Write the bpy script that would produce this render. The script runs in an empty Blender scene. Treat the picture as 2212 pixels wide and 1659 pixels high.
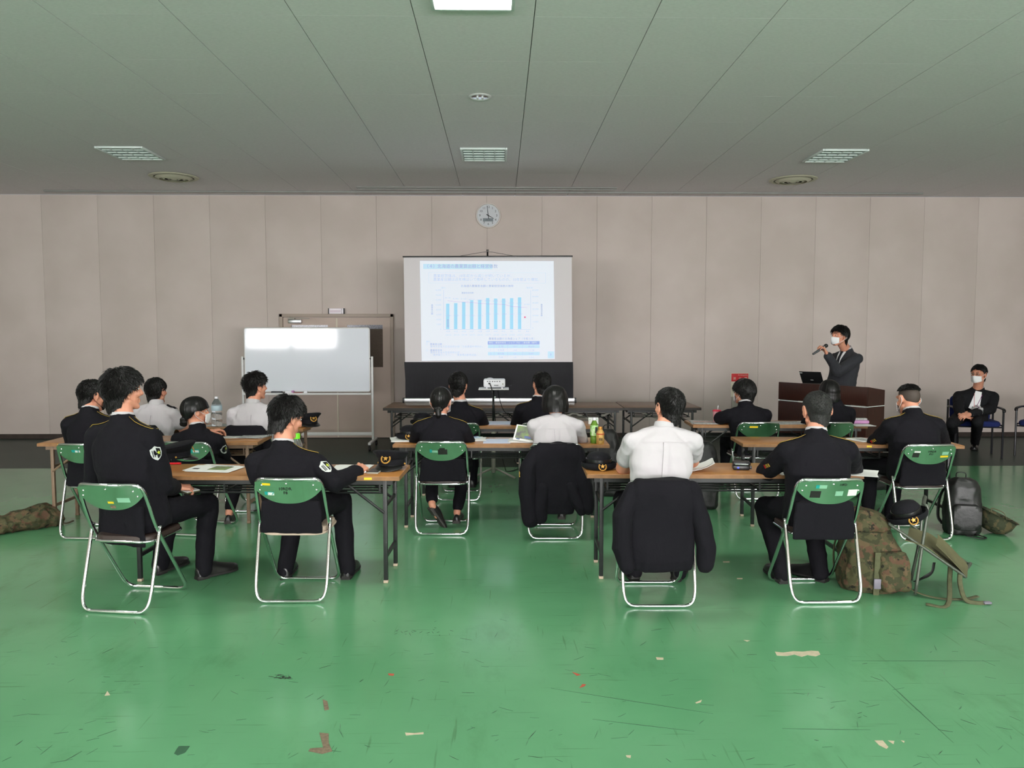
import bpy, bmesh, math, random
import numpy as np
from mathutils import Vector, Matrix, noise
from mathutils.bvhtree import BVHTree

random.seed(7)
R = math.radians
SC = bpy.context.scene
COL = SC.collection

# ------------------------------------------------------------------ camera
F, CX, CY, CAMH = 1650.0, 1106.0, 829.5, 1.6
YAW, PITCH = R(0.9), math.atan((829.5 - 722) / 1650.0)
FWD = Vector((math.sin(YAW) * math.cos(PITCH), math.cos(YAW) * math.cos(PITCH), -math.sin(PITCH)))
RGT = Vector((math.cos(YAW), -math.sin(YAW), 0))
UPV = RGT.cross(FWD)
CAM = Vector((0, 0, CAMH))
cd = bpy.data.cameras.new('camera')
cam = bpy.data.objects.new('camera', cd)
COL.objects.link(cam)
cam.location = CAM
cam.rotation_euler = Matrix((RGT, UPV, -FWD)).transposed().to_euler()
cd.sensor_width = 36.0
cd.lens = F / 2212.0 * 36.0
cd.clip_start = 0.05
cd.clip_end = 200
SC.camera = cam

def ray(px, py):
    return FWD + RGT * ((px - CX) / F) - UPV * ((py - CY) / F)
def az(px, py, z):                 # the point of a horizontal plane seen at a pixel
    d = ray(px, py); return CAM + d * ((z - CAMH) / d.z)
def ay(px, py, y):                 # the point of a plane y = const seen at a pixel
    d = ray(px, py); return CAM + d * (y / d.y)

# ------------------------------------------------------------------ world and view
w = bpy.data.worlds.new('sky'); SC.world = w; w.use_nodes = True
bg = w.node_tree.nodes['Background']
bg.inputs[0].default_value = (0.80, 0.88, 1.0, 1); bg.inputs[1].default_value = 1.0
SC.view_settings.view_transform = 'Standard'
SC.view_settings.look = 'None'
SC.view_settings.gamma = 1
SC.view_settings.use_curve_mapping = False
SC.view_settings.exposure = -0.60

WALL_Y, CEIL_Z, BACK_Y, SIDE = 11.80, 3.70, -6.0, 9.6
WINDOW_POWER, PANEL_EMIT = 430.0, 80.0

# daylight at the windows in the rear wall (behind the camera)
WIN_X = [-8.25, -6.6, -0.9, 0.75, 2.8, 4.45, 6.5, 8.15]
for i, x in enumerate(WIN_X):
    l = bpy.data.lights.new('window_daylight', 'AREA'); l.shape = 'RECTANGLE'
    l.size, l.size_y = 1.5, 1.75
    l.energy = WINDOW_POWER; l.color = (1.0, 0.97, 0.975)
    o = bpy.data.objects.new('window_daylight', l); COL.objects.link(o)
    o.location = (x, BACK_Y - 0.06, 1.98)
    o.rotation_euler = (R(90 + 16), 0, 0)          # tipped up a little: daylight thrown back from the ground outside

# ------------------------------------------------------------------ materials
def lin(r, g, b):
    f = lambda c: (c / 12.92 if c <= 0.04045 else ((c + 0.055) / 1.055) ** 2.4)
    return tuple(f(c / 255.0) for c in (r, g, b))
def mat(name, col, rough=0.6, metal=0.0, spec=0.5, coat=0.0, sheen=0.0, emit=None, estr=1.0, trans=0.0, ior=1.45, sss=0.0, alpha=1.0,
        noise_amt=0.0, noise_scale=8.0, col2=None, bump=0.0, bump_scale=60.0, stretch=None, detail=4.0):
    m = bpy.data.materials.new(name); m.use_nodes = True
    nt = m.node_tree; b = nt.nodes['Principled BSDF']
    b.inputs['Base Color'].default_value = (*col, 1)
    b.inputs['Roughness'].default_value = rough
    b.inputs['Metallic'].default_value = metal
    b.inputs['Specular IOR Level'].default_value = spec
    b.inputs['Coat Weight'].default_value = coat
    b.inputs['Sheen Weight'].default_value = sheen
    b.inputs['Transmission Weight'].default_value = trans
    b.inputs['IOR'].default_value = ior
    if sss:
        b.inputs['Subsurface Weight'].default_value = sss
        b.inputs['Subsurface Radius'].default_value = (0.012, 0.005, 0.003)
    if emit:
        b.inputs['Emission Color'].default_value = (*emit, 1); b.inputs['Emission Strength'].default_value = estr
    tc = nt.nodes.new('ShaderNodeTexCoord'); src = tc.outputs['Object']
    if stretch:
        mp = nt.nodes.new('ShaderNodeMapping'); mp.inputs['Scale'].default_value = stretch
        nt.links.new(src, mp.inputs['Vector']); src = mp.outputs['Vector']
    if noise_amt or col2:
        n = nt.nodes.new('ShaderNodeTexNoise'); n.inputs['Scale'].default_value = noise_scale; n.inputs['Detail'].default_value = detail
        nt.links.new(src, n.inputs['Vector'])
        rp = nt.nodes.new('ShaderNodeValToRGB')
        c2 = col2 if col2 else tuple(c * (1 - noise_amt) for c in col)
        rp.color_ramp.elements[0].position = 0.35; rp.color_ramp.elements[1].position = 0.65
        rp.color_ramp.elements[0].color = (*c2, 1); rp.color_ramp.elements[1].color = (*col, 1)
        nt.links.new(n.outputs['Fac'], rp.inputs['Fac']); nt.links.new(rp.outputs['Color'], b.inputs['Base Color'])
    if bump:
        n = nt.nodes.new('ShaderNodeTexNoise'); n.inputs['Scale'].default_value = bump_scale; n.inputs['Detail'].default_value = 3
        nt.links.new(src, n.inputs['Vector'])
        bp = nt.nodes.new('ShaderNodeBump'); bp.inputs['Strength'].default_value = bump; bp.inputs['Distance'].default_value = 0.01
        nt.links.new(n.outputs['Fac'], bp.inputs['Height']); nt.links.new(bp.outputs['Normal'], b.inputs['Normal'])
    return m

def floor_material():
    m = bpy.data.materials.new('painted_floor'); m.use_nodes = True
    nt = m.node_tree; N = nt.nodes.new; L = nt.links.new; b = nt.nodes['Principled BSDF']
    g = N('ShaderNodeNewGeometry'); pos = g.outputs['Position']
    def nz(scale, detail, mp=None, rough=0.55):
        n = N('ShaderNodeTexNoise'); n.inputs['Scale'].default_value = scale; n.inputs['Detail'].default_value = detail; n.inputs['Roughness'].default_value = rough
        if mp:
            q = N('ShaderNodeMapping'); q.inputs['Scale'].default_value = mp[0]; q.inputs['Rotation'].default_value = (0, 0, mp[1]); L(pos, q.inputs['Vector']); L(q.outputs['Vector'], n.inputs['Vector'])
        else: L(pos, n.inputs['Vector'])
        return n.outputs['Fac']
    def ramp(fac, a, bb, ca, cb):
        r = N('ShaderNodeValToRGB'); r.color_ramp.elements[0].position = a; r.color_ramp.elements[1].position = bb
        r.color_ramp.elements[0].color = (*ca, 1); r.color_ramp.elements[1].color = (*cb, 1); L(fac, r.inputs['Fac']); return r.outputs['Color']
    def mix(fac, a, c, mode='MIX'):
        x = N('ShaderNodeMix'); x.data_type = 'RGBA'; x.blend_type = mode
        if isinstance(fac, float): x.inputs[0].default_value = fac
        else: L(fac, x.inputs[0])
        for s, v in ((x.inputs[6], a), (x.inputs[7], c)):
            if isinstance(v, tuple): s.default_value = (*v, 1)
            else: L(v, s)
        return x.outputs[2]
    base = ramp(nz(0.9, 6), 0.3, 0.72, FLOOR_A, FLOOR_B)
    dirt = ramp(nz(2.2, 8, ((1.0, 0.45, 1.0), 0.4), 0.7), 0.55, 0.78, (1, 1, 1), (0.72, 0.72, 0.66))
    base = mix(1.0, base, dirt, 'MULTIPLY')
    for sc, rot, lo in (((2.2, 55, 1), 0.5, 0.66), ((40, 2.0, 1), 0.2, 0.67), ((3.0, 70, 1), -0.35, 0.67)):
        s = ramp(nz(1.0, 3, (sc, rot), 0.5), lo, lo + 0.06, (1, 1, 1), (0.78, 0.75, 0.72))
        base = mix(1.0, base, s, 'MULTIPLY')
    # darker painted strip in front of the end wall
    sx = N('ShaderNodeSeparateXYZ'); L(pos, sx.inputs[0])
    st = N('ShaderNodeMath'); st.operation = 'GREATER_THAN'; st.inputs[1].default_value = 9.13; L(sx.outputs['Y'], st.inputs[0])
    dark = ramp(nz(1.4, 5), 0.3, 0.7, (0.020, 0.036, 0.028), (0.030, 0.050, 0.040))
    base = mix(st.outputs[0], base, dark)
    L(base, b.inputs['Base Color'])
    rr = N('ShaderNodeMapRange'); rr.inputs[3].default_value = 0.13; rr.inputs[4].default_value = 0.25
    L(nz(3.0, 6), rr.inputs[0])
    def fmix(a, c):
        x = N('ShaderNodeMix'); L(st.outputs[0], x.inputs[0]); x.inputs[3].default_value = c
        if isinstance(a, float): x.inputs[2].default_value = a
        else: L(a, x.inputs[2])
        return x.outputs[0]
    L(fmix(rr.outputs[0], 0.42), b.inputs['Roughness']); L(fmix(0.62, 0.22), b.inputs['Specular IOR Level'])   # the dark strip is duller
    bp = N('ShaderNodeBump'); bp.inputs['Strength'].default_value = 0.06; bp.inputs['Distance'].default_value = 0.02
    L(nz(2.5, 4), bp.inputs['Height']); L(bp.outputs['Normal'], b.inputs['Normal'])
    return m
FLOOR_A, FLOOR_B = (0.090, 0.265, 0.128), (0.124, 0.335, 0.168)

M = {}
M['floor'] = floor_material()
M['wall'] = mat('painted_wall_panel', lin(211, 199, 193), 0.75, spec=0.25, col2=lin(202, 190, 183), noise_scale=1.3, detail=7)
M['joint'] = mat('wall_joint', lin(176, 162, 156), 0.9)
M['ceiling'] = mat('ceiling_board', lin(230, 224, 228), 0.9, spec=0.2, col2=lin(222, 216, 220), noise_scale=34, detail=3, stretch=(1, 3, 1))
M['ceiling_back'] = mat('ceiling_void', lin(90, 94, 90), 0.9)
M['side_wall'] = mat('plain_wall', lin(190, 182, 172), 0.85, spec=0.2)
M['baseboard'] = mat('dark_baseboard', lin(62, 52, 46), 0.6, noise_amt=0.3)
M['door'] = mat('door_paint', lin(196, 178, 166), 0.55, noise_amt=0.06, noise_scale=3)
M['frame'] = mat('door_frame_paint', lin(172, 158, 146), 0.5)
M['winframe'] = mat('aluminium_window_frame', lin(180, 182, 185), 0.4, 0.6)
M['curtain'] = mat('curtain_cloth', lin(205, 198, 186), 0.9, noise_amt=0.1)
M['glass'] = mat('clear_glass', (0.95, 0.97, 0.97), 0.02, trans=1.0, ior=1.45)
M['doorglass'] = mat('wired_door_glass', lin(92, 80, 70), 0.12, spec=0.7, noise_amt=0.15, noise_scale=60)
M['doorglass_top'] = mat('patterned_door_glass', lin(120, 125, 140), 0.2, spec=0.7, col2=lin(50, 50, 60), noise_scale=70)
M['chrome'] = mat('chrome', (0.72, 0.73, 0.74), 0.08, 1.0)
M['steelpanel'] = mat('polished_steel_panel', (0.74, 0.80, 0.76), 0.10, 1.0, noise_amt=0.10, noise_scale=9)
M['rivet'] = mat('rivet_steel', (0.75, 0.75, 0.75), 0.2, 1.0)
M['vinyl'] = mat('brown_vinyl', lin(52, 40, 36), 0.45, bump=0.1, bump_scale=200)
M['seatboard'] = mat('seat_board', lin(196, 176, 158), 0.6, noise_amt=0.1)
M['woodtop'] = mat('woodgrain_laminate', lin(176, 122, 66), 0.33, col2=lin(156, 104, 54), noise_scale=5, stretch=(1.2, 26, 26), coat=0.15)
M['woodedge'] = mat('worn_table_edge', lin(150, 108, 70), 0.6, noise_amt=0.25, noise_scale=20)
M['darktop'] = mat('dark_woodgrain_laminate', lin(122, 92, 66), 0.35, col2=lin(104, 76, 54), noise_scale=5, stretch=(1.2, 26, 26))
M['darkedge'] = mat('dark_table_edge', lin(46, 40, 36), 0.5)
M['blacksteel'] = mat('black_painted_steel', lin(34, 36, 36), 0.42, noise_amt=0.3, noise_scale=25)
M['tansteel'] = mat('tan_painted_steel', lin(132, 108, 88), 0.5, noise_amt=0.15, noise_scale=20)
M['greysteel'] = mat('pale_grey_steel', lin(165, 162, 150), 0.5, noise_amt=0.15)
M['foot'] = mat('beige_rubber_foot', lin(178, 160, 140), 0.7)
M['navy'] = mat('navy_wool', (0.0082, 0.0076, 0.0104), 0.85, spec=0.12, sheen=0.01, bump=0.25, bump_scale=26)
M['navyhat'] = mat('navy_felt', (0.008, 0.0078, 0.0105), 0.8, spec=0.18, sheen=0.01, bump=0.1, bump_scale=120)
M['trouser'] = mat('dark_trouser_cloth', (0.0078, 0.0073, 0.0098), 0.85, spec=0.12, bump=0.25, bump_scale=22)
M['suit'] = mat('charcoal_suit_cloth', (0.030, 0.031, 0.037), 0.85, spec=0.2, sheen=0.05, bump=0.2, bump_scale=26)
M['blacksuit'] = mat('black_suit_cloth', (0.0105, 0.0105, 0.0125), 0.85, spec=0.2, bump=0.2, bump_scale=26)
M['shirt'] = mat('white_shirt_cloth', (0.51, 0.48, 0.505), 0.8, spec=0.2, bump=0.35, bump_scale=14)
M['collar'] = mat('white_collar_cloth', (0.50, 0.48, 0.50), 0.8, spec=0.2)
M['skin'] = mat('skin', lin(214, 150, 124), 0.5, sss=0.12, noise_amt=0.07, noise_scale=30)
M['hair'] = mat('black_hair', (0.0075, 0.0070, 0.0068), 0.46, spec=0.26)
M['hairgrey'] = mat('cropped_black_hair', (0.019, 0.019, 0.018), 0.6, spec=0.35)
M['hairsmooth'] = mat('smooth_black_hair', (0.0075, 0.0070, 0.0070), 0.34, spec=0.32)
M['stubble'] = mat('shaved_stubble', lin(74, 64, 58), 0.7, noise_amt=0.25, noise_scale=300)
M['eye'] = mat('eye_white', (0.75, 0.73, 0.70), 0.2)
M['iris'] = mat('dark_iris', (0.01, 0.007, 0.005), 0.2)
M['lips'] = mat('lip_skin', lin(180, 105, 95), 0.5)
M['mask'] = mat('white_mask_cloth', (0.82, 0.82, 0.84), 0.8)
M['maskblack'] = mat('black_mask_cloth', (0.015, 0.015, 0.016), 0.8)
M['leather'] = mat('black_leather', (0.010, 0.010, 0.010), 0.28, spec=0.5, bump=0.06, bump_scale=40)
M['sole'] = mat('shoe_sole', (0.014, 0.013, 0.012), 0.7)
M['solegrey'] = mat('worn_shoe_sole', (0.060, 0.055, 0.05), 0.75, noise_amt=0.4, noise_scale=40)
M['gold'] = mat('gold_braid', lin(186, 140, 66), 0.45, 0.5)
M['yellowcord'] = mat('yellow_piping', lin(160, 132, 50), 0.6)
M['red'] = mat('red_paint', lin(200, 22, 34), 0.4)
M['sockwhite'] = mat('white_sock', (0.6, 0.6, 0.6), 0.9)
M['paper'] = mat('white_paper', (0.80, 0.80, 0.78), 0.7)
M['paperblue'] = mat('pale_blue_paper', lin(214, 222, 244), 0.6)
M['papergrey'] = mat('grey_printed_paper', lin(196, 198, 196), 0.6, col2=lin(150, 152, 152), noise_scale=40)
M['print'] = mat('printed_photo', lin(120, 150, 70), 0.35, col2=lin(66, 62, 70), noise_scale=16, detail=6)
M['printred'] = mat('red_print', lin(196, 90, 60), 0.4)
M['printblue'] = mat('blue_print', lin(70, 90, 140), 0.4)
M['ink'] = mat('black_ink', (0.015, 0.015, 0.016), 0.6)
M['inkgrey'] = mat('grey_ink', (0.10, 0.10, 0.11), 0.6)
M['silverprint'] = mat('silver_print', (0.5, 0.5, 0.5), 0.4)
M['yellow'] = mat('yellow_sticker', lin(226, 196, 40), 0.5)
M['teal'] = mat('teal_sticker', lin(30, 150, 140), 0.5)
M['palegreen'] = mat('pale_green_sticker', lin(130, 180, 150), 0.5)
M['whitest'] = mat('white_sticker', lin(222, 224, 220), 0.5)
M['blackst'] = mat('black_sticker', lin(36, 36, 34), 0.55, noise_amt=0.3, noise_scale=60)
M['brownst'] = mat('brown_label_remains', lin(128, 112, 92), 0.6, noise_amt=0.4, noise_scale=70)
M['whiteboard'] = mat('whiteboard_enamel', lin(228, 232, 242), 0.06, spec=0.5)
M['whitepaint'] = mat('white_enamel_paint', lin(216, 216, 216), 0.35)
M['rubber'] = mat('black_rubber', (0.012, 0.012, 0.012), 0.6)
M['plasticblack'] = mat('black_plastic', (0.012, 0.012, 0.013), 0.3)
M['plasticgrey'] = mat('grey_plastic', lin(70, 72, 76), 0.4)
M['plasticwhite'] = mat('white_plastic', lin(232, 232, 238), 0.35)
M['screenwhite'] = mat('screen_fabric', lin(214, 208, 212), 0.8)
M['screenblack'] = mat('screen_black_fabric', (0.012, 0.012, 0.015), 0.48, spec=0.14, bump=0.25, bump_scale=7, stretch=(3, 1, 0.7))
M['slide'] = mat('projected_light', (0.72, 0.74, 0.78), 0.8, emit=lin(216, 228, 255), estr=0.45)
M['s_cyan'] = mat('projected_cyan', (0.34, 0.6, 0.78), 0.8, emit=lin(150, 210, 250), estr=0.45)
M['s_pale'] = mat('projected_pale_blue', (0.5, 0.66, 0.8), 0.8, emit=lin(190, 222, 255), estr=0.45)
M['s_blue'] = mat('projected_blue', (0.32, 0.4, 0.68), 0.8, emit=lin(140, 165, 225), estr=0.45)
M['s_grey'] = mat('projected_grey', (0.32, 0.36, 0.48), 0.8, emit=lin(160, 172, 205), estr=0.45)
M['s_light'] = mat('projected_light_grey', (0.45, 0.49, 0.62), 0.8, emit=lin(186, 198, 228), estr=0.45)
M['s_red'] = mat('projected_red', (0.5, 0.32, 0.5), 0.8, emit=lin(190, 130, 175), estr=0.45)
M['s_dot'] = mat('projected_pointer_dot', (0.62, 0.16, 0.28), 0.8, emit=lin(226, 110, 150), estr=0.45)
M['alu'] = mat('brushed_aluminium', (0.62, 0.63, 0.66), 0.3, 1.0)
M['lectern'] = mat('dark_rosewood_veneer', lin(62, 32, 26), 0.35, col2=lin(46, 24, 20), noise_scale=6, stretch=(20, 20, 1.5))
M['blueseat'] = mat('blue_chair_fabric', lin(20, 34, 92), 0.9, noise_amt=0.15, noise_scale=80)
M['darkframe'] = mat('black_tube_frame', (0.012, 0.012, 0.016), 0.35)
M['lamp_on'] = mat('lit_light_panel', (0.9, 0.9, 0.9), 0.5, emit=(1.0, 0.985, 0.93), estr=PANEL_EMIT)
M['louvre'] = mat('louvre_white_metal', lin(214, 224, 222), 0.4)
M['louvre_in'] = mat('unlit_lamp_reflector', lin(168, 182, 180), 0.35, 0.3)
M['ventcream'] = mat('cream_vent_metal', lin(196, 192, 172), 0.55)
M['ventdark'] = mat('vent_throat', lin(70, 66, 56), 0.8)
M['railgrey'] = mat('grey_rail_paint', lin(150, 150, 148), 0.5)
M['clockface'] = mat('clock_face', lin(205, 208, 214), 0.5)
M['clockrim'] = mat('clock_rim', lin(222, 214, 208), 0.35)
M['lcd'] = mat('lcd_panel', lin(122, 132, 138), 0.3)
M['sign_lit'] = mat('sign_box_white', lin(240, 232, 240), 0.3, emit=(1, 0.97, 1.0), estr=0.10)
M['signpink'] = mat('sign_faint_print', lin(226, 210, 222), 0.4)
M['signcream'] = mat('sign_cream', lin(222, 214, 196), 0.5)
M['camo'] = None
M['olive'] = mat('olive_webbing', lin(86, 88, 62), 0.85, noise_amt=0.2, noise_scale=40)
M['olivecanvas'] = mat('olive_canvas', lin(92, 90, 62), 0.9, noise_amt=0.2, noise_scale=14)
M['olivetube'] = mat('olive_painted_tube', lin(86, 92, 82), 0.35, 0.3)
M['helmetgreen'] = mat('matt_olive_helmet', lin(58, 60, 48), 0.6, noise_amt=0.2, noise_scale=30)
M['bagblack'] = mat('black_nylon', (0.012, 0.012, 0.012), 0.42, bump=0.3, bump_scale=18)
M['buckle'] = mat('grey_buckle', lin(120, 116, 128), 0.5)
M['petclear'] = mat('clear_pet', (0.93, 0.96, 0.98), 0.06, trans=0.92, ior=1.25)
M['tea'] = mat('green_tea', lin(120, 160, 60), 0.15, trans=0.4, ior=1.33)
M['tealabel'] = mat('green_tea_label', lin(120, 190, 60), 0.4, col2=lin(220, 235, 200), noise_scale=45)
M['capgreen'] = mat('lime_bottle_cap', lin(120, 226, 40), 0.4)
M['coffee'] = mat('golden_can', lin(196, 148, 78), 0.3, 0.35, col2=lin(222, 180, 110), noise_scale=30)
M['coffeecap'] = mat('gold_can_cap', lin(190, 130, 60), 0.3, 0.6)
M['labelblue'] = mat('pale_water_label', lin(190, 214, 226), 0.4)
M['pink'] = mat('pink_drink', lin(236, 170, 176), 0.3, trans=0.2)
M['pinkred'] = mat('red_pink_lid', lin(214, 60, 84), 0.4)
M['purple'] = mat('mauve_pouch', lin(196, 140, 190), 0.5)
M['lanyard'] = mat('red_lanyard', lin(190, 60, 72), 0.6)
M['lanyardp'] = mat('purple_lanyard', lin(120, 40, 110), 0.6)
M['tie'] = mat('dark_tie', (0.012, 0.013, 0.020), 0.6)
M['led'] = mat('blue_led', (0.05, 0.05, 0.3), 0.3, emit=(0.05, 0.08, 1.0), estr=3.0)
M['patchwhite'] = mat('white_embroidery', (0.55, 0.57, 0.55), 0.8)
M['patchgreen'] = mat('yellow_green_embroidery', lin(176, 190, 60), 0.8)
M['chipcream'] = mat('bare_floor_chip', lin(196, 184, 158), 0.6, noise_amt=0.2, noise_scale=25)
M['chipred'] = mat('red_floor_chip', lin(170, 78, 58), 0.6)
M['scuff'] = mat('black_rubber_scuff', (0.014, 0.022, 0.016), 0.6)
M['scuffsoft'] = mat('faint_scuff', (0.034, 0.105, 0.055), 0.5)

def camo_material(name, scale, cols):
    m = bpy.data.materials.new(name); m.use_nodes = True
    nt = m.node_tree; b = nt.nodes['Principled BSDF']; b.inputs['Roughness'].default_value = 0.9; b.inputs['Specular IOR Level'].default_value = 0.2
    tc = nt.nodes.new('ShaderNodeTexCoord'); prev = None
    for i, (c, th) in enumerate(cols):
        if prev is None:
            r = nt.nodes.new('ShaderNodeRGB'); r.outputs[0].default_value = (*c, 1); prev = r.outputs[0]; continue
        mp = nt.nodes.new('ShaderNodeMapping'); mp.inputs['Location'].default_value = (i * 3.1, i * 1.7, i * 2.3); nt.links.new(tc.outputs['Object'], mp.inputs[0])
        n = nt.nodes.new('ShaderNodeTexNoise'); n.inputs['Scale'].default_value = scale * (1 + 0.25 * i); n.inputs['Detail'].default_value = 3; nt.links.new(mp.outputs[0], n.inputs['Vector'])
        t = nt.nodes.new('ShaderNodeMath'); t.operation = 'GREATER_THAN'; t.inputs[1].default_value = th; nt.links.new(n.outputs['Fac'], t.inputs[0])
        x = nt.nodes.new('ShaderNodeMix'); x.data_type = 'RGBA'; nt.links.new(t.outputs[0], x.inputs[0]); nt.links.new(prev, x.inputs[6]); x.inputs[7].default_value = (*c, 1); prev = x.outputs[2]
    nt.links.new(prev, b.inputs['Base Color'])
    n = nt.nodes.new('ShaderNodeTexNoise'); n.inputs['Scale'].default_value = 16; nt.links.new(tc.outputs['Object'], n.inputs['Vector'])
    bp = nt.nodes.new('ShaderNodeBump'); bp.inputs['Strength'].default_value = 0.5; bp.inputs['Distance'].default_value = 0.02
    nt.links.new(n.outputs['Fac'], bp.inputs['Height']); nt.links.new(bp.outputs['Normal'], b.inputs['Normal'])
    return m
M['camo'] = camo_material('woodland_camouflage', 12, [(lin(74, 72, 50), 0), (lin(92, 78, 58), 0.53), (lin(58, 60, 42), 0.55), (lin(88, 66, 52), 0.60), (lin(40, 39, 32), 0.64)])
M['camohelmet'] = camo_material('helmet_camouflage', 16, [(lin(58, 62, 46), 0), (lin(86, 78, 56), 0.56), (lin(36, 38, 30), 0.6)])

# ------------------------------------------------------------------ mesh helpers
class MB:
    def __init__(s): s.v = []; s.f = []
    def add(s, vs, fs):
        b = len(s.v); s.v.extend([tuple(p) for p in vs]); s.f.extend([tuple(i + b for i in f) for f in fs]); return s
    def box(s, c, size, rot=None, bev=0.0):
        bm = bmesh.new(); bmesh.ops.create_cube(bm, size=1.0)
        for v in bm.verts: v.co = Vector((v.co.x * size[0], v.co.y * size[1], v.co.z * size[2]))
        if bev > 0: bmesh.ops.bevel(bm, geom=bm.edges[:], offset=bev, segments=2, affect='EDGES', profile=0.5)
        m = Matrix.Translation(Vector(c)) @ (rot.to_4x4() if rot is not None else Matrix.Identity(4))
        bm.verts.ensure_lookup_table()
        s.add([m @ v.co for v in bm.verts], [[v.index for v in f.verts] for f in bm.faces]); bm.free(); return s
    def loft(s, rings, cap=True, closed=True):
        n = len(rings[0]); vs = [p for r in rings for p in r]; fs = []
        for i in range(len(rings) - 1):
            for j in range(n if closed else n - 1):
                k = (j + 1) % n
                fs.append((i * n + j, i * n + k, (i + 1) * n + k, (i + 1) * n + j))
        if cap:
            fs.append(tuple(reversed(range(n)))); fs.append(tuple((len(rings) - 1) * n + j for j in range(n)))
        return s.add(vs, fs)
    def tube(s, pts, r, n=8, cap=True, closed=False, flat=None):
        pts = [Vector(p) for p in pts]; rs = r if isinstance(r, (list, tuple)) else [r] * len(pts)
        m = len(pts); rings = []; u = None
        for i, p in enumerate(pts):
            if closed: t = pts[(i + 1) % m] - pts[i - 1]
            else: t = pts[min(i + 1, m - 1)] - pts[max(i - 1, 0)]
            t.normalize()
            if u is None:
                a = Vector((0, 0, 1)) if abs(t.z) < 0.9 else Vector((1, 0, 0)); u = a.cross(t).normalized()
            else: u = (u - t * u.dot(t)).normalized()
            vv = t.cross(u); fl = flat if flat else 1.0
            rings.append([p + u * (rs[i] * math.cos(2 * math.pi * k / n)) + vv * (rs[i] * fl * math.sin(2 * math.pi * k / n)) for k in range(n)])
        if closed:
            rings.append(rings[0]); nn = len(rings[0]); vs = [p for q in rings[:-1] for p in q]; fs = []
            for i in range(m):
                for j in range(nn):
                    k = (j + 1) % nn; i2 = (i + 1) % m
                    fs.append((i * nn + j, i * nn + k, i2 * nn + k, i2 * nn + j))
            return s.add(vs, fs)
        return s.loft(rings, cap)
    def cyl(s, a, b, r0, r1=None, n=16): return s.tube([a, b], [r0, r0 if r1 is None else r1], n)
    def lathe(s, prof, c=(0, 0, 0), n=24, mtx=None, sx=1.0, sy=1.0):
        c = Vector(c); rings = []
        for r, z in prof:
            q = [Vector((max(r, 1e-4) * sx * math.cos(2 * math.pi * k / n), max(r, 1e-4) * sy * math.sin(2 * math.pi * k / n), z)) for k in range(n)]
            rings.append([(mtx @ p if mtx else p) + c for p in q])
        return s.loft(rings, True)
    def ell(s, c, r, rot=None, nu=14, nv=10):
        c = Vector(c); rings = []
        for i in range(nv + 1):
            th = math.pi * min(max(i / nv, 0.012), 0.988)
            ring = [Vector((r[0] * math.sin(th) * math.cos(2 * math.pi * k / nu), r[1] * math.sin(th) * math.sin(2 * math.pi * k / nu), -r[2] * math.cos(th))) for k in range(nu)]
            rings.append([(rot @ p if rot is not None else p) + c for p in ring])
        return s.loft(rings, True)
    def caps(s, a, b, r0, r1, n=12):            # a rounded, tapering limb
        a, b = Vector(a), Vector(b); d = (b - a); L = d.length
        if L < 1e-6: return s.ell(a, (r0, r0, r0))
        d.normalize(); pts = []; rs = []
        for k in (0.06, 0.35, 0.65, 0.9): pts.append(a - d * (r0 * math.cos(k * math.pi / 2))); rs.append(r0 * math.sin(k * math.pi / 2))
        pts.append(a); rs.append(r0); pts.append((a + b) / 2); rs.append((r0 + r1) / 2); pts.append(b); rs.append(r1)
        for k in (0.9, 0.65, 0.35, 0.06): pts.append(b + d * (r1 * math.cos(k * math.pi / 2))); rs.append(r1 * math.sin(k * math.pi / 2))
        return s.tube(pts, rs, n)
    def limb(s, pts, rs, n=12):
        for i in range(len(pts) - 1): s.caps(pts[i], pts[i + 1], rs[i], rs[i + 1], n)
        return s
    def prism(s, poly, t, mtx):                  # a flat outline (x, z) given thickness t along y
        n = len(poly)
        vs = [mtx @ Vector((x, -t / 2, z)) for x, z in poly] + [mtx @ Vector((x, t / 2, z)) for x, z in poly]
        fs = [tuple(range(n)), tuple(reversed(range(n, 2 * n)))] + [(i, i + n, (i + 1) % n + n, (i + 1) % n) for i in range(n)]
        return s.add(vs, fs)
    def mesh(s, name):
        me = bpy.data.meshes.new(name); me.from_pydata(s.v, [], s.f); me.update(); return me
    def build(s, name, m, parent=None, smooth=35, **props):
        me = s.mesh(name)
        bm = bmesh.new(); bm.from_mesh(me); bmesh.ops.recalc_face_normals(bm, faces=bm.faces[:]); bm.to_mesh(me); bm.free()
        if smooth:
            me.shade_smooth()
            if smooth < 170: me.set_sharp_from_angle(angle=R(smooth))
        me.materials.append(m)
        return link(name, me, parent, **props)

def link(name, me, parent=None, **props):
    o = bpy.data.objects.new(name, me); COL.objects.link(o)
    if parent is not None: o.parent = parent
    for k, v in props.items(): o[k] = v
    return o
def thing(name, label, cat, loc=(0, 0, 0), rz=0.0, group=None):
    o = bpy.data.objects.new(name, None); COL.objects.link(o); o.empty_display_size = 0.1
    o.location = loc; o.rotation_euler = (0, 0, rz); o['label'] = label; o['category'] = cat
    if group: o['group'] = group
    return o
def copy_tree(o, parent=None):
    c = o.copy(); COL.objects.link(c)
    if parent is not None: c.parent = parent
    for ch in list(o.children): copy_tree(ch, c)
    return c
def arc(c, r, a0, a1, n, ax=(1, 0, 0), bx=(0, 0, 1)):
    c, ax, bx = Vector(c), Vector(ax), Vector(bx)
    return [c + ax * (r * math.cos(R(a0 + (a1 - a0) * i / n))) + bx * (r * math.sin(R(a0 + (a1 - a0) * i / n))) for i in range(n + 1)]
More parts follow.
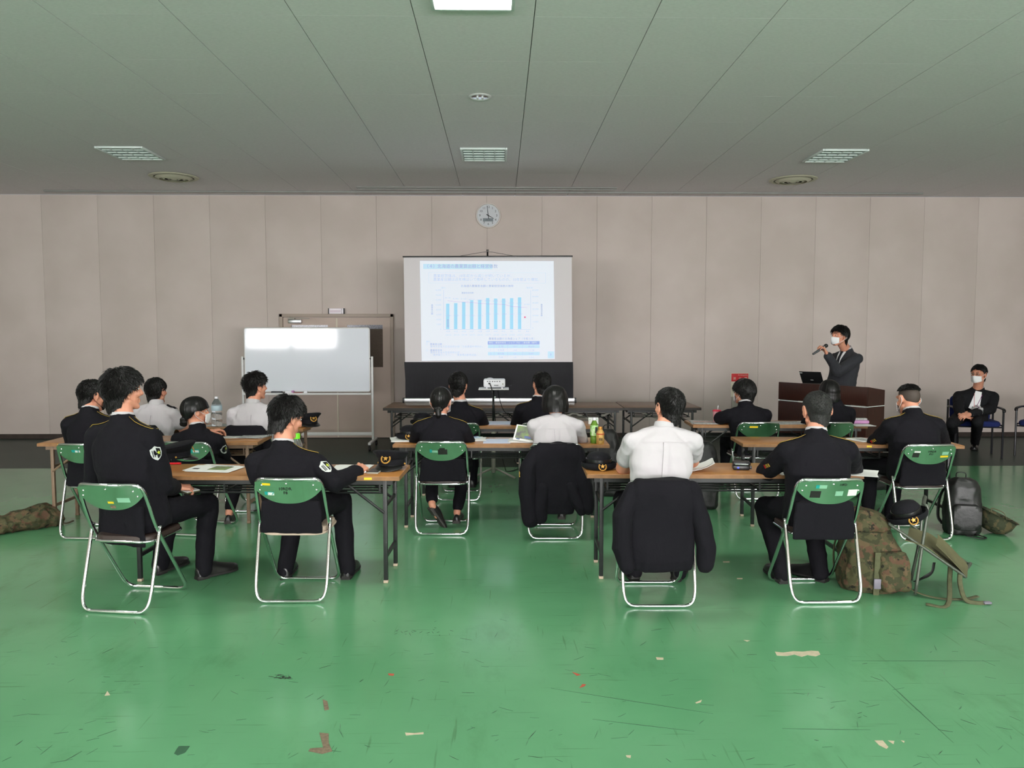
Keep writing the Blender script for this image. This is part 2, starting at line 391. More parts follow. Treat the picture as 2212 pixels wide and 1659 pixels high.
def rounded(w, h, r, n=5):
    pts = []
    for cx, cy, a in ((w / 2 - r, h / 2 - r, 0), (-w / 2 + r, h / 2 - r, 90), (-w / 2 + r, -h / 2 + r, 180), (w / 2 - r, -h / 2 + r, 270)):
        for i in range(n + 1): pts.append((cx + r * math.cos(R(a + 90 * i / n)), cy + r * math.sin(R(a + 90 * i / n))))
    return pts
def smoothpath(pts, n=6):
    pts = [Vector(p) for p in pts]; q = [pts[0] * 2 - pts[1]] + pts + [pts[-1] * 2 - pts[-2]]; out = []
    for i in range(1, len(q) - 2):
        a, b, c, d = q[i - 1], q[i], q[i + 1], q[i + 2]
        for k in range(n):
            t = k / n
            out.append(0.5 * ((2 * b) + (c - a) * t + (2 * a - 5 * b + 4 * c - d) * t * t + (3 * b - a - 3 * c + d) * t ** 3))
    out.append(pts[-1]); return out
def rotz(a): return Matrix.Rotation(a, 3, 'Z')

# text: every string becomes mesh; strings of one colour share one mesh
def text_mesh(items):
    """items: (string, size, align, 4x4 matrix placing text drawn in x-z facing -y)"""
    mb = MB(); tmp = []
    for s, size, align, m in items:
        cu = bpy.data.curves.new('writing', 'FONT'); cu.body = s; cu.size = size; cu.align_x = align; cu.align_y = 'CENTER'; cu.resolution_u = 2
        o = bpy.data.objects.new('writing', cu); COL.objects.link(o); tmp.append((o, m))
    dg = bpy.context.evaluated_depsgraph_get()
    st = Matrix.Rotation(R(90), 4, 'X')
    for o, m in tmp:
        me = bpy.data.meshes.new_from_object(o.evaluated_get(dg))
        mm = m @ st
        mb.add([mm @ v.co for v in me.vertices], [tuple(p.vertices) for p in me.polygons])
        bpy.data.meshes.remove(me)
    for o, m in tmp:
        cu = o.data; bpy.data.objects.remove(o); bpy.data.curves.remove(cu)
    return mb
def build_flat(mb, name, m, parent, **props):
    me = mb.mesh(name); me.materials.append(m); return link(name, me, parent, **props)

# ------------------------------------------------------------------ voxel-joined bodies, evaluated together
QUEUE = []
def blend(mb, voxel, smooth, ratio, name, m, parent, after=None, **props):
    me = mb.mesh(name); o = bpy.data.objects.new('tmp', me); COL.objects.link(o)
    r = o.modifiers.new('r', 'REMESH'); r.mode = 'VOXEL'; r.voxel_size = voxel
    if smooth: s = o.modifiers.new('s', 'SMOOTH'); s.factor = 0.5; s.iterations = smooth
    if ratio < 1: d = o.modifiers.new('d', 'DECIMATE'); d.ratio = ratio
    QUEUE.append((o, name, m, parent, after, props))
def flush():
    dg = bpy.context.evaluated_depsgraph_get()
    done = []
    for o, name, m, parent, after, props in QUEUE:
        me = bpy.data.meshes.new_from_object(o.evaluated_get(dg)); me.name = name
        done.append((o, me, name, m, parent, after, props))
    for o, me, name, m, parent, after, props in done:
        old = o.data; bpy.data.objects.remove(o); bpy.data.meshes.remove(old)
        me.materials.clear(); me.materials.append(m)
        if after: after(me)
        me.shade_smooth()
        link(name, me, parent, **props)
    QUEUE.clear()
def wrinkle(me, amp, scale, stretch=(1, 1, 1), seed=0.0):
    me.update(); n = len(me.vertices)
    co = np.empty(n * 3, np.float32); me.vertices.foreach_get('co', co); co = co.reshape(-1, 3)
    no = np.empty(n * 3, np.float32); me.vertex_normals.foreach_get('vector', no); no = no.reshape(-1, 3)
    off = Vector((seed, seed * 2, 0)); st = Vector(stretch) * scale; nz = noise.noise; d = np.empty(n, np.float32)
    for i, c in enumerate(co.tolist()):
        p = Vector((c[0] * st.x, c[1] * st.y, c[2] * st.z)) + off
        a = nz(p) + 0.5 * nz(p * 2.1); r = 1 - abs(nz(p * 1.3 + off)) * 3.0   # soft dents plus a few ridged folds
        d[i] = (a + 0.9 * max(r, 0.0)) * amp
    co = co + no * d[:, None]; me.vertices.foreach_set('co', co.ravel()); me.update()
def bvh_of(me):
    return BVHTree.FromPolygons([v.co.copy() for v in me.vertices], [tuple(p.vertices) for p in me.polygons])

# ================================================================== the room
def struct(name, mb, m, parent=None, **k):
    o = mb.build(name, m, parent, 30)
    if parent is None: o['kind'] = 'structure'
    for a, b in k.items(): o[a] = b
    return o
floor = struct('floor', MB().box((0, (BACK_Y + WALL_Y) / 2, -0.05), (2 * SIDE, WALL_Y - BACK_Y, 0.1)), M['floor'])
struct('wall_left', MB().box((-SIDE - 0.05, (BACK_Y + WALL_Y) / 2, CEIL_Z / 2), (0.1, WALL_Y - BACK_Y, CEIL_Z)), M['side_wall'])
struct('wall_right', MB().box((SIDE + 0.05, (BACK_Y + WALL_Y) / 2, CEIL_Z / 2), (0.1, WALL_Y - BACK_Y, CEIL_Z)), M['side_wall'])
wall = struct('wall_front', MB().box((0, WALL_Y + 0.06, CEIL_Z / 2), (2 * SIDE, 0.12, CEIL_Z)), M['joint'])
x = -0.197 - 0.84 * 11
seams = [-SIDE] + [-0.197 + 0.84 * k for k in range(-11, 12)] + [SIDE]
for a, b in zip(seams[:-1], seams[1:]):
    MB().box(((a + b) / 2, WALL_Y - 0.010, CEIL_Z / 2 + 0.02), (b - a - 0.0022, 0.022, CEIL_Z - 0.04), bev=0.002).build('wall_panel', M['wall'], wall, 30)
struct('baseboard_front', MB().box((-5.62 - 0.86, WALL_Y - 0.03, 0.035), (2 * (SIDE - 6.48), 0.03, 0.07)).box((3.98, WALL_Y - 0.03, 0.035), (11.2, 0.03, 0.07)), M['baseboard'])
# rear wall with its windows
mb = MB(); z0, z1 = 1.10, 2.86
mb.box((0, BACK_Y - 0.1, z0 / 2), (2 * SIDE, 0.2, z0)).box((0, BACK_Y - 0.1, (z1 + CEIL_Z) / 2), (2 * SIDE, 0.2, CEIL_Z - z1))
ed = [-SIDE] + [e for x in WIN_X for e in (x - 0.75, x + 0.75)] + [SIDE]
for a, b in zip(ed[0::2], ed[1::2]): mb.box(((a + b) / 2, BACK_Y - 0.1, (z0 + z1) / 2), (b - a, 0.2, z1 - z0))
struct('wall_back', mb, M['side_wall'])
for i, x in enumerate(WIN_X):
    f = MB()
    for sx in (-0.73, 0, 0.73): f.box((x + sx, BACK_Y - 0.01, 1.98), (0.045, 0.05, 1.76))
    for sz in (1.12, 2.84): f.box((x, BACK_Y - 0.01, sz), (1.5, 0.05, 0.045))
    wn = struct('window_%d' % (i + 1), f, M['winframe'])
    for sx in (-0.365, 0.365): MB().box((x + sx, BACK_Y - 0.14, 1.98), (0.68, 0.006, 1.70)).build('pane', M['glass'], wn, 0)
for x in WIN_X[0::2]:
    for sx, wd in ((-0.92, 0.16), (2.57, 0.16)):
        c = MB(); n = 26
        top = [(x + sx + wd * (k / n - 0.5) * 2, BACK_Y + 0.10 + 0.025 * math.sin(k * 1.55)) for k in range(n + 1)]
        ring = top + [(p[0], p[1] + 0.012) for p in reversed(top)]
        c.loft([[Vector((p[0], p[1], z)) for p in ring] for z in (0.95, 2.98)])
        o = c.build('window_curtain', M['curtain'], None, 60); o['kind'] = 'structure'
# ceiling
ceil = struct('ceiling', MB().box((0, (BACK_Y + WALL_Y) / 2, CEIL_Z + 0.06), (2 * SIDE, WALL_Y - BACK_Y, 0.08)), M['ceiling_back'])
xs = [-SIDE] + [0.229 + 0.793 * k for k in range(-12, 12)] + [SIDE]
ys = [BACK_Y] + [5.209 + 0.833 * k for k in range(-1, 8)] + [WALL_Y - 0.03]
for yi, (c, d) in enumerate(zip(ys[:-1], ys[1:])):
    for a, b in (zip(xs[:-1], xs[1:]) if yi else [(-SIDE, SIDE)]):
        MB().box(((a + b) / 2, (c + d) / 2, CEIL_Z + 0.010), (b - a - 0.006, d - c - (0.002 if yi else 0.004), 0.02)).build('ceiling_panel', M['ceiling'], ceil, 0)

def louvre_light(x, y, lit, label):
    t = thing('ceiling_light', label, 'ceiling light', (x, y, CEIL_Z), 0, 'square recessed ceiling lights')
    W, D = 0.535, 0.60; f = MB(); h = 0.022
    for sx in (-1, 1): f.box((sx * (W / 2 - 0.012), 0, -h / 2), (0.024, D, h), bev=0.003)
    for sy in (-1, 1): f.box((0, sy * (D / 2 - 0.012), -h / 2), (W - 0.05, 0.024, h), bev=0.003)
    f.build('frame', M['louvre'], t)
    if lit:
        MB().box((0, 0, -0.006), (W - 0.05, D - 0.05, 0.010)).build('diffuser', M['lamp_on'], t, 0)
    else:
        MB().box((0, 0, -0.002), (W - 0.05, D - 0.05, 0.003)).build('reflector', M['louvre_in'], t, 0)
        for k in (-1, 0, 1): MB().box((k * 0.125, 0, -0.011), (0.007, D - 0.06, 0.016)).build('louvre_blade', M['louvre'], t, 0)
        for k in (-1.5, -0.5, 0.5, 1.5): MB().box((0, k * 0.125, -0.011), (W - 0.06, 0.016, 0.014), Matrix.Rotation(R(25), 3, 'X')).build('louvre_blade', M['louvre'], t, 0)
for x, nm in ((-4.27, 'left'), (-0.182, 'centre'), (3.935, 'right')):
    louvre_light(x, 9.07, False, {'left': 'unlit louvred ceiling light beyond the left round air vent', 'centre': 'unlit louvred ceiling light straight above the wall clock', 'right': 'unlit louvred ceiling light near the right round air vent'}[nm])
louvre_light(-0.17, 4.775, True, 'bright lit ceiling panel cut by the top edge of the picture')
for x, sd in ((-4.27, 'left'), (3.935, 'right')): louvre_light(x, 4.35, True, 'lit ceiling panel out of the picture to the %s of the bright one' % sd)
for x in (-4.27, -0.17, 3.935):
    for y in (0.5, -3.6): louvre_light(x, y, True, 'lit ceiling panel %s the camera, %s of the room' % ('above' if y > 0 else 'behind', {-4.27: 'left side', -0.17: 'middle', 3.935: 'right side'}[x]))
def round_vent(x, y, label):
    t = thing('air_vent', label, 'air vent', (x, y, CEIL_Z), 0, 'round ceiling air vents')
    MB().lathe([(0.30, 0), (0.315, -0.006), (0.305, -0.016), (0.255, -0.020), (0.25, -0.004), (0.25, 0)], n=40).build('rim', M['ventcream'], t)
    MB().lathe([(0.25, -0.001), (0.25, -0.003), (0.02, -0.003), (0.02, -0.001)], n=32).build('throat', M['ventdark'], t)
    for r in (0.235, 0.175, 0.115):
        MB().lathe([(r, -0.018), (r - 0.004, -0.020), (r - 0.052, -0.046), (r - 0.058, -0.044), (r - 0.03, -0.026)], n=36).build('cone_ring', M['ventcream'], t)
    MB().lathe([(0.0, -0.030), (0.045, -0.030), (0.05, -0.036), (0.03, -0.046), (0.0, -0.048)], n=24).build('centre_disc', M['ventcream'], t)
round_vent(-4.345, 10.41, 'round cream air vent on the ceiling at left')
round_vent(3.98, 10.463, 'round cream air vent on the ceiling at right')
t = thing('downlight', 'small round chrome downlight in the ceiling, unlit', 'downlight', (-0.175, 6.91, CEIL_Z))
MB().lathe([(0.082, 0), (0.100, -0.003), (0.100, -0.008), (0.082, -0.012), (0.076, -0.004), (0.076, 0)], n=32).build('rim', M['whitepaint'], t)
MB().lathe([(0.076, -0.002), (0.074, -0.006), (0.05, -0.004), (0.0, -0.003), (0.0, -0.001)], n=28).build('reflector', M['chrome'], t)
for sx in (-0.022, 0.022): MB().caps((sx, -0.02, -0.012), (sx, 0.03, -0.012), 0.010, 0.010, 10).build('lamp_tube', M['plasticwhite'], t)
o = struct('trim_1', MB().box((-0.185, 11.43, CEIL_Z - 0.012), (12.96, 0.035, 0.024), bev=0.004), M['railgrey'])
o = struct('trim_2', MB().box((-0.185, 11.10, CEIL_Z - 0.008), (3.73, 0.07, 0.016), bev=0.004).box((-0.185, 11.15, CEIL_Z - 0.014), (3.73, 0.02, 0.026)), M['railgrey'])

# double door
door = bpy.data.objects.new('door_1', None); COL.objects.link(door); door['kind'] = 'structure'
yf = WALL_Y - 0.021
fr = MB()
for x in (-3.337, -1.652): fr.box((x, yf - 0.03, 0.955), (0.05, 0.06, 1.91), bev=0.006)
fr.box((-2.4945, yf - 0.03, 1.885), (1.735, 0.06, 0.05), bev=0.006); fr.build('door_frame', M['frame'], door)
for x0, x1, wx0, wx1 in ((-3.31, -2.505, -3.189, -2.631), (-2.485, -1.68, -2.341, -1.796)):
    zt, zb = 1.742, 1.095; m = MB(); d = yf - 0.012
    m.box(((x0 + wx0) / 2, d, 0.93), (wx0 - x0, 0.024, 1.84)).box(((x1 + wx1) / 2, d, 0.93), (x1 - wx1, 0.024, 1.84))
    m.box(((wx0 + wx1) / 2, d, (zt + 1.85) / 2), (wx1 - wx0, 0.024, 1.85 - zt)).box(((wx0 + wx1) / 2, d, (0.01 + zb) / 2), (wx1 - wx0, 0.024, zb - 0.01))
    lf = m.build('door_leaf', M['door'], door, 20)
    MB().box(((wx0 + wx1) / 2, yf - 0.004, (zt + zb) / 2 - 0.03), (wx1 - wx0, 0.006, zt - zb - 0.06)).build('window_pane', M['doorglass'], lf, 0)
    MB().box(((wx0 + wx1) / 2, yf - 0.004, zt - 0.03), (wx1 - wx0, 0.006, 0.06)).build('upper_window_pane', M['doorglass_top'], lf, 0)
MB().box((-2.495, yf - 0.028, 0.93), (0.022, 0.012, 1.83), bev=0.002).build('meeting_strip', M['signcream'], door)
c = MB().box((-3.12, yf - 0.06, 1.795), (0.20, 0.07, 0.055), bev=0.008).build('door_closer', M['alu'], door)
MB().box((-3.05, yf - 0.085, 1.845), (0.30, 0.018, 0.012), Matrix.Rotation(R(3), 3, 'Y')).box((-3.17, yf - 0.075, 1.835), (0.10, 0.05, 0.02), bev=0.004).build('closer_arm', M['greysteel'], c)
t = thing('exit_sign', 'small white sign box above the double door', 'sign', (-2.493, WALL_Y - 0.055, 1.908))
MB().box((0, 0, 0.043), (0.215, 0.06, 0.082), bev=0.004).build('box_face', M['sign_lit'], t)
for sx in (-1, 1): MB().box((sx * 0.114, 0, 0.043), (0.014, 0.066, 0.086), bev=0.003).build('end_cap', M['plasticgrey'], t)
MB().box((-0.012, -0.032, 0.042), (0.165, 0.004, 0.034)).build('faint_panel', M['signpink'], t, 0)
MB().box((0.083, -0.031, 0.043), (0.005, 0.004, 0.078)).build('divider', M['plasticgrey'], t, 0)

# clock
t = thing('wall_clock', 'round white wall clock with grey display strip above the screen', 'clock', (-0.176, WALL_Y - 0.022, 3.40))
rx = Matrix.Rotation(R(90), 3, 'X')
MB().lathe([(0.0, 0.0), (0.188, 0.0), (0.190, 0.02), (0.186, 0.040), (0.176, 0.042), (0.168, 0.024), (0.0, 0.024)], mtx=rx, n=48).build('case', M['clockrim'], t)
MB().lathe([(0.0, 0.024), (0.168, 0.024), (0.168, 0.0255), (0.0, 0.0255)], mtx=rx, n=48).build('dial', M['clockface'], t)
lc = MB().box((-0.004, -0.028, -0.065), (0.155, 0.004, 0.048)).build('display', M['lcd'], t, 0)
for k in range(1, 13):
    a = R(90 - 30 * k); build_flat(text_mesh([(str(k), 0.048, 'CENTER', Matrix.Translation((0.128 * math.cos(a), -0.0265, 0.128 * math.sin(a))))]), 'numeral', M['ink'], t)
build_flat(text_mesh([('8:15', 0.034, 'CENTER', Matrix.Translation((0.0, -0.031, -0.066)))]), 'display_digits', M['inkgrey'], lc)
def hand(a, L, back, wd, nm):
    d = Vector((math.sin(R(a)), 0, math.cos(R(a)))); p = Vector((d.z, 0, -d.x))
    poly = [p * wd - d * back, d * L + p * wd * 0.4, d * L - p * wd * 0.4, -p * wd - d * back]
    MB().loft([[q + Vector((0, -0.033, 0)) for q in poly], [q + Vector((0, -0.036, 0)) for q in poly]]).build(nm, M['ink'], t, 0)
hand(119, 0.095, 0.03, 0.0065, 'hour_hand'); hand(-7, 0.145, 0.05, 0.005, 'minute_hand')

# floor damage and scuffs
def chip(px, py, outline, m):
    c = az(px, py, 0); mb = MB(); k = 1.0
    pts = [az(px + dx, py + dy, 0) for dx, dy in outline]
    mb.loft([[Vector((p.x, p.y, 0.0002)) for p in pts], [Vector((p.x, p.y, 0.0012)) for p in pts]]); mb.build('paint_chip', m, floor, 0)
chip(1722, 1412, [(-48, -4), (-30, -2), (-8, -5), (12, -4), (30, -6), (46, -5), (50, 2), (40, 6), (22, 3), (10, 7), (-6, 2), (-22, 5), (-44, 4)], M['chipcream'])
chip(895, 1584, [(-20, -1), (0, 0), (20, -2), (20, 2), (0, 3), (-18, 5)], M['chipcream'])
chip(1905, 1608, [(-16, -8), (2, -8), (14, 6), (10, 10), (-6, 2)], M['chipcream'])
chip(1926, 1604, [(-8, -4), (6, -3), (4, 4)], M['chipcream'])
chip(1950, 1602, [(-4, -2), (4, -1), (3, 3)], M['chipcream'])
chip(390, 1622, [(-14, 6), (-4, -10), (20, -10), (10, 4), (-6, 10)], M['scuffsoft'])
chip(700, 1595, [(-10, -12), (10, -10), (10, 10), (18, 28), (-4, 34), (-34, 28), (-30, 22), (-2, 20)], M['brownst'])
chip(703, 1525, [(-6, -14), (4, -10), (8, 8), (-2, 10)], M['brownst'])
chip(232, 1499, [(-6, 4), (0, -6), (6, 3)], M['chipcream'])
chip(1425, 1422, [(-8, -2), (8, -1), (8, 3), (-6, 3)], M['chipcream'])
chip(1612, 1384, [(-6, -1), (8, 0), (2, 2)], M['chipcream'])
chip(1508, 1516, [(-6, 2), (8, -4), (6, 1), (-4, 4)], M['chipcream'])
chip(1358, 1634, [(-6, -2), (5, -2), (4, 4), (-4, 2)], M['chipcream'])
chip(1568, 1214, [(-6, -1), (8, -1), (8, 1), (-6, 1)], M['chipcream'])
chip(1598, 1250, [(-6, -1), (6, -1), (6, 1), (-6, 1)], M['chipcream'])
chip(1244, 1455, [(-8, -3), (2, 0), (10, 3), (2, 5)], M['chipred'])
chip(1258, 1480, [(-6, 6), (0, -2), (8, -1), (4, 3)], M['chipred'])
chip(845, 1457, [(-7, -2), (7, -1), (5, 3), (-5, 2)], M['chipred'])
def stroke(mb, p, q, wd, lift=0.0010):
    d = (q - p); n = Vector((-d.y, d.x, 0)).normalized() * wd; mid = (p + q) / 2 + n * random.uniform(-1.2, 1.2)
    mb.loft([[Vector((a.x, a.y, z)) for a in (p, mid + n, q, mid - n)] for z in (0.0003, lift)])
sm = MB(); ss = MB(); random.seed(5)
for i in range(26):
    p = az(608 + random.gauss(0, 10), 1463 + random.gauss(0, 2.0), 0); q = p + Vector((random.uniform(-0.035, 0.035), random.uniform(-0.012, 0.012), 0)); stroke(sm, p, q, 0.002)
for i in range(22):
    p = az(random.uniform(855, 975), 1365 + random.gauss(0, 4), 0); q = p + Vector((random.uniform(-0.02, 0.02), random.uniform(-0.05, 0.02), 0)); stroke(sm, p, q, 0.0011)
for i in range(170):
    px, py = random.uniform(0, 2212), 1340 + 319 * random.random() ** 0.8
    a = random.choice((0.4, -0.5, 1.2, random.uniform(0, 3.1))) + random.gauss(0, 0.25); L = random.uniform(0.015, 0.075)
    p = az(px, py, 0); stroke(ss if random.random() < 0.8 else sm, p, p + Vector((math.cos(a) * L, math.sin(a) * L, 0)), random.uniform(0.0006, 0.0016))
for a, b in (((1190, 1487), (1540, 1542)), ((1900, 1457), (2060, 1605)), ((1280, 1554), (1500, 1580)), ((1840, 1428), (2160, 1428)), ((1690, 1574), (1880, 1577))):
    stroke(ss, az(*a, 0), az(*b, 0), 0.0016)
sm.build('black_scuffs', M['scuff'], floor, 0, kind='stuff'); ss.build('faint_scuffs', M['scuffsoft'], floor, 0, kind='stuff')

# ================================================================== tables
def table(label, x, y, rz, L, D=0.45, steel='blacksteel', top='woodtop', edge='woodedge', th=0.028, sticker=None, height=0.70, seat_end=0.10, group=None):
    t = thing('folding_table', label, 'table', (x, y, 0), rz, group)
    z = height; S = M[steel]
    MB().box((0, 0, z - th / 2), (L - 0.006, D - 0.006, th), bev=0.003).build('tabletop', M[top], t)
    e = MB()
    for sy in (-1, 1): e.box((0, sy * (D / 2 - 0.0015), z - th / 2 - 0.001), (L, 0.003, th - 0.004))
    for sx in (-1, 1): e.box((sx * (L / 2 - 0.0015), 0, z - th / 2 - 0.001), (0.003, D - 0.006, th - 0.004))
    e.build('edge_band', M[edge], t, 0)
    r = MB(); zr = z - th - 0.016
    for sy in (-1, 1): r.box((0, sy * (D / 2 - 0.045), zr), (L - 0.10, 0.022, 0.030))
    for sx in (-1, 1): r.box((sx * (L / 2 - 0.06), 0, zr), (0.022, D - 0.10, 0.030))
    r.build('under_frame', S, t, 0)
    for sx in (-1, 1):
        xl = sx * (L / 2 - seat_end)
        for sy in (-1, 1):
            lg = MB().box((xl, sy * (D / 2 - 0.045), (z - th) / 2 + 0.008), (0.026, 0.026, z - th - 0.016), bev=0.003).build('leg', S, t, 30)
            MB().box((xl, sy * (D / 2 - 0.045), 0.010), (0.030, 0.030, 0.020), bev=0.004).build('foot', M['foot'] if steel == 'blacksteel' else S, lg)
            MB().tube([(xl - sx * 0.005, sy * (D / 2 - 0.03), z - 0.24), (xl - sx * 0.24, sy * (D / 2 - 0.03), z - th - 0.03)], 0.009, 6).build('brace', S, t)
        MB().box((xl, 0, 0.17), (0.018, D - 0.10, 0.022)).build('crossbar', S, t, 0)
        MB().box((xl, 0, z - 0.20), (0.016, D - 0.10, 0.018)).build('crossbar', S, t, 0)
    for k in range(4):
        MB().tube([(-L / 2 + 0.12, -D / 2 + 0.10 + k * (D - 0.2) / 3, z - 0.125), (L / 2 - 0.12, -D / 2 + 0.10 + k * (D - 0.2) / 3, z - 0.125)], 0.0065, 6).build('shelf_rod', S, t)
    for k in (-1, -0.33, 0.33, 1):
        MB().box((k * (L / 2 - 0.14), 0, z - 0.115), (0.012, D - 0.16, 0.010)).build('shelf_bracket', S, t, 0)
        for sy in (-1, 1): MB().box((k * (L / 2 - 0.14), sy * (D / 2 - 0.08), z - 0.08), (0.012, 0.006, 0.08)).build('shelf_hanger', S, t, 0)
    if sticker:
        MB().box((sticker[0], -D / 2 - 0.001, z - th / 2), (sticker[1], 0.002, 0.014)).build('sticker', M[sticker[2]], t, 0)
    return t
def table_at(label, fl, fr, **k):        # from its two front corners on the floor plan
    a, b = Vector(fl), Vector(fr); L = k.pop('L', None) or (b - a).length; d = (b - a).normalized()
    n = Vector((-d.y, d.x)); D = k.get('D', 0.45); c = (a + b) / 2 + n * (D / 2)
    return table(label, c.x, c.y, math.atan2(d.y, d.x), L, **k)
G = 'wood grain folding tables'
table_at('near left wood grain folding table with black legs and yellow edge sticker', (-2.437, 4.862), (-0.638, 4.800), sticker=(0.70, 0.05, 'yellow'), group=G)
table_at('near right wood grain folding table under the black recorder', (0.560, 4.868), (2.335, 4.815), group=G)
table_at('middle folding table with the green tea bottle on it', (-0.880, 6.222), (0.895, 6.178), group=G)
table_at('folding table behind the middle one with pale blue sheets on it', (-0.86, 7.475), (0.94, 7.425), group=G)
table_at('folding table at right where the man with shaved nape writes', (2.000, 6.215), (3.765, 6.085), sticker=(0.13, 0.04, 'yellow'), group=G)
table_at('folding table at right under the pink drink cup', (1.915, 7.505), (3.625, 7.430), group=G)
table_at('tan legged folding table at far left with a yellow sticker', (-3.83, 6.330), (-2.03, 6.385), steel='tansteel', sticker=(-0.70, 0.07, 'yellow'), group=G)
table_at('tan legged folding table with the big water bottle on it', (-3.68, 7.36), (-1.88, 7.275), steel='tansteel', group=G)
G2 = 'dark folding tables in a row by the screen'
def deep_table(label, x0, x1, sticker=None):
    L = x1 - x0; t = table(label, (x0 + x1) / 2, 9.73, R(-1.4), L - 0.006, D=0.80, top='darktop', edge='darkedge', th=0.035, sticker=sticker, seat_end=0.10, group=G2)
    n = 2 if L > 1 else 1
    for k in range(n):
        xx = 0 if n == 1 else (-L / 4 + 0.08, L / 4 - 0.08)[k]
        MB().box((xx - 0.11, -0.25, 0.575), (0.26, 0.012, 0.022), Matrix.Rotation(R(22), 3, 'Y')).build('folding_stay', M['greysteel'], t, 0)
        MB().box((xx + 0.11, -0.25, 0.575), (0.26, 0.012, 0.022), Matrix.Rotation(R(-22), 3, 'Y')).build('folding_stay', M['greysteel'], t, 0)
deep_table('dark folding table left of the row under the screen', -1.43, 0.33)
deep_table('dark folding table with teal sticker right under the screen edge', 0.33, 1.53, sticker=(-0.26, 0.07, 'teal'))
deep_table('short dark folding table at the right end of the row', 1.53, 2.49)

# ================================================================== folding chairs
HW = 0.200
def panel_pt(u, z, off=0.0):     # the bowed steel backrest; u across, z up
    y = -0.022 + (0.750 - z) * 0.44 - 0.030 * (1 - u * u)
    return Vector((u * (HW - 0.006), y - off, z))
def folding_chair(label, x, y, rz, stickers=(), stencil=None, seat='vinyl', bare=True, group='chrome folding chairs'):
    t = thing('folding_chair', label, 'chair', (x, y, 0), rz, group)
    # back frame: from the front feet up over the back
    top = []
    zt = 0.752
    side = lambda s: [(s * 0.204, 0.415, 0.016), (s * 0.204, 0.11, 0.48), (s * HW, 0.030, 0.665)]
    L = [Vector(p) for p in side(-1)]; Rr = [Vector(p) for p in side(1)]
    cl = [Vector((-HW, 0.030 - 0.4 * 0.0, 0.665))]
    pts = [Vector((-0.10, 0.432, 0.0115)), Vector((-0.150, 0.430, 0.0125)), Vector((-0.182, 0.422, 0.024)), Vector((-0.200, 0.402, 0.052)), Vector((-0.204, 0.375, 0.09)), Vector((-0.204, 0.26, 0.258)), Vector((-0.204, 0.125, 0.46)), Vector((-0.203, 0.085, 0.535)), Vector((-0.201, 0.040, 0.645)),
           Vector((-0.196, 0.014, 0.705)), Vector((-0.180, -0.004, 0.738)), Vector((-0.155, -0.018, 0.750)), Vector((-0.08, -0.041, 0.753)), Vector((0, -0.049, 0.754))]
    pts = pts + [Vector((-p.x, p.y, p.z)) for p in reversed(pts[:-1])]
    MB().tube(smoothpath(pts, 4), 0.0108, 10, closed=True).build('back_frame', M['chrome'], t, 180)
    # rear leg loop
    q = [Vector((-0.213, 0.135, 0.485)), Vector((-0.2125, 0.065, 0.235)), Vector((-0.211, 0.030, 0.112)), Vector((-0.203, 0.014, 0.055)), Vector((-0.184, 0.004, 0.024)), Vector((-0.152, 0.0, 0.012)), Vector((-0.10, -0.002, 0.0115)), Vector((0, -0.003, 0.0115))]
    q = q + [Vector((-p.x, p.y, p.z)) for p in reversed(q[:-1])]
    MB().tube(smoothpath(q, 5), 0.0108, 10).build('rear_leg_frame', M['chrome'], t, 180)
    if not bare:
        pass
    # backrest
    n, k = 20, 7; top_, bot = [], []
    rows = []
    for j in range(k + 1):
        row = []
        for i in range(n + 1):
            u = -1 + 2 * i / n; zl = 0.745 - 0.012 * abs(u) ** 6; zb = 0.598 + 0.085 * abs(u) ** 2.6
            row.append((u, zl + (zb - zl) * j / k))
        rows.append(row)
    mb = MB(); m = len(rows[0])
    vs = [panel_pt(u, z) for r in rows for u, z in r] + [panel_pt(u, z, -0.004) for r in rows for u, z in r]; off = (k + 1) * m; fs = []
    for j in range(k):
        for i in range(n):
            a = j * m + i; fs.append((a, a + 1, a + m + 1, a + m)); fs.append((off + a, off + a + m, off + a + m + 1, off + a + 1))
    edge = [i for i in range(m)] + [j * m + m - 1 for j in range(1, k + 1)] + [k * m + i for i in range(m - 2, -1, -1)] + [j * m for j in range(k - 1, 0, -1)]
    for a, b in zip(edge, edge[1:] + edge[:1]): fs.append((a, off + a, off + b, b))
    mb.add(vs, fs); bk = mb.build('backrest', M['steelpanel'], t, 40)
    for u, z in ((-0.78, 0.715), (0, 0.728), (0.78, 0.715), (0.86, 0.683), (-0.86, 0.683)):
        p = panel_pt(u, z, 0.001); MB().ell(p, (0.0065, 0.004, 0.0065), nu=10, nv=6).build('rivet', M['rivet'], bk, 180)
    for u0, u1, z0, z1, mm in stickers:
        s = MB(); nn = 6; s.loft([[panel_pt(u0 + (u1 - u0) * i / nn, z0, o) for i in range(nn + 1)] + [panel_pt(u0 + (u1 - u0) * i / nn, z1, o) for i in range(nn, -1, -1)] for o in (0.0006, 0.0014)])
        s.build('sticker', M[mm], bk, 0)
    if stencil:
        its = []
        for st, u, z, sz in stencil: its.append((st, sz, 'CENTER', Matrix.Translation((u * HW, 0, z))))
        tm = text_mesh(its)
        tm.v = [tuple(panel_pt(vx / (HW - 0.006), vz, 0.0018)) for vx, vy, vz in tm.v]
        build_flat(tm, 'stencilled_letters', M['ink'], bk)
    # seat
    out = rounded(0.372, 0.36, 0.075, 6)
    ring = lambda z, g: [Vector((a * g, 0.262 + b * g, z)) for a, b in out]
    MB().loft([ring(0.404, 0.97), ring(0.404, 1.0), ring(0.420, 1.0), ring(0.428, 0.975), ring(0.430, 0.90), ring(0.427, 0.5)]).build('seat', M[seat], t, 50)
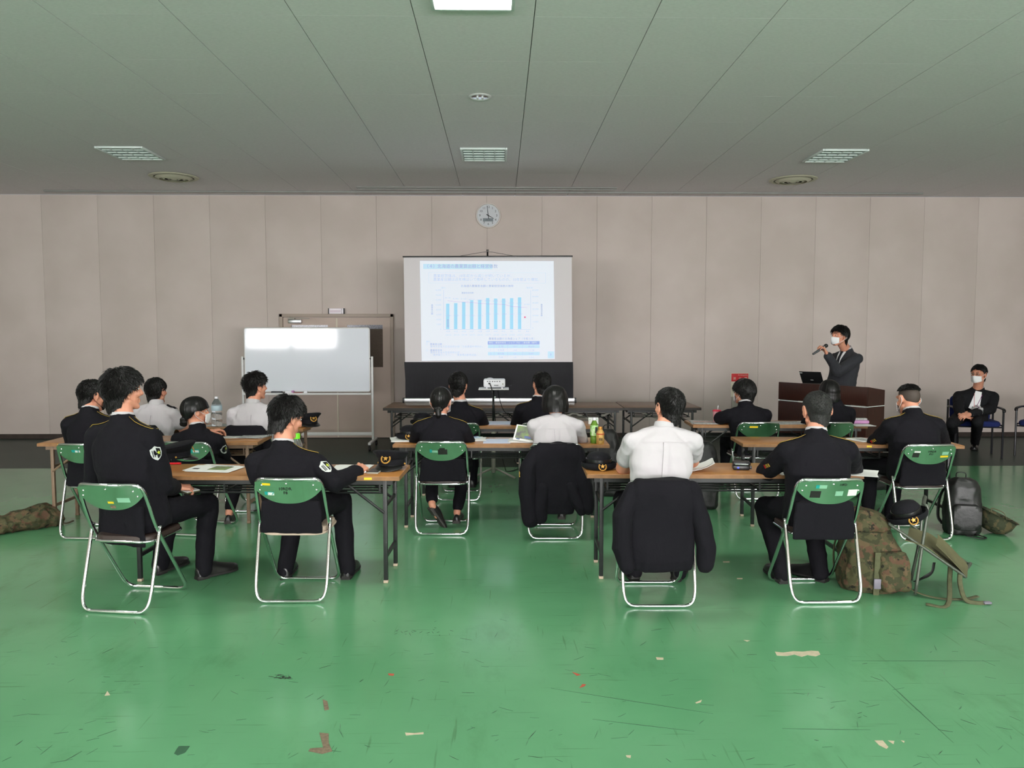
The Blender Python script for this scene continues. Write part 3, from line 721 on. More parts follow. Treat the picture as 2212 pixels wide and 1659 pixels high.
    MB().tube([Vector((a * 1.015, 0.262 + b * 1.015, 0.398)) for a, b in out], 0.0085, 8, closed=True).build('seat_rim', M['chrome'] if seat == 'vinyl' else M['seatboard'], t, 180)
    for sx in (-1, 1): MB().box((sx * 0.197, 0.16, 0.402), (0.012, 0.05, 0.02), bev=0.003).build('hinge', M['chrome'], t, 30)
    return t
Y, T_, PG, W_, BK, BR = 'yellow', 'teal', 'palegreen', 'whitest', 'blackst', 'brownst'
folding_chair('folding chair turned right under the big haired man at near left', -2.215, 4.325, R(-8), [(-0.06, 0.12, 0.640, 0.652, Y), (0.26, 0.62, 0.648, 0.676, PG), (-0.02, 0.14, 0.610, 0.628, BR)])
folding_chair('folding chair stencilled 10RDR F8 with pale board seat', -1.25, 4.478, R(-0.5), [(-0.76, -0.5, 0.715, 0.729, Y), (-0.72, -0.42, 0.652, 0.674, T_), (-0.62, -0.42, 0.652, 0.670, W_)], [('10RDR', -0.06, 0.693, 0.026), ('F8', -0.06, 0.667, 0.026)], seat='seatboard')
folding_chair('folding chair with a torn dark label, under the ponytailed woman', -0.466, 6.0, R(-1), [(-0.12, 0.26, 0.652, 0.694, BK), (-0.06, 0.16, 0.69, 0.706, BK), (-0.46, -0.36, 0.668, 0.694, T_), (-0.36, -0.13, 0.668, 0.686, PG)])
folding_chair('folding chair hidden under the navy jacket beside the tea bottle', 0.432, 5.862, R(-1))
folding_chair('folding chair hidden under the navy jacket at near right', 0.935, 4.367, R(-1))
folding_chair('folding chair with white and black stickers at near right', 1.942, 4.413, R(0.5), [(-0.62, -0.32, 0.640, 0.682, BK), (0.52, 0.82, 0.650, 0.690, W_), (-0.50, -0.40, 0.700, 0.722, T_), (-0.40, -0.18, 0.700, 0.722, PG), (0.12, 0.36, 0.652, 0.682, PG)], [('10RD', 0.30, 0.722, 0.020)])
folding_chair('folding chair stencilled 10RDR beside the black backpack', 3.305, 5.777, R(0), [(-0.70, -0.46, 0.655, 0.690, BK), (-0.66, -0.44, 0.694, 0.706, W_), (0.40, 0.74, 0.654, 0.668, Y), (0.44, 0.72, 0.675, 0.70, PG)], [('10RDR', 0.0, 0.702, 0.022), ('F11', 0.0, 0.68, 0.022)])
folding_chair('folding chair of the masked man at far left', -3.235, 5.92, R(-2), [(-0.35, -0.05, 0.69, 0.71, T_), (-0.2, 0.0, 0.69, 0.706, W_)])
folding_chair('folding chair with a teal sticker under the masked woman with a bun', -2.475, 6.01, R(-9), [(0.20, 0.62, 0.668, 0.700, T_), (0.36, 0.60, 0.674, 0.692, W_)], [('10R', -0.42, 0.665, 0.024)])
folding_chair('folding chair under the short haired officer in front of the white screen case', -0.40, 7.247, R(-1))
folding_chair('folding chair under the officer whose left ear shows by the screen', 0.40, 7.237, R(-1))
folding_chair('folding chair with yellow label under the bowl haired man', 2.49, 7.263, R(0), [(-0.52, -0.12, 0.705, 0.722, Y), (-0.2, 0.08, 0.739, 0.750, BK)])
folding_chair('folding chair of the long haired woman by the lectern', 3.20, 7.25, R(0))
folding_chair('folding chair of the white shirted man at back left', -3.23, 6.86, R(0))
folding_chair('folding chair of the white shirted man before the whiteboard', -2.27, 6.83, R(-2))

# ================================================================== blue armchairs by the wall
def armchair(label, x, y, rz):
    t = thing('blue_armchair', label, 'chair', (x, y, 0), rz, 'blue armchairs by the wall')
    for sx in (-1, 1):
        for sy, h in ((0.22, 0.62), (-0.22, 0.72)):
            MB().tube([(sx * 0.27, sy, 0.0), (sx * 0.27, sy, h)], 0.013, 8).build('leg', M['darkframe'], t)
        MB().tube(smoothpath([(sx * 0.27, 0.235, 0.60), (sx * 0.275, 0.20, 0.632), (sx * 0.275, 0.0, 0.640), (sx * 0.27, -0.20, 0.625)], 4), 0.020, 8, flat=0.7).build('armrest', M['plasticblack'], t, 180)
        MB().tube([(sx * 0.27, -0.22, 0.42), (sx * 0.27, 0.22, 0.42)], 0.011, 8).build('side_rail', M['darkframe'], t)
    MB().tube([(-0.27, 0.21, 0.40), (0.27, 0.21, 0.40)], 0.011, 8).tube([(-0.27, -0.21, 0.40), (0.27, -0.21, 0.40)], 0.011, 8).build('cross_rail', M['darkframe'], t)
    out = rounded(0.50, 0.46, 0.07, 5)
    ring = lambda z, g: [Vector((a * g, 0.01 + b * g, z)) for a, b in out]
    MB().loft([ring(0.405, 0.95), ring(0.42, 1.0), ring(0.455, 1.0), ring(0.472, 0.94), ring(0.475, 0.6)]).build('seat', M['blueseat'], t, 60)
    out2 = rounded(0.48, 0.34, 0.07, 5)
    rg = lambda d, g: [Vector((a * g, -0.235 - 0.10 * (b * g + 0.2) + d, 0.60 + b * g)) for a, b in out2]
    MB().loft([rg(-0.025, 0.95), rg(-0.02, 1.0), rg(0.015, 1.0), rg(0.03, 0.95), rg(0.033, 0.6)]).build('backrest', M['blueseat'], t, 60)
armchair('blue armchair under the masked man in glasses by the wall', 6.28, 9.96, R(162))
armchair('blue armchair cut by the right edge of the picture', 7.14, 9.84, R(130))

# ================================================================== people
def superell(a, b, n=22, e=2.4):
    out = []
    for k in range(n):
        t = 2 * math.pi * k / n; c, s = math.cos(t), math.sin(t)
        out.append((a * math.copysign(abs(c) ** (2 / e), c), b * math.copysign(abs(s) ** (2 / e), s)))
    return out
def hand(mb, W, d, n, right, curl=0.5, thumb=0.5, sc=1.0, spread=0.0):
    W = Vector(W); d = Vector(d).normalized(); n = Vector(n); n = (n - d * n.dot(d)).normalized(); s = d.cross(n)
    ts = s if right else -s
    mb.caps(W - d * 0.03, W + d * 0.03 * sc, 0.024 * sc, 0.022 * sc)
    lens = (0.043, 0.026, 0.020); fs = (0.98, 1.08, 1.0, 0.80)
    for i in range(4):
        o = 1.5 - i
        base = W + d * 0.015 * sc + ts * (0.011 * o * sc); kn = W + d * ((0.090, 0.094, 0.089, 0.080)[i] * sc) + ts * (0.0215 * o * sc)
        r = (0.0092, 0.0094, 0.0090, 0.0080)[i] * sc
        mb.caps(base, kn, 0.0150 * sc, r * 1.22)
        a = 0.0; p = kn; c = curl[i] if isinstance(curl, (list, tuple)) else curl
        dd = (d + ts * (spread * o * 0.1)).normalized()
        for j, inc in enumerate((70, 85, 55)):
            a += R(inc) * c; q = p + (dd * math.cos(a) + n * math.sin(a)) * (lens[j] * fs[i] * sc)
            mb.caps(p, q, r * (1 - 0.06 * j), r * (0.94 - 0.06 * j)); p = q
    p = W + d * 0.022 * sc + ts * 0.024 * sc; dr = (d * 0.62 + ts * 0.78 + n * 0.28).normalized()
    for j, L in enumerate((0.044, 0.032, 0.025)):
        q = p + dr * L * sc; mb.caps(p, q, (0.0145, 0.0108, 0.0098)[j] * sc, (0.0112, 0.0100, 0.0085)[j] * sc); p = q
        dr = (dr + d * 0.45 * thumb + n * 0.5 * thumb - ts * 0.55 * thumb).normalized()

HC, HR = Vector((0, -0.012, 0.026)), (0.0745, 0.0930, 0.0850)
def add_head(mb, Hm, N, fem=False):
    T = lambda x, y, z: Hm @ Vector((x, y, z)); rot = Hm.to_3x3()
    j = 0.92 if fem else 1.0
    mb.ell(T(*HC), HR, rot, 20, 14)
    mb.ell(T(0, 0.022, -0.034), (0.058 * j, 0.064, 0.074), rot, 18, 12)
    mb.ell(T(0, 0.050, -0.088), (0.030 * j, 0.030, 0.026), rot)
    for s in (-1, 1):
        mb.caps(T(s * 0.052 * j, 0.0, -0.055), T(s * 0.018, 0.062, -0.096), 0.020, 0.018)
        mb.ell(T(s * 0.043, 0.056, -0.016), (0.022, 0.022, 0.022), rot)
        mb.caps(T(s * 0.050, 0.062, 0.034), T(s * 0.010, 0.080, 0.032), 0.012, 0.013)
        mb.ell(T(s * 0.012, 0.090, -0.026), (0.009, 0.011, 0.008), rot)
        er = rot @ Matrix.Rotation(R(-18 * s), 3, 'Z')
        mb.ell(T(s * 0.077, -0.014, -0.004), (0.0085, 0.017, 0.031), er, 12, 10)
        ring = [T(s * (0.080 + 0.006 * math.sin(R(a)) * 0.3), 0, 0) + rot @ Vector((s * 0.004, -0.016 + 0.017 * math.cos(R(a)), 0.002 + 0.030 * math.sin(R(a)))) for a in range(-50, 231, 28)]
        mb.limb(ring, [0.0052] * len(ring), 8)
        mb.ell(T(s * 0.078, -0.004, -0.034), (0.006, 0.009, 0.010), rot, 10, 8)
    mb.caps(T(0, 0.082, 0.024), T(0, 0.104, -0.020), 0.0085, 0.0125)
    mb.caps(T(-0.018, 0.078, -0.057), T(0.018, 0.078, -0.057), 0.0085, 0.0085); mb.caps(T(-0.015, 0.078, -0.068), T(0.015, 0.078, -0.068), 0.0085, 0.0085)
    mb.caps(T(0, -0.022, -0.050), Vector(N) + rot @ Vector((0, 0.012, 0)), 0.055 * (0.9 if fem else 1), 0.060 * (0.88 if fem else 1), 18)

HAIR = {  # thickness top / side / back / front, hairline angles (front, temple, before ear, above ear, behind ear, nape), length hanging below that line, strands
 'short':  dict(t=(0.026, 0.015, 0.020, 0.024), b=(74, 80, 98, 94, 108, 112), drop=(0, 0, 0, 0.034, 0.080, 0.092), n=2200, L=(0.022, 0.050), lift=0.42, m='hair'),
 'big':    dict(t=(0.034, 0.024, 0.026, 0.032), b=(76, 84, 100, 97, 108, 112), drop=(0, 0, 0, 0.030, 0.076, 0.092), n=2600, L=(0.025, 0.050), lift=0.45, m='hair'),
 'spiky':  dict(t=(0.028, 0.012, 0.015, 0.028), b=(74, 80, 96, 93, 108, 112), drop=(0, 0, 0, 0.026, 0.068, 0.082), n=1500, L=(0.025, 0.048), lift=0.65, m='hair', taper=0.3),
 'neat':   dict(t=(0.020, 0.010, 0.013, 0.018), b=(71, 76, 98, 92, 108, 112), drop=(0, 0, 0, 0.026, 0.068, 0.082), n=1900, L=(0.018, 0.034), lift=0.30, m='hair', taper=0.3),
 'crop':   dict(t=(0.012, 0.006, 0.007, 0.011), b=(68, 74, 94, 91, 108, 112), drop=(0, 0, 0, 0.026, 0.068, 0.082), n=2200, L=(0.006, 0.011), lift=1.3, m='hairgrey', taper=0.5),
 'fade':   dict(t=(0.017, 0.007, 0.006, 0.016), b=(66, 66, 64, 61, 57, 54), n=1500, L=(0.010, 0.018), lift=0.8, m='hair', taper=0.6),
 'bowl':   dict(t=(0.032, 0.032, 0.032, 0.034), b=(86, 88, 98, 100, 108, 112), drop=(0, 0, 0, 0.006, 0.046, 0.062), n=1500, L=(0.03, 0.05), lift=0.10, m='hair'),
 'smooth': dict(t=(0.016, 0.012, 0.014, 0.016), b=(82, 86, 92, 90, 106, 112), drop=(0, 0, 0, 0, 0.030, 0.052), n=0, L=(0.04, 0.07), lift=0.03, m='hairsmooth'),
 'fringe': dict(t=(0.022, 0.020, 0.022, 0.026), b=(94, 94, 98, 96, 106, 112), drop=(0, 0, 0, 0, 0.030, 0.050), n=0, L=(0.04, 0.07), lift=0.03, m='hairsmooth'),
 'bob':    dict(t=(0.024, 0.034, 0.032, 0.024), b=(90, 94, 100, 100, 100, 100), drop=(0, 0.02, 0.085, 0.098, 0.102, 0.102), n=0, L=(0.05, 0.08), lift=0.0, m='hairsmooth', loose=True),
 'long':   dict(t=(0.020, 0.020, 0.024, 0.020), b=(90, 94, 100, 100, 100, 100), drop=(0, 0.0, 0.075, 0.085, 0.085, 0.085), n=0, L=(0.07, 0.13), lift=0.0, m='hairsmooth', loose=True),
}
def interp(vals, a):
    ks = (0, 45, 80, 97, 128, 180); a = abs(a)
    for i in range(5):
        if a <= ks[i + 1]:
            t = (a - ks[i]) / (ks[i + 1] - ks[i]); t = t * t * (3 - 2 * t); return vals[i] + (vals[i + 1] - vals[i]) * t
    return vals[-1]
def make_hair(style, Hm, parent, seed=0):
    S = HAIR[style]; rnd = random.Random(seed); tt, ts, tb, tf = S['t']; mb = MB()
    tilt = Matrix.Rotation(R(12), 3, 'X')                    # the crown sits a little back
    def surf(az_, th, extra=0.0):
        d = tilt @ Vector((math.sin(R(th)) * math.sin(R(az_)), math.sin(R(th)) * math.cos(R(az_)), math.cos(R(th))))
        nrm = Vector((d.x / HR[0], d.y / HR[1], d.z / HR[2])).normalized()
        c = (1 + math.cos(R(az_))) / 2; side = abs(math.sin(R(az_)))
        low = tf * c * (1 - side) + tb * (1 - c) * (1 - side) + ts * side
        k = min(th / 95.0, 1.0); k = k * k; t = tt * (1 - k) + low * k
        p = HC + Vector((HR[0] * d.x, HR[1] * d.y, HR[2] * d.z)) * 1.012
        q = p * 9 + Vector((seed * 3.7, 0, seed))
        t *= 1 + 0.16 * noise.noise(q * 1.6) + 0.10 * noise.noise(q * 4)
        if S['lift'] < 0.05: t += (0.0028 * noise.noise(Vector((math.cos(R(az_)) * 9, math.sin(R(az_)) * 9, seed))) + 0.0016 * noise.noise(Vector((math.cos(R(az_)) * 24, math.sin(R(az_)) * 24, seed)))) * min(1.0, th / 40)
        return p + nrm * (t + extra), nrm
    na, nr = (112 if S['lift'] < 0.05 else 56), 16; drop = S.get('drop'); rings = []; tp = S.get('taper', 0); loose = S.get('loose')
    for i in range(nr + 1):
        ring = []
        for k in range(na):
            a = -180 + 360 * k / na; thb = interp(S['b'], a) + 2.5 * noise.noise(Vector((a * 0.12, seed, 0)))
            th = max(thb * i / nr, 1.0); fade = 0.0
            if not drop and i >= nr - 1: fade = -0.4 * ts if i == nr - 1 else -1.15 * max(tt, ts)
            p, nn = surf(a, th, 0)
            if tp: p = p - nn * (tp * (ts if abs(a) > 60 else 0.3 * tf) * max(0.0, (i / nr - 0.55) / 0.45) ** 1.5)
            if fade: p = p + nn * max(fade, -0.018)
            ring.append(p)
        rings.append(ring)
    if drop:
        last = rings[-1]; nd = 6
        for j in range(1, nd + 1):
            ring = []
            for k in range(na):
                a = -180 + 360 * k / na; dz = interp(drop, a) * j / nd; p = last[k]
                f = 1 + 0.05 * math.sin(math.pi * j / nd) - 0.05 * (j / nd) ** 2 if abs(a) > 60 else 1 - 0.05 * j / nd
                if not loose: f = 1 - (0.12 + 0.8 * ts) * (j / nd) ** 1.3 if dz > 0.002 else 1 - 0.25 * (j / nd)
                q = Vector((p.x * f, (p.y + 0.012) * f - 0.012, p.z - dz)); q.x += 0.003 * noise.noise(Vector((a * 0.4, j * 0.2, seed))); q.y += 0.003 * noise.noise(Vector((a * 0.4, j * 0.2, seed + 9)))
                ring.append(q)
            rings.append(ring)
        rings.append([Vector((p.x * 0.8, p.y * 0.8, p.z + 0.012)) for p in rings[-1]])
    mb.loft([[Hm @ p for p in r] for r in rings], True)
    rot = Hm.to_3x3()
    if drop:
        nap = rings[nr:]
        for i in range(0 if S['lift'] < 0.05 else S['n'] // 3):
            k = rnd.randrange(na)
            if interp(drop, -180 + 360 * k / na) < 0.02: continue
            j = rnd.randrange(0, len(nap) - 2); p = nap[j][k].lerp(nap[j + 1][k], rnd.random()); q = nap[min(j + 2, len(nap) - 2)][(k + rnd.choice((-1, 0, 0, 1))) % na]
            o = Vector((p.x, p.y + 0.01, 0)).normalized(); L = min(rnd.uniform(*S['L']) * 0.7, 0.045); d = (q - p).normalized() if (q - p).length > 1e-5 else Vector((0, 0, -1))
            sd = d.cross(o).normalized(); e = p + d * L + o * (0.003 + L * 0.12 * S['lift']) + sd * rnd.uniform(-0.25, 0.25) * L; w_ = rnd.uniform(0.0015, 0.003); p = p - o * 0.002
            mb.add([Hm @ (p + sd * w_), Hm @ (p - sd * w_), Hm @ (p + o * w_ * 1.6 + d * L * 0.3), Hm @ e], [(0, 1, 2), (0, 2, 3), (2, 1, 3), (1, 0, 3)])
    for i in range(S['n']):
        a = rnd.uniform(-180, 180); thb = interp(S['b'], a); th = math.degrees(math.acos(1 - rnd.random() * (1 - math.cos(R(max(thb - 3, 5))))))
        p, nn = surf(a, th, -0.003); p2, _ = surf(a + rnd.uniform(-14, 14), th + 12)
        tang = (p2 - p); tang = (tang - nn * tang.dot(nn)).normalized()
        side = tang.cross(nn); L = rnd.uniform(*S['L']); lf = S['lift'] * rnd.uniform(0.5, 1.3) * (1.25 - 0.7 * th / 120)
        if drop and th > thb - 12 and abs(a) > 90 and not loose: tang = (tang * 0.35 + Vector((0, 0.25, -1))).normalized()
        if S['lift'] < 0.05 and th > thb - 22: continue
        if loose and th > thb - 12: L *= 0.6; tang = (tang * 0.3 + Vector((0, 0, -1))).normalized()
        dirv = (tang + nn * lf + side * rnd.uniform(-0.35, 0.35)).normalized()
        p1 = p + dirv * L * 0.5; pe = p1 + (dirv * 0.55 + tang * 0.45 - nn * (0.25 if S['lift'] < 0.6 else 0.05)).normalized() * L * 0.5
        if S['lift'] < 0.2:                                  # combed flat: keep the lock on the surface
            for q in (p1, pe):
                e = q - HC; rr = math.sqrt((e.x / (HR[0] + ts)) ** 2 + (e.y / (HR[1] + tb)) ** 2 + (e.z / (HR[2] + tt)) ** 2)
                if e.z > -0.02 and rr > 1.02: q -= e * (1 - 1.02 / rr)
        w_ = rnd.uniform(0.0013, 0.0028)
        b3 = [p + side * w_, p - side * w_ * 0.5 + nn * w_, p - side * w_ - nn * w_ * 0.3]
        m3 = [q - p + p1 for q in b3]
        mb.add([Hm @ q for q in b3 + m3] + [Hm @ pe], [(0, 1, 4, 3), (1, 2, 5, 4), (2, 0, 3, 5), (3, 4, 6), (4, 5, 6), (5, 3, 6)])
    return mb
def shoe(parent, heel, toe, heeled=False):
    heel, toe = Vector(heel), Vector(toe); d = (toe - heel).normalized(); u = Vector((0, 0, 1)); x = d.cross(u).normalized(); u = x.cross(d)
    m = Matrix((x, d, u)).transposed().to_4x4(); m.translation = heel
    L = 0.255 if heeled else 0.285; z0 = 0.024
    # (along, half width, height)
    prof = [(0.0, 0.020, 0.045), (0.012, 0.032, 0.064), (0.05, 0.036, 0.074), (0.09, 0.036, 0.076), (0.13, 0.038, 0.066), (0.17, 0.043, 0.052), (0.21, 0.045, 0.042), (0.25, 0.040, 0.034), (0.275, 0.028, 0.026), (0.285, 0.012, 0.018)]
    k = L / 0.285; up = MB(); rings = []
    for a, w_, h in prof:
        if heeled: h *= 0.72; w_ *= 0.82
        else: h *= 1.12
        rings.append([m @ Vector((w_ * math.cos(R(t)) * (1 if t <= 180 else 1), a * k, z0 + (h * max(math.sin(R(t)), 0)) ** 1.0)) for t in range(0, 181, 15)])
    up.loft(rings, True); o = up.build('shoe', M['leather'], parent, 60)
    so = MB(); bot, topr = [], []
    pts = [(w_ * (0.82 if heeled else 1.0) + 0.004, a * k) for a, w_, h in prof]
    outl = [(w_, a) for w_, a in pts] + [(-w_, a) for w_, a in reversed(pts)]
    so.loft([[m @ Vector((a, b, 0.010)) for a, b in outl], [m @ Vector((a, b, z0)) for a, b in outl]])
    hl = [(0.031, 0.0), (0.036, 0.03), (0.036, 0.075), (-0.036, 0.075), (-0.036, 0.03), (-0.031, 0.0)]
    so.loft([[m @ Vector((a * 0.95, b, 0.0)) for a, b in hl], [m @ Vector((a, b, 0.012)) for a, b in hl]])
    so.build('sole', M['solegrey'] if heeled else M['sole'], o, 40)
    return o

def face_parts(root, Hm, glasses=False):
    T = lambda x, y, z: Hm @ Vector((x, y, z)); rot = Hm.to_3x3()
    for s in (-1, 1):
        e = MB().ell(T(s * 0.030, 0.0720, 0.012), (0.0100, 0.0085, 0.0062), rot, 12, 8).build('eye', M['eye'], root, 180)
        MB().ell(T(s * 0.030, 0.0780, 0.012), (0.0050, 0.0036, 0.0052), rot, 10, 6).build('iris', M['iris'], e, 180)
        MB().limb([T(s * 0.048, 0.069, 0.034), T(s * 0.032, 0.0835, 0.040), T(s * 0.015, 0.0880, 0.036)], [0.003, 0.0042, 0.0036], 6).build('eyebrow', M['hair'], root, 180)
    MB().caps(T(-0.017, 0.0835, -0.0615), T(0.017, 0.0835, -0.0615), 0.0040, 0.0040, 8).build('lips', M['lips'], root, 180)
    if glasses:
        g = MB()
        for s in (-1, 1):
            g.tube([T(s * 0.033 + 0.024 * math.cos(R(a)), 0.096 - 0.004 * abs(math.cos(R(a))), 0.010 + 0.017 * math.sin(R(a))) for a in range(0, 360, 24)], 0.0012, 6, closed=True)
            g.tube([T(s * 0.057, 0.092, 0.014), T(s * 0.078, 0.03, 0.014), T(s * 0.082, -0.02, 0.010)], 0.0013, 6)
        g.tube([T(-0.010, 0.097, 0.013), T(0.010, 0.097, 0.013)], 0.0013, 6)
        gl = g.build('glasses', M['plasticblack'], root, 180)
        for s in (-1, 1): MB().lathe([(0.0, -0.0004), (0.022, -0.0004), (0.022, 0.0004), (0.0, 0.0004)], T(s * 0.033, 0.0945, 0.010), 16, rot @ Matrix.Rotation(R(90), 3, 'X'), 1.0, 0.75).build('lens', M['glass'], gl, 0)
def face_mask(root, Hm, m='mask'):
    T = lambda x, y, z: Hm @ Vector((x, y, z)); na, nz = 16, 8
    def pt(i, j, off):
        f = -1 + 2 * i / na; v = j / nz; ph = f * R(66)
        z = -0.004 - 0.098 * v + 0.010 * abs(f) * (1 - v) * -1 + 0.022 * abs(f) * v
        rx, ry = 0.069 + off, 0.070 + off
        bulge = 0.024 * math.exp(-(f / 0.38) ** 2) * math.sin(math.pi * min(0.25 + v * 0.7, 1))
        y = 0.028 + ry * math.cos(ph) + bulge - 0.010 * v * (1 - abs(f)) + 0.0015 * math.sin(v * 22)
        return T(rx * math.sin(ph), y, z)
    mb = MB(); m_ = na + 1
    vs = [pt(i, j, 0.004) for j in range(nz + 1) for i in range(m_)] + [pt(i, j, 0.0015) for j in range(nz + 1) for i in range(m_)]; o = m_ * (nz + 1); fs = []
    for j in range(nz):
        for i in range(na):
            a = j * m_ + i; fs += [(a, a + 1, a + m_ + 1, a + m_), (o + a, o + a + m_, o + a + m_ + 1, o + a + 1)]
    ed = list(range(m_)) + [j * m_ + na for j in range(1, nz + 1)] + [nz * m_ + i for i in range(na - 1, -1, -1)] + [j * m_ for j in range(nz - 1, 0, -1)]
    for a, b in zip(ed, ed[1:] + ed[:1]): fs.append((a, o + a, o + b, b))
    k = mb.add(vs, fs).build('face_mask', M[m], root, 180)
    for s in (-1, 1):
        MB().tube(smoothpath([T(s * 0.066, 0.056, -0.016), T(s * 0.078, 0.010, 0.006), T(s * 0.086, -0.018, 0.024), T(s * 0.090, -0.038, 0.0), T(s * 0.084, -0.024, -0.030), T(s * 0.064, 0.050, -0.078)], 4), 0.0016, 6).build('ear_loop', M[m], k, 180)

PINV = {}
_link = link
def link(name, me, parent=None, **props):
    o = _link(name, me, parent, **props)
    if parent is not None and parent.name in PINV: o.matrix_parent_inverse = PINV[parent.name]
    return o

def person(label, hip, T, Hc, head=(0, 0, 0), syaw=0, hyaw=None, style='navy', hair='short', fem=False, sw=0.178, wd=1.0, arms=None, legs=None, feet=None,
           mask=None, glasses=False, stand=False, epaulet=False, patch=None, chevron=None, hands=None, extra=None, slouch=0.03, seed=1, voxel=0.006, hem=0.0, pleat=False, tab=False, collar=True, heeled=False, hscale=1.0, shrug=0.0):
    hip, T, Hc = Vector(hip), Vector(T), Vector(Hc)
    root = thing('person', label, 'person', (hip.x, hip.y, 0)); PINV[root.name] = Matrix.Translation((-hip.x, -hip.y, 0))
    hyaw = syaw if hyaw is None else hyaw
    Hm = Matrix.Translation(Hc) @ Matrix.Rotation(R(head[0]), 4, 'Z') @ Matrix.Rotation(R(head[1]), 4, 'X') @ Matrix.Rotation(R(head[2]), 4, 'Y') @ Matrix.Scale(hscale, 4)
    up = (Hc - T); up = (up.normalized() + Vector((0, 0, 0.9))).normalized()
    N = T - up * 0.045
    X = Vector((math.cos(R(syaw)), math.sin(R(syaw)), 0)); Yf = Vector((-X.y, X.x, 0)); Xh = Vector((math.cos(R(hyaw)), math.sin(R(hyaw)), 0)); Yh = Vector((-Xh.y, Xh.x, 0))
    base = hip + Vector((0, 0, -0.10)); ctrl = (base + N) / 2 - Yf * slouch + Vector((0, 0, 0.02))
    def spine(t):
        p = base * (1 - t) ** 2 + ctrl * (2 * t * (1 - t)) + N * t * t; d = (ctrl - base) * (2 * (1 - t)) + (N - ctrl) * (2 * t); d.normalize()
        x = (Xh * (1 - t) + X * t).normalized(); x = (x - d * x.dot(d)).normalized(); return p, x, d.cross(x), d
    Ls = (ctrl - base).length * 0.5 + (N - base).length * 0.5 + 0.02
    shirt = style.startswith('shirt')
    thick = -0.006 if shirt else 0.0
    tor = MB(); rings = []
    k = wd * (0.90 if fem else 1.0)
    prof = [(0.0, 0.172, 0.125), (0.03 / Ls, 0.186, 0.138), (0.20, 0.186, 0.136), (0.36, 0.178 - (0.014 if fem else 0), 0.126), (0.52, 0.182 - (0.006 if fem else 0), 0.124)]
    prof += [(1 - d / Ls, a, b) for d, a, b in ((0.20, 0.190, 0.126), (0.125, 0.190, 0.114), (0.085, 0.176, 0.102), (0.052, 0.140, 0.088), (0.024, 0.094, 0.074), (0.0, 0.070, 0.066))]
    sk = sw / 0.178
    for i, (t, a, b) in enumerate(prof):
        p, x, y, d = spine(t); kk = k if i < 5 else 0.5 * (k + sk)
        rings.append([p + x * (u * kk + (thick if u > 0 else -thick) * 0) + y * (v * (0.93 if fem else 1.0)) for u, v in superell(a + thick, b + thick)])
    tor.loft(rings)
    p, x, y, d = spine(1 - 0.085 / Ls)
    J = {'L': p - X * sw + Vector((0, 0, shrug)), 'R': p + X * sw + Vector((0, 0, shrug))}
    # arms
    A = {}
    for s in 'LR':
        sg = -1 if s == 'L' else 1; spec = (arms or {}).get(s)
        if spec: A[s] = (Vector(spec[0]), Vector(spec[1]))
        else:
            e = J[s] + X * (sg * 0.045) + Yf * 0.12 + Vector((0, 0, -0.225)); wv = e - X * (sg * 0.11) + Yf * 0.21
            if not stand: e.z = max(e.z, 0.70); wv.z = 0.752
            A[s] = (e, wv)
    r0, r1, r2 = (0.066, 0.062, 0.049) if not shirt else (0.057, 0.050, 0.040)
    if fem: r0, r1, r2 = r0 * 0.9, r1 * 0.88, r2 * 0.88
    for s in 'LR':
        e, wv = A[s]; sg = -1 if s == 'L' else 1
        tor.caps(N + X * (sg * 0.050) - d * 0.046 - Yf * 0.004 + Vector((0, 0, shrug * 0.8)), J[s] - X * sg * 0.012, 0.048, r0 * 0.98)
        if style == 'shirt_s':
            q = J[s] + (e - J[s]) * 0.60; tor.caps(J[s], q, r0, r0 * 1.10)
        else:
            tor.limb([J[s], (J[s] + e) / 2 + Vector((0, 0, -0.004)), e], [r0, (r0 + r1) / 2 + 0.002, r1]); c = wv - (wv - e).normalized() * 0.012
            tor.caps(e, c, r1 * 1.02, r2)
    if not shirt and collar: 
        fk = 0.9 if fem else 1.0; cx1 = (X - up * X.dot(up)).normalized(); cy1 = up.cross(cx1)
        tor.loft([[N + up * z + cx1 * (r * fk * math.cos(2 * math.pi * i / 24)) + cy1 * (r * fk * math.sin(2 * math.pi * i / 24) + 0.006) for i in range(24)] for z, r in ((-0.03, 0.080), (0.0, 0.074), (0.034, 0.067), (0.036, 0.060))])
    if hem:                                                   # jacket skirt hanging behind the seat
        q = hip - Yh * 0.145; rr = []
        for z, wx, dy in ((0.60, 0.175, 0.03), (0.50, 0.185, 0.022), (0.42, 0.19, 0.016), (hem, 0.192, 0.012)):
            rr.append([Vector((q.x, q.y, z)) + Xh * u + Yh * v for u, v in superell(wx, dy, 22, 3.0)])
        tor.loft(rr)
    cm = {'navy': 'navy', 'suit': 'suit', 'blacksuit': 'blacksuit'}.get(style, 'shirt')
    nm = 'shirt' if shirt else 'jacket'
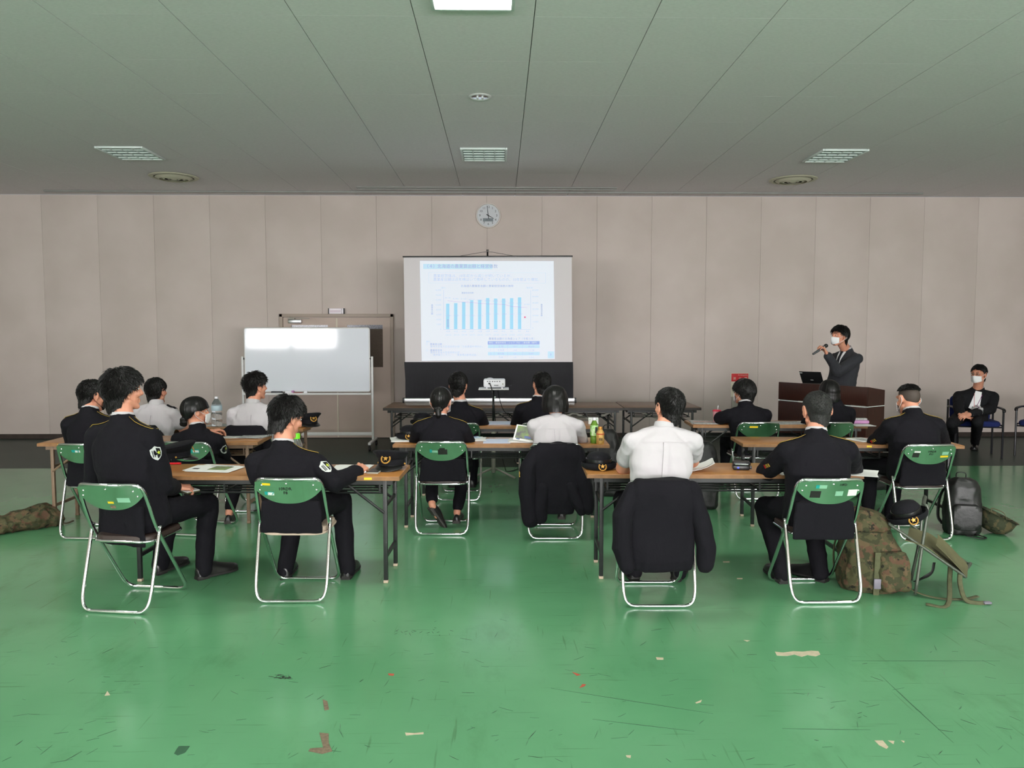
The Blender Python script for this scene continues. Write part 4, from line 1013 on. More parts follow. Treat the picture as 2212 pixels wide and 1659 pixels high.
    def after(me):
        wrinkle(me, 0.0055 if shirt else 0.0042, 9.0, (1, 1, 0.75), seed * 3.1)
        bv = bvh_of(me)
        def drop(o, dr, off=0.004):
            h = bv.ray_cast(o, dr); return (h[0] + h[1] * off if h[1].dot(dr) < 0 else h[0] - dr * off) if h[0] is not None else None
        def sheet(gr, name, m, thickness=0.004):
            nr, nc = len(gr), len(gr[0])
            if any(q is None for r in gr for q, _ in r): return None
            mb = MB(); vs = [q for r in gr for q, _ in r] + [q + n_ * thickness for r in gr for q, n_ in r]; o = nr * nc; fs = []
            for i in range(nr - 1):
                for j in range(nc - 1):
                    a = i * nc + j; fs += [(a, a + nc, a + nc + 1, a + 1), (o + a, o + a + 1, o + a + nc + 1, o + a + nc)]
            ed = list(range(nc)) + [i * nc + nc - 1 for i in range(1, nr)] + [(nr - 1) * nc + j for j in range(nc - 2, -1, -1)] + [i * nc for i in range(nr - 2, 0, -1)]
            for a, b in zip(ed, ed[1:] + ed[:1]): fs.append((a, b, o + b, o + a))
            return mb.add(vs, fs).build(name, M[m], root, 50)
        pts_cache = {}
        if epaulet:
            for sg in (-1, 1):
                edge = []
                def ep(s_, v): return drop(N + X * (sg * (0.075 + s_ * (sw - 0.035))) + Yf * v + Vector((0, 0, 0.25)), Vector((0, 0, -1)), 0.003)
                outl = [(0.0, -0.020), (0.25, -0.021), (0.5, -0.023), (0.75, -0.025), (1.0, -0.026), (1.0, 0.026), (0.75, 0.025), (0.5, 0.023), (0.25, 0.021), (0.0, 0.020)]
                pp = [ep(a, b) for a, b in outl]
                if all(q is not None for q in pp):
                    g = [[(ep(i / 5, -0.022 + 0.044 * j / 3), Vector((0, 0, 1))) for j in range(4)] for i in range(6)]
                    b_ = sheet(g, 'shoulder_board', 'navyhat', 0.003)
                    MB().tube([q + Vector((0, 0, 0.003)) for q in pp], 0.0018, 6, closed=True).build('piping', M['yellowcord'], root, 180)
        if patch:
            e = A['R'][0]; j = J['R']; ax = (e - j).normalized(); outw = (X * 0.80 - Yf * 0.60).normalized(); outw = (outw - ax * outw.dot(ax)).normalized(); tg = ax.cross(outw)
            def shield(points, name, m, off, th=0.0015):
                c = j + ax * 0.075; v = []
                pr = []
                for a, b in points:
                    q = drop(c + tg * a - ax * b + outw * 0.2, -outw, off)
                    if q is None: return
                    pr.append(q)
                MB().loft([pr, [q + outw * th for q in pr]]).build(name, M[m], root, 0)
            sh = [(0, 0.046), (0.016, 0.034), (0.029, 0.028), (0.030, 0.0), (0.024, -0.022), (0.012, -0.036), (0, -0.044), (-0.012, -0.036), (-0.024, -0.022), (-0.030, 0.0), (-0.029, 0.028), (-0.016, 0.034)]
            shield(sh, 'sleeve_patch', 'patchwhite', 0.003)
            sc = 0.84; L_ = [(a * sc, b * sc) for a, b in sh if a <= 0]; R_ = [(a * sc, b * sc) for a, b in sh if a >= 0]
            shield([(-0.003, 0.034)] + [q for q in L_ if q[0] < 0][::-1] + [(-0.003, -0.032)], 'patch_field', 'navyhat', 0.0048, 0.001)
            star = [(-0.013 + (0.011 if i % 2 == 0 else 0.005) * math.sin(i * math.pi / 5), 0.002 + (0.015 if i % 2 == 0 else 0.006) * math.cos(i * math.pi / 5)) for i in range(10)]
            shield(star, 'patch_star', 'patchgreen', 0.0062, 0.001)
            for a in (0.007, 0.016): shield([(a, 0.022), (a + 0.004, 0.020), (a + 0.003, -0.018), (a - 0.001, -0.022)], 'patch_stripe', 'navyhat', 0.0048, 0.001)
        if chevron:
            sd = chevron[0]; e, wv = A[sd]; sg = -1 if sd == 'L' else 1; j = J[sd]; ax = (e - j).normalized(); outw = (X * sg * 0.72 - Yf * 0.7).normalized(); outw = (outw - ax * outw.dot(ax)).normalized(); tg = ax.cross(outw)
            c0 = j + ax * chevron[1]
            for i in range(4):
                pr = []
                for a, b in ((-0.011, -0.0035), (0.011, -0.0035), (0.011, 0.0035), (-0.011, 0.0035)):
                    q = drop(c0 + ax * (i * 0.017 + b) + tg * (a + 0.004 * i) + outw * 0.2, -outw, 0.003); pr.append(q)
                if all(q is not None for q in pr): MB().loft([pr, [q + outw * 0.0025 for q in pr]]).build('rank_bar', M['red'] if i == 3 else M['yellowcord'], root, 0)
        if pleat:
            def bk(u, dd): 
                q, x_, y_, d_ = spine(1 - dd / Ls); return drop(q + X * u - y_ * 0.4, y_, 0.002), -y_
            h = 0.30 if pleat is True else pleat
            sheet([[bk(-0.016 + 0.032 * j / 2 + 0.01 * i / 8, 0.085 + h * i / 8) for j in range(3)] for i in range(9)], 'back_pleat', 'shirt', 0.008)
            sheet([[bk(-0.14 + 0.28 * j / 14, 0.078 + 0.004 * i) for j in range(15)] for i in range(2)], 'yoke_seam', 'shirt', 0.0016)
        if tab:
            for sg in ((1,) if tab == 'R' else (-1, 1)):
                g = [[(drop(N + X * (sg * (0.11 + 0.08 * i / 4)) + Yf * (-0.022 + 0.044 * jj / 3) + Vector((0, 0, 0.25)), Vector((0, 0, -1)), 0.003), Vector((0, 0, 1))) for jj in range(4)] for i in range(5)]
                sheet(g, 'shoulder_tab', 'navyhat', 0.006)
        if extra: extra(dict(root=root, drop=drop, sheet=sheet, spine=spine, Ls=Ls, X=X, Yf=Yf, N=N, J=J, A=A, Hm=Hm))
    blend(tor, 0.0085, 3, 0.6, nm, M[cm], root, after)
    # shirt collar
    if collar:
        cc = MB(); a0 = N + up * (0.020 if not shirt else 0.0); a1 = N + up * (0.047 if not shirt else 0.036)
        w0 = 0.060 * (0.88 if fem else 1); q = up; xx = (X - q * X.dot(q)).normalized(); yy = q.cross(xx)
        rg = lambda c, a, b: [c + xx * (a * math.cos(2 * math.pi * i / 28)) + yy * (b * math.sin(2 * math.pi * i / 28) + 0.006) for i in range(28)]
        fo = -0.016
        cc.loft([rg(a0 + q * fo, w0 + 0.006, w0 + 0.004), rg((a0 + a1) / 2, w0 + 0.005, w0 + 0.004), rg(a1, w0 + 0.002, w0 + 0.002), rg(a1 - q * 0.003, w0 - 0.006, w0 - 0.006)])
        cc.build('shirt_collar', M['collar'], root, 60)
    # trousers and shoes
    tr = MB(); tr.ell(hip + Vector((0, 0, -0.005)), (0.160 * k, 0.118 if shirt else 0.135, 0.092), Matrix((Xh, Yh, Vector((0, 0, 1)))).transposed(), 20, 12)
    G = {}
    for s in 'LR':
        sg = -1 if s == 'L' else 1; hj = hip + Xh * (sg * 0.085)
        ft = (feet or {}).get(s)
        if ft: heel, toe = Vector(ft[0]), Vector(ft[1])
        elif stand: heel = hip + Xh * sg * 0.10 - Yh * 0.06; heel.z = 0; toe = heel + Yh * 0.28
        else: heel = hip + Xh * sg * 0.10 + Yh * 0.42; heel.z = 0; toe = heel + Yh * 0.27 + Xh * sg * 0.03
        dr = (toe - heel).normalized(); ank = heel + dr * 0.055 + Vector((0, 0, 0.085))
        kn = (legs or {}).get(s)
        if kn: kn = Vector(kn)
        elif stand: kn = (hj + ank) / 2 + Yh * 0.02
        else: kn = hip + Xh * sg * 0.12 + Yh * 0.43; kn.z = 0.495
        G[s] = (hj, kn, ank, heel, toe)
        hem_ = ank + (kn - ank).normalized() * (-0.035 if not fem else 0.05)
        tr.limb([hj, (hj + kn) / 2, kn], [0.088, 0.078, 0.066]); tr.limb([kn, (kn + hem_) / 2, hem_], [0.066, 0.060, 0.052 if not fem else 0.046])
        shoe(root, heel, toe, heeled)
    blend(tr, 0.011, 4, 0.45, 'trousers', M['blacksuit' if style == 'blacksuit' else ('suit' if style == 'suit' else 'trouser')], root, lambda me: wrinkle(me, 0.005, 8.0, (1, 1, 0.8), seed * 1.7))
    # the body itself, one continuous surface under the clothes
    b = MB(); p0 = spine(0.15)[0]; p1 = spine(0.6)[0]; p2 = spine(1 - 0.10 / Ls)[0]
    b.limb([p0, p1, p2, N], [0.10, 0.09, 0.062, 0.046], 14)
    for s in 'LR':
        sg = -1 if s == 'L' else 1; e, wv = A[s]; hj, kn, ank, heel, toe = G[s]; f = 0.9 if fem else 1.0
        b.limb([p2, J[s] - Vector((0, 0, 0.012)), e, wv], [0.038, 0.038 * f, 0.037 * f, 0.027 * f])
        if style == 'shirt_s': b.limb([(J[s] + e) / 2, e, (e + wv) / 2, wv], [0.050, 0.044, 0.042, 0.030])
        b.limb([p0, hj, kn, ank - Vector((0, 0, 0.005)), ank + (toe - heel).normalized() * 0.075 - Vector((0, 0, 0.052))], [0.09, 0.070, 0.048, 0.034 * f, 0.018])
        hs = (hands or {}).get(s, {}); dflt = (wv - e).normalized()
        hand(b, wv + dflt * 0.02, hs.get('d', dflt * 0.9 - X * sg * 0.35), hs.get('n', Vector((0, 0, -1))), s == 'R', hs.get('curl', 0.45), hs.get('thumb', 0.5), 0.92 if fem else 1.0)
    add_head(b, Hm, N, fem)
    blend(b, voxel, 2, 0.30 if voxel > 0.005 else 0.22, 'body', M['skin'], root)
    face_parts(root, Hm, glasses)
    if mask: face_mask(root, Hm, mask)
    hb = make_hair(hair, Hm, root, seed)
    if hair == 'fade':
        o_ = HAIR['fade']
        tilt = Matrix.Rotation(R(12), 3, 'X'); st = MB(); rr = []
        for i in range(11):
            ring = []
            for kk in range(48):
                a = -180 + 360 * kk / 48; th = 48 + (interp((8, 16, 46, 42, 72, 84), a)) * i / 10
                d = tilt @ Vector((math.sin(R(th)) * math.sin(R(a)), math.sin(R(th)) * math.cos(R(a)), math.cos(R(th))))
                ring.append(Hm @ (HC + Vector((HR[0] * d.x, HR[1] * d.y, HR[2] * d.z)) * (1.022 if i < 10 else 0.98)))
            rr.append(ring)
        st.loft(rr).build('shaved_sides', M['stubble'], root, 180)
    hb.build('hair', M[HAIR[hair]['m']], root, 60)
    return root, Hm, dict(N=N, A=A, J=J, G=G, X=X, Yf=Yf)

V = Vector
# back rows first
person('person in navy uniform and mask at the far left table, head bowed to the right', (-3.22, 6.15, .52), ay(194, 880, 6.20), ay(200, 856, 6.27), (-35, -10, 0), -4, hair='neat', mask='maskblack', epaulet=True, seed=2, hem=0.40, hscale=1.04)
person('short haired person in white short sleeved shirt at back left with black shoulder tab', (-3.23, 7.10, .52), ay(337, 863, 7.10), ay(338, 846, 7.14), (-12, 0, 0), -4, style='shirt_s', hair='neat', seed=3, pleat=0.2, tab='R', sw=0.17, shrug=0.012)
person('person in white shirt with spiky hair before the whiteboard', (-2.27, 7.06, .52), ay(547, 861, 7.05), ay(553, 836, 7.10), (-40, 0, 0), 0, style='shirt_s', hair='spiky', seed=4, pleat=0.2, sw=0.175, shrug=0.012)
r_, Hm_d, i_ = person('masked woman in navy uniform with a low bun, looking right', (-2.45, 6.25, .52), ay(425, 914, 6.28), ay(423, 890, 6.33), (-50, -4, 0), -8, hair='fringe', fem=True, mask='mask', epaulet=False, seed=5, sw=0.165, heeled=True, patch=True, hem=0.42,
       arms={'R': (ay(484, 985, 6.36), ay(462, 968, 6.55))}, feet={'L': (az(437, 1120, 0), az(456, 1106, 0)), 'R': (az(492, 1132, 0), az(509, 1112, 0))})
m_ = MB()
for i in range(6):
    a = i * 60; m_.ell(Hm_d @ V((0.020 * math.cos(R(a)), -0.096 + 0.004 * (i % 2), -0.082 + 0.018 * math.sin(R(a)))), (0.026, 0.026, 0.024), Hm_d.to_3x3(), 12, 8)
m_.build('hair_bun', M['hair'], r_, 180)
MB().ell(Hm_d @ V((0, -0.092, -0.056)), (0.034, 0.028, 0.016), Hm_d.to_3x3(), 14, 10).build('hair_tie', M['ink'], r_, 180)
r_, Hm_g, i_ = person('ponytailed woman in navy uniform at the middle table, ankles crossed', (-0.46, 6.23, .52), ay(951, 895, 6.30), ay(953, 868, 6.36), (-8, -4, 0), 0, hair='smooth', fem=True, mask='mask', epaulet=True, seed=6, sw=0.180, shrug=0.028, heeled=True, hem=0.42,
       feet={'R': (az(985, 1131, 0), az(1001, 1104, 0)), 'L': (ay(926, 1099, 6.20), az(953, 1139, 0))}, legs={'L': V((-0.60, 6.66, 0.49)), 'R': V((-0.30, 6.66, 0.49))})
m_ = MB()
for i in range(5):
    a = i * 72; m_.ell(Hm_g @ V((0.018 * math.cos(R(a)), -0.112, -0.062 + 0.014 * math.sin(R(a)))), (0.024, 0.018, 0.016), Hm_g.to_3x3(), 12, 8)
m_.build('hair_knot', M['hairsmooth'], r_, 180)
MB().limb([Hm_g @ V((0, -0.115, -0.070)), Hm_g @ V((0.004, -0.118, -0.105)), Hm_g @ V((0.0, -0.110, -0.135))], [0.026, 0.024, 0.010], 14).build('ponytail', M['hairsmooth'], r_, 180)
person('short haired person in navy uniform seen past the left side of the projector', (-0.40, 7.48, .52), ay(994, 864, 7.50), ay(990, 832, 7.53), (-8, 0, 0), 0, hair='neat', epaulet=True, seed=7, hem=0.42, hscale=1.03)
person('person in navy uniform whose left ear shows, right of the projector', (0.40, 7.47, .52), ay(1165, 855, 7.50), ay(1169, 831, 7.53), (22, 0, 0), 0, hair='neat', epaulet=True, seed=8, hem=0.42, hscale=1.0)
person('woman with bobbed hair in a white long sleeved shirt by the tea bottle', (0.43, 6.09, .52), ay(1201, 893, 6.20), ay(1199, 868, 6.28), (0, -20, 0), 0, style='shirt_l', hair='bob', fem=True, seed=9, sw=0.186, pleat=0.10, shrug=0.045, heeled=True,
       arms={'L': (ay(1166, 957, 6.33), V((0.36, 6.52, 0.755))), 'R': (ay(1259, 955, 6.36), V((0.60, 6.54, 0.755)))})
person('bowl haired masked person in navy uniform in front of the fire extinguisher', (2.49, 7.48, .52), ay(1610, 866, 7.50), ay(1606, 848, 7.56), (28, 0, 0), 0, hair='bowl', mask='mask', seed=10, hem=0.42, collar=True, arms={'L': (ay(1556, 903, 7.56), V((2.34, 7.76, 0.755))), 'R': (ay(1650, 905, 7.58), V((2.62, 7.78, 0.755)))})
person('long haired person in navy uniform half hidden before the lectern', (3.20, 7.47, .52), ay(1801, 862, 7.50), ay(1791, 848, 7.54), (4, -6, 0), 0, hair='long', fem=True, seed=11, sw=0.165, hem=0.42)
person('person with shaved nape in navy uniform writing at the right table', (3.30, 6.0, .52), ay(1970, 882, 6.10), ay(1962, 864, 6.17), (10, -16, 4), 2, hair='fade', mask='mask', epaulet=True, seed=12, sw=0.19, hem=0.42, wd=1.05, chevron=('L', 0.16),
       arms={'L': (ay(1890, 956, 6.25), ay(1955, 955, 6.38)), 'R': (ay(2036, 955, 6.24), ay(2000, 950, 6.42))})
# near row
nb = dict(voxel=0.0047)
rB, HmB, iB = person('big haired person in navy uniform turned right at near left, notebook on lap', (-2.17, 4.60, .52), ay(264, 892, 4.64), ay(268, 846, 4.69), (-42, 2, 0), -20, -24, hair='big', epaulet=True, patch=True, seed=13, sw=0.208, wd=1.1, hem=0.36, slouch=0.05,
       arms={'R': (ay(352, 1050, 4.62), ay(376, 1052, 4.82)), 'L': (ay(205, 1040, 4.78), ay(312, 1052, 4.95))}, legs={'R': ay(450, 1088, 5.00), 'L': ay(372, 1085, 5.06)},
       hands={'R': dict(d=(0.70, 0.70, -0.10), n=(-0.3, 0.2, -0.9), curl=0.6), 'L': dict(d=(0.8, 0.35, -0.35), n=(0.1, 0.2, -1), curl=0.5)},
       feet={'R': (az(424, 1253, 0), az(494, 1236, 0)), 'L': (az(334, 1243, 0), az(392, 1222, 0))}, hscale=1.0, **nb)
rF, HmF, iF = person('person in navy uniform with yellow piping, right fist on the near left table', (-1.25, 4.70, .52), ay(612, 950, 4.78), ay(621, 903, 4.86), (-38, -20, 0), -3, hair='short', epaulet=True, patch=True, seed=14, sw=0.188, hem=0.405, slouch=0.06,
       arms={'R': (ay(722, 1042, 4.70), ay(772, 1019, 4.89)), 'L': (ay(560, 1032, 4.72), V((-1.35, 5.02, 0.755)))}, hands={'R': dict(d=(0.10, 0.95, 0.20), n=(-0.35, 0.1, -0.9), curl=0.95, thumb=1.0)},
       feet={'R': (az(746, 1253, 0), az(770, 1222, 0)), 'L': (az(615, 1253, 0), az(634, 1222, 0))}, legs={'R': ay(738, 1080, 5.06), 'L': V((-1.36, 5.10, 0.50))}, hscale=1.04, **nb)
rK, HmK, iK = person('person in white short sleeved shirt at the near right table, jacket on the chair', (0.935, 4.60, .52), ay(1437, 911, 4.72), ay(1445, 882, 4.77), (16, -2, 4), 0, style='shirt_s', hair='neat', seed=15, sw=0.192, pleat=0.28, shrug=0.025, slouch=0.05,
       arms={'L': (ay(1345, 1011, 4.90), ay(1382, 1014, 5.04)), 'R': (ay(1496, 996, 4.93), ay(1465, 1008, 5.08))}, hands={'L': dict(d=(0.8, 0.6, 0), n=(0, 0, -1), curl=0.3)},
       feet={'L': (az(1372, 1256, 0), az(1350, 1228, 0)), 'R': (az(1459, 1257, 0), az(1476, 1228, 0))}, hscale=1.0, **nb)
rN, HmN, iN = person('close cropped person in navy uniform with sleeve rank bars at near right', (1.94, 4.63, .52), ay(1764, 925, 4.70), ay(1764, 888, 4.76), (0, -6, 0), 0, hair='crop', epaulet=True, seed=16, sw=0.19, hem=0.37, slouch=0.05, chevron=('L', 0.13), wd=1.04,
       arms={'L': (ay(1655, 1020, 4.90), ay(1712, 1014, 5.08)), 'R': (ay(1843, 1012, 4.92), ay(1812, 1010, 5.10))},
       legs={'L': ay(1652, 1095, 5.02), 'R': V((2.08, 5.05, 0.50))}, feet={'L': (az(1694, 1262, 0), az(1662, 1236, 0)), 'R': (az(1786, 1258, 0), az(1724, 1241, 0))}, hscale=1.02, **nb)
# the speaker and the man by the wall
def suit_front(ctx, w0, w1, depth, tie, lany=False, skew=0.0):
    def fr(u, dd):
        q, x_, y_, d_ = ctx['spine'](1 - dd / ctx['Ls']); h = ctx['drop'](q + x_ * u + y_ * 0.4, -y_, 0.003)
        return (h if h is not None else q + y_ * 0.09 + x_ * u), y_
    g = []
    for i in range(13):
        f = i / 12; wd_ = w0 + (w1 - w0) * f; g.append([fr(skew * f - wd_ + 2 * wd_ * j / 4, 0.022 + (depth - 0.012) * f) for j in range(5)])
    ctx['sheet'](g, 'shirt_front', 'mask', 0.004)
    if tie: ctx['sheet']([[(fr(-t + 2 * t * j / 2, 0.02 + (depth - 0.02) * i / 8)[0], fr(0, 0.1)[1]) for j in range(3)] for i in range(9) for t in (0.020 if i in (0,) else 0.014 + 0.012 * i / 8,)], 'necktie', tie, 0.008)
    if lany:
        for s in (-1, 1):
            pts = [fr(s * (0.046 - 0.042 * i / 8), 0.055 + 0.18 * i / 8) for i in range(9)]
            if all(q[0] is not None for q in pts): MB().tube([q + n_ * 0.006 for q, n_ in pts], 0.0045, 6, flat=0.4).build('lanyard', M['lanyard' if s > 0 else 'lanyardp'], ctx['root'], 180)
        q, n_ = fr(0.0, 0.255)
        if q is not None: MB().box(q + n_ * 0.009, (0.055, 0.055, 0.012), bev=0.002).build('name_badge', M['plasticblack'], ctx['root'], 30)
rP, HmP, iP = person('standing speaker in charcoal suit and white mask holding a microphone', (4.19, 9.36, .93), ay(1828, 750, 9.40), ay(1813, 727, 9.33), (108, 2, 0), 112, style='suit', hair='short', mask='mask', seed=17, sw=0.172, stand=True, slouch=0.02,
       arms={'L': (ay(1810, 803, 9.18), ay(1788, 768, 9.10)), 'R': (V((4.34, 9.66, 1.10)), V((4.24, 9.52, 0.93)))}, hands={'L': dict(d=(-0.40, 0.0, 0.85), n=(-0.62, 0.2, -0.35), curl=0.72, thumb=0.9), 'R': dict(d=(-0.3, -0.3, -0.9), curl=0.4, n=(0, -1, 0))},
       extra=lambda c: suit_front(c, 0.050, 0.004, 0.26, 'tie'), hscale=1.0, voxel=0.005)
rQ, HmQ, iQ = person('person with glasses and white mask seated by the wall, hands clasped, red lanyard', (6.17, 9.90, .53), ay(2113, 834, 9.88), ay(2114, 809, 9.76), (122, -4, 0), 158, style='blacksuit', hair='neat', mask='mask', glasses=True, seed=18, sw=0.20, slouch=0.02, wd=1.06,
       arms={'R': (ay(2070, 882, 9.72), ay(2078, 895, 9.56)), 'L': (ay(2140, 884, 9.72), ay(2098, 894, 9.52))}, hands={'R': dict(d=(1, -0.25, -0.15), n=(0.1, 0.9, -0.5), curl=0.45), 'L': dict(d=(-1, -0.25, -0.15), n=(-0.1, 0.6, -0.8), curl=0.5)},
       legs={'L': ay(2112, 912, 9.45), 'R': ay(2056, 914, 9.47)}, feet={'L': (az(2106, 968, 0), az(2098, 984, 0)), 'R': (az(2062, 966, 0), az(2048, 980, 0))},
       extra=lambda c: suit_front(c, 0.036, 0.070, 0.285, None, True, 0.01), voxel=0.005)
flush()

# ================================================================== screen, projector, whiteboard, lectern
SY = 10.05
t = thing('projection_screen', 'white projection screen with a lit bar chart slide and black lower cloth', 'screen', (-0.15, SY, 0.70))
PINV['projection_screen'] = Matrix.Translation((0.15, -SY, -0.70)); t.name = 'projection_screen'
def quad(mb, corners, d=0.004):
    mb.loft([[p for p in corners], [p + V((0, d, 0)) for p in corners]]); return mb
P = lambda px, py, o=0.0: ay(px, py, SY - o)
quad(MB(), [P(872, 556), P(1235, 555), P(1236, 782), P(875, 782)]).build('white_cloth', M['screenwhite'], t, 0)
bl = MB(); n = 24; rr = []
for i in range(n + 1):
    f = i / n; u = f * 2 - 1; cv = 0.02 * (abs(u) ** 8)
    rr.append([P(875 + 361 * f + 3 * u * 0.5, 782) + V((0, -cv, 0)), P(876 + 362 * f, 820) + V((0, -cv - 0.006, 0)), P(876 + 362 * f, 861) + V((0, -cv, 0))])
bl.add([q for r in rr for q in r] + [q + V((0, 0.005, 0)) for r in rr for q in r], [(i * 3 + j, i * 3 + 3 + j, i * 3 + 4 + j, i * 3 + 1 + j) for i in range(n) for j in range(2)] + [((n + 1) * 3 + i * 3 + j, (n + 1) * 3 + i * 3 + 1 + j, (n + 1) * 3 + i * 3 + 4 + j, (n + 1) * 3 + i * 3 + 3 + j) for i in range(n) for j in range(2)])
bl.build('black_lower_cloth', M['screenblack'], t, 60)
MB().box((P(871, 555) + P(1236, 553.5)) / 2, (2.215, 0.025, 0.020), Matrix.Rotation(R(-0.25), 3, 'Y'), 0.004).build('top_bar', M['plasticblack'], t, 30)
MB().box((P(872, 865.5) + P(1243, 864.5)) / 2, (2.25, 0.07, 0.068), bev=0.012).build('roller_case', M['alu'], t, 30)
for x_, nm in ((872, 'end_cap'), (1243, 'end_cap')): MB().box(P(x_, 865), (0.02, 0.076, 0.074), bev=0.006).build(nm, M['plasticblack'], t, 30)
q = P(1053, 548) + V((0, 0.035, 0))
MB().tube([V((q.x, q.y, 0.72)), q + V((0, 0, 0.03))], 0.012, 10).build('mast', M['plasticblack'], t, 180)
MB().box(q + V((0, -0.012, 0.045)), (0.032, 0.036, 0.020), bev=0.005).build('mast_hook', M['plasticblack'], t, 30)
MB().tube(smoothpath([P(988, 554), P(1020, 548.5), P(1053, 544), P(1080, 547.5), P(1110, 553)], 5), 0.003, 6).build('hanging_cord', M['plasticblack'], t, 180)
def bil(u, v, o):                # a place on the slide, u and v from 0 to 1
    a, b, c, d = P(907, 563.5, o), P(1196, 564, o), P(911, 779.5, o), P(1198.5, 775.5, o)
    return a.lerp(b, u).lerp(c.lerp(d, u), v)
sl = MB(); sl.loft([[bil(0, 0, 0.004), bil(1, 0, 0.004), bil(1, 1, 0.004), bil(0, 1, 0.004)], [bil(0, 0, 0.002), bil(1, 0, 0.002), bil(1, 1, 0.002), bil(0, 1, 0.002)]])
slide = sl.build('projected_slide', M['slide'], t, 0)
# slide coordinates measured on an enlarged view: u = (x - 307)/1335 , v = (y - 200)/990
def S_(x, y, o=0.006): return bil((x - 307 - (y - 200) * 0.022) / (1335 - (y - 200) * 0.012), (y - 200) / (992 - (x - 307) * 0.012), o)
def bar(x0, y0, x1, y1, o=0.0055):
    return [S_(x0, y0, o), S_(x1, y0, o), S_(x1, y1, o), S_(x0, y1, o)]
def bars(lst, name, m, o=0.0055):
    mb = MB()
    for q in lst: mb.loft([bar(*q, o), bar(*q, o + 0.0008)])
    return build_flat(mb, name, M[m], slide, kind='stuff')
for i, y_ in enumerate((622, 617, 607, 588, 585, 567, 572, 572, 568, 560)):
    x_ = 569 + i * 79.5; mb = MB(); qq = bar(x_, y_, x_ + 33, 875); mb.loft([qq, [p + V((0, -0.0008, 0)) for p in qq]]); build_flat(mb, 'chart_bar', M['s_cyan'], slide)
for nm, rc, m_ in (('title_strip', (340, 230, 1030, 280), 's_pale'), ('page_box', (1582, 1100, 1645, 1168), 's_pale'), ('table_header', (984, 996, 1500, 1030), 's_blue')):
    mb = MB(); mb.loft([bar(*rc, 0.0048), bar(*rc, 0.0054)]); build_flat(mb, nm, M[m_], slide)
for k in (0, 1, 2, 3):
    mb = MB(); rc = (986, 1032 + 36 * k, 1501, 1066 + 36 * k); mb.loft([bar(*rc, 0.0048), bar(*rc, 0.0054)]); build_flat(mb, 'table_row', M['s_pale'] if k % 2 == 0 else M['slide'], slide)
bars([(543, 488, 546, 880), (1412, 488, 1415, 868), (543, 876, 1418, 879), (782, 535, 784, 606)] + [(396, 314, 1560, 316), (396, 416, 1560, 418), (395, 314, 397, 418), (1559, 314, 1561, 418)] + [(1046, 996, 1048, 1170), (1182, 996, 1184, 1170), (1330, 996, 1332, 1170)], 'chart_rules', 's_light', 0.006)
ln = [(583, 592), (663, 603), (743, 606), (820, 610), (905, 620), (985, 624), (1065, 627), (1145, 630), (1222, 650), (1298, 655), (1378, 660)]
mb = MB(); mb.tube([S_(x_, y_, 0.009) for x_, y_ in ln], 0.0016, 5); build_flat(mb, 'chart_line', M['s_red'], slide)
mb = MB(); mb.lathe([(0.0, 0), (0.012, 0), (0.012, 0.001), (0.0, 0.001)], S_(1354, 757, 0.008), 16, Matrix.Rotation(R(90), 3, 'X')); build_flat(mb, 'pointer_dot', M['s_dot'], slide)
kx = 1.0 / 4.609 / 164.0
def TX(s, x_, y_, h, al='LEFT'): return (s, h * kx * 1.25, al, Matrix.Translation(S_(x_, y_, 0.0068)))
dark = [TX('（４）北海道の農業算出額と経営体数', 352, 255, 34), TX('北海道の農業産出額と農業経営体数の推移', 978, 449, 22, 'CENTER'), TX('農業経営体数', 783, 517, 16, 'CENTER'),
        TX('農業産出額', 410, 1027, 19), TX('農業経営体', 412, 1088, 19), TX('農業産出額の北海道シェア（令和３年）', 1230, 973, 21, 'CENTER'), TX('農業産出額', 588, 830, 1, 'CENTER'), TX('5', 1612, 1132, 20, 'CENTER')]
dark += [TX(c, 588, 790 + 20 * i, 18, 'CENTER') for i, c in enumerate('農産出額')]
dark += [TX(c, 430, 640 + 21 * i, 17, 'CENTER') for i, c in enumerate('農業産出額')] + [TX(c, 1521, 636 + 21 * i, 17, 'CENTER') for i, c in enumerate('農業経営体数')]
light = [TX('農業経営体は、10年前から減少が続いているが、', 440, 349, 29), TX('農業産出額は近年横ばいで推移しているものの、10年前より増加。', 440, 385, 28.5),
         TX('（億円）', 540, 468, 16, 'CENTER'), TX('（経営体）', 1402, 466, 16, 'CENTER'), TX('資料', 370, 1002, 17), TX('○', 368, 1027, 20), TX('○', 370, 1088, 20),
         TX('農林水産省大臣官房統計部「生産農業所得統計」', 412, 1051, 19.5), TX('農林水産省大臣官房統計部', 412, 1110, 19.5), TX('「農林業センサス」、「農業構造動態調査」', 418, 1134, 19)]
light += [TX(s, 522, 489 + 48.6 * i, 18, 'RIGHT') for i, s in enumerate(('16,000', '14,000', '12,000', '10,000', '8,000', '6,000', '4,000', '2,000', '0'))]
light += [TX(s, 1428, 489 + 63 * i, 18) for i, s in enumerate(('60,000', '50,000', '40,000', '30,000', '20,000', '10,000', '0'))]
for i, (a, b) in enumerate(zip(('H24', 'H25', 'H26', 'H27', 'H28', 'H29', 'H30', 'R元', 'R2', 'R3', 'R4'), range(2012, 2023))):
    light += [TX(a, 590 + 79 * i, 899, 19, 'CENTER'), TX('(%d)' % b, 593 + 79 * i, 933, 18, 'CENTER')]
for i, s in enumerate(('10,536', '10,705', '11,110', '11,852', '12,115', '12,762', '12,593', '12,558', '12,667', '13,108')): light.append(TX(s, 590 + 79 * i, 748 - (22 if i > 4 else 8), 17, 'CENTER'))
for i, s in enumerate(('44,100', '42,400', '41,500', '40,714', '39,700', '38,800', '38,400', '37,700', '34,913', '34,200', '33,000')): light.append(TX(s, 585 + 79 * i, (565, 574, 576, 582, 590, 594, 597, 600, 618, 622, 630)[i], 17, 'CENTER'))
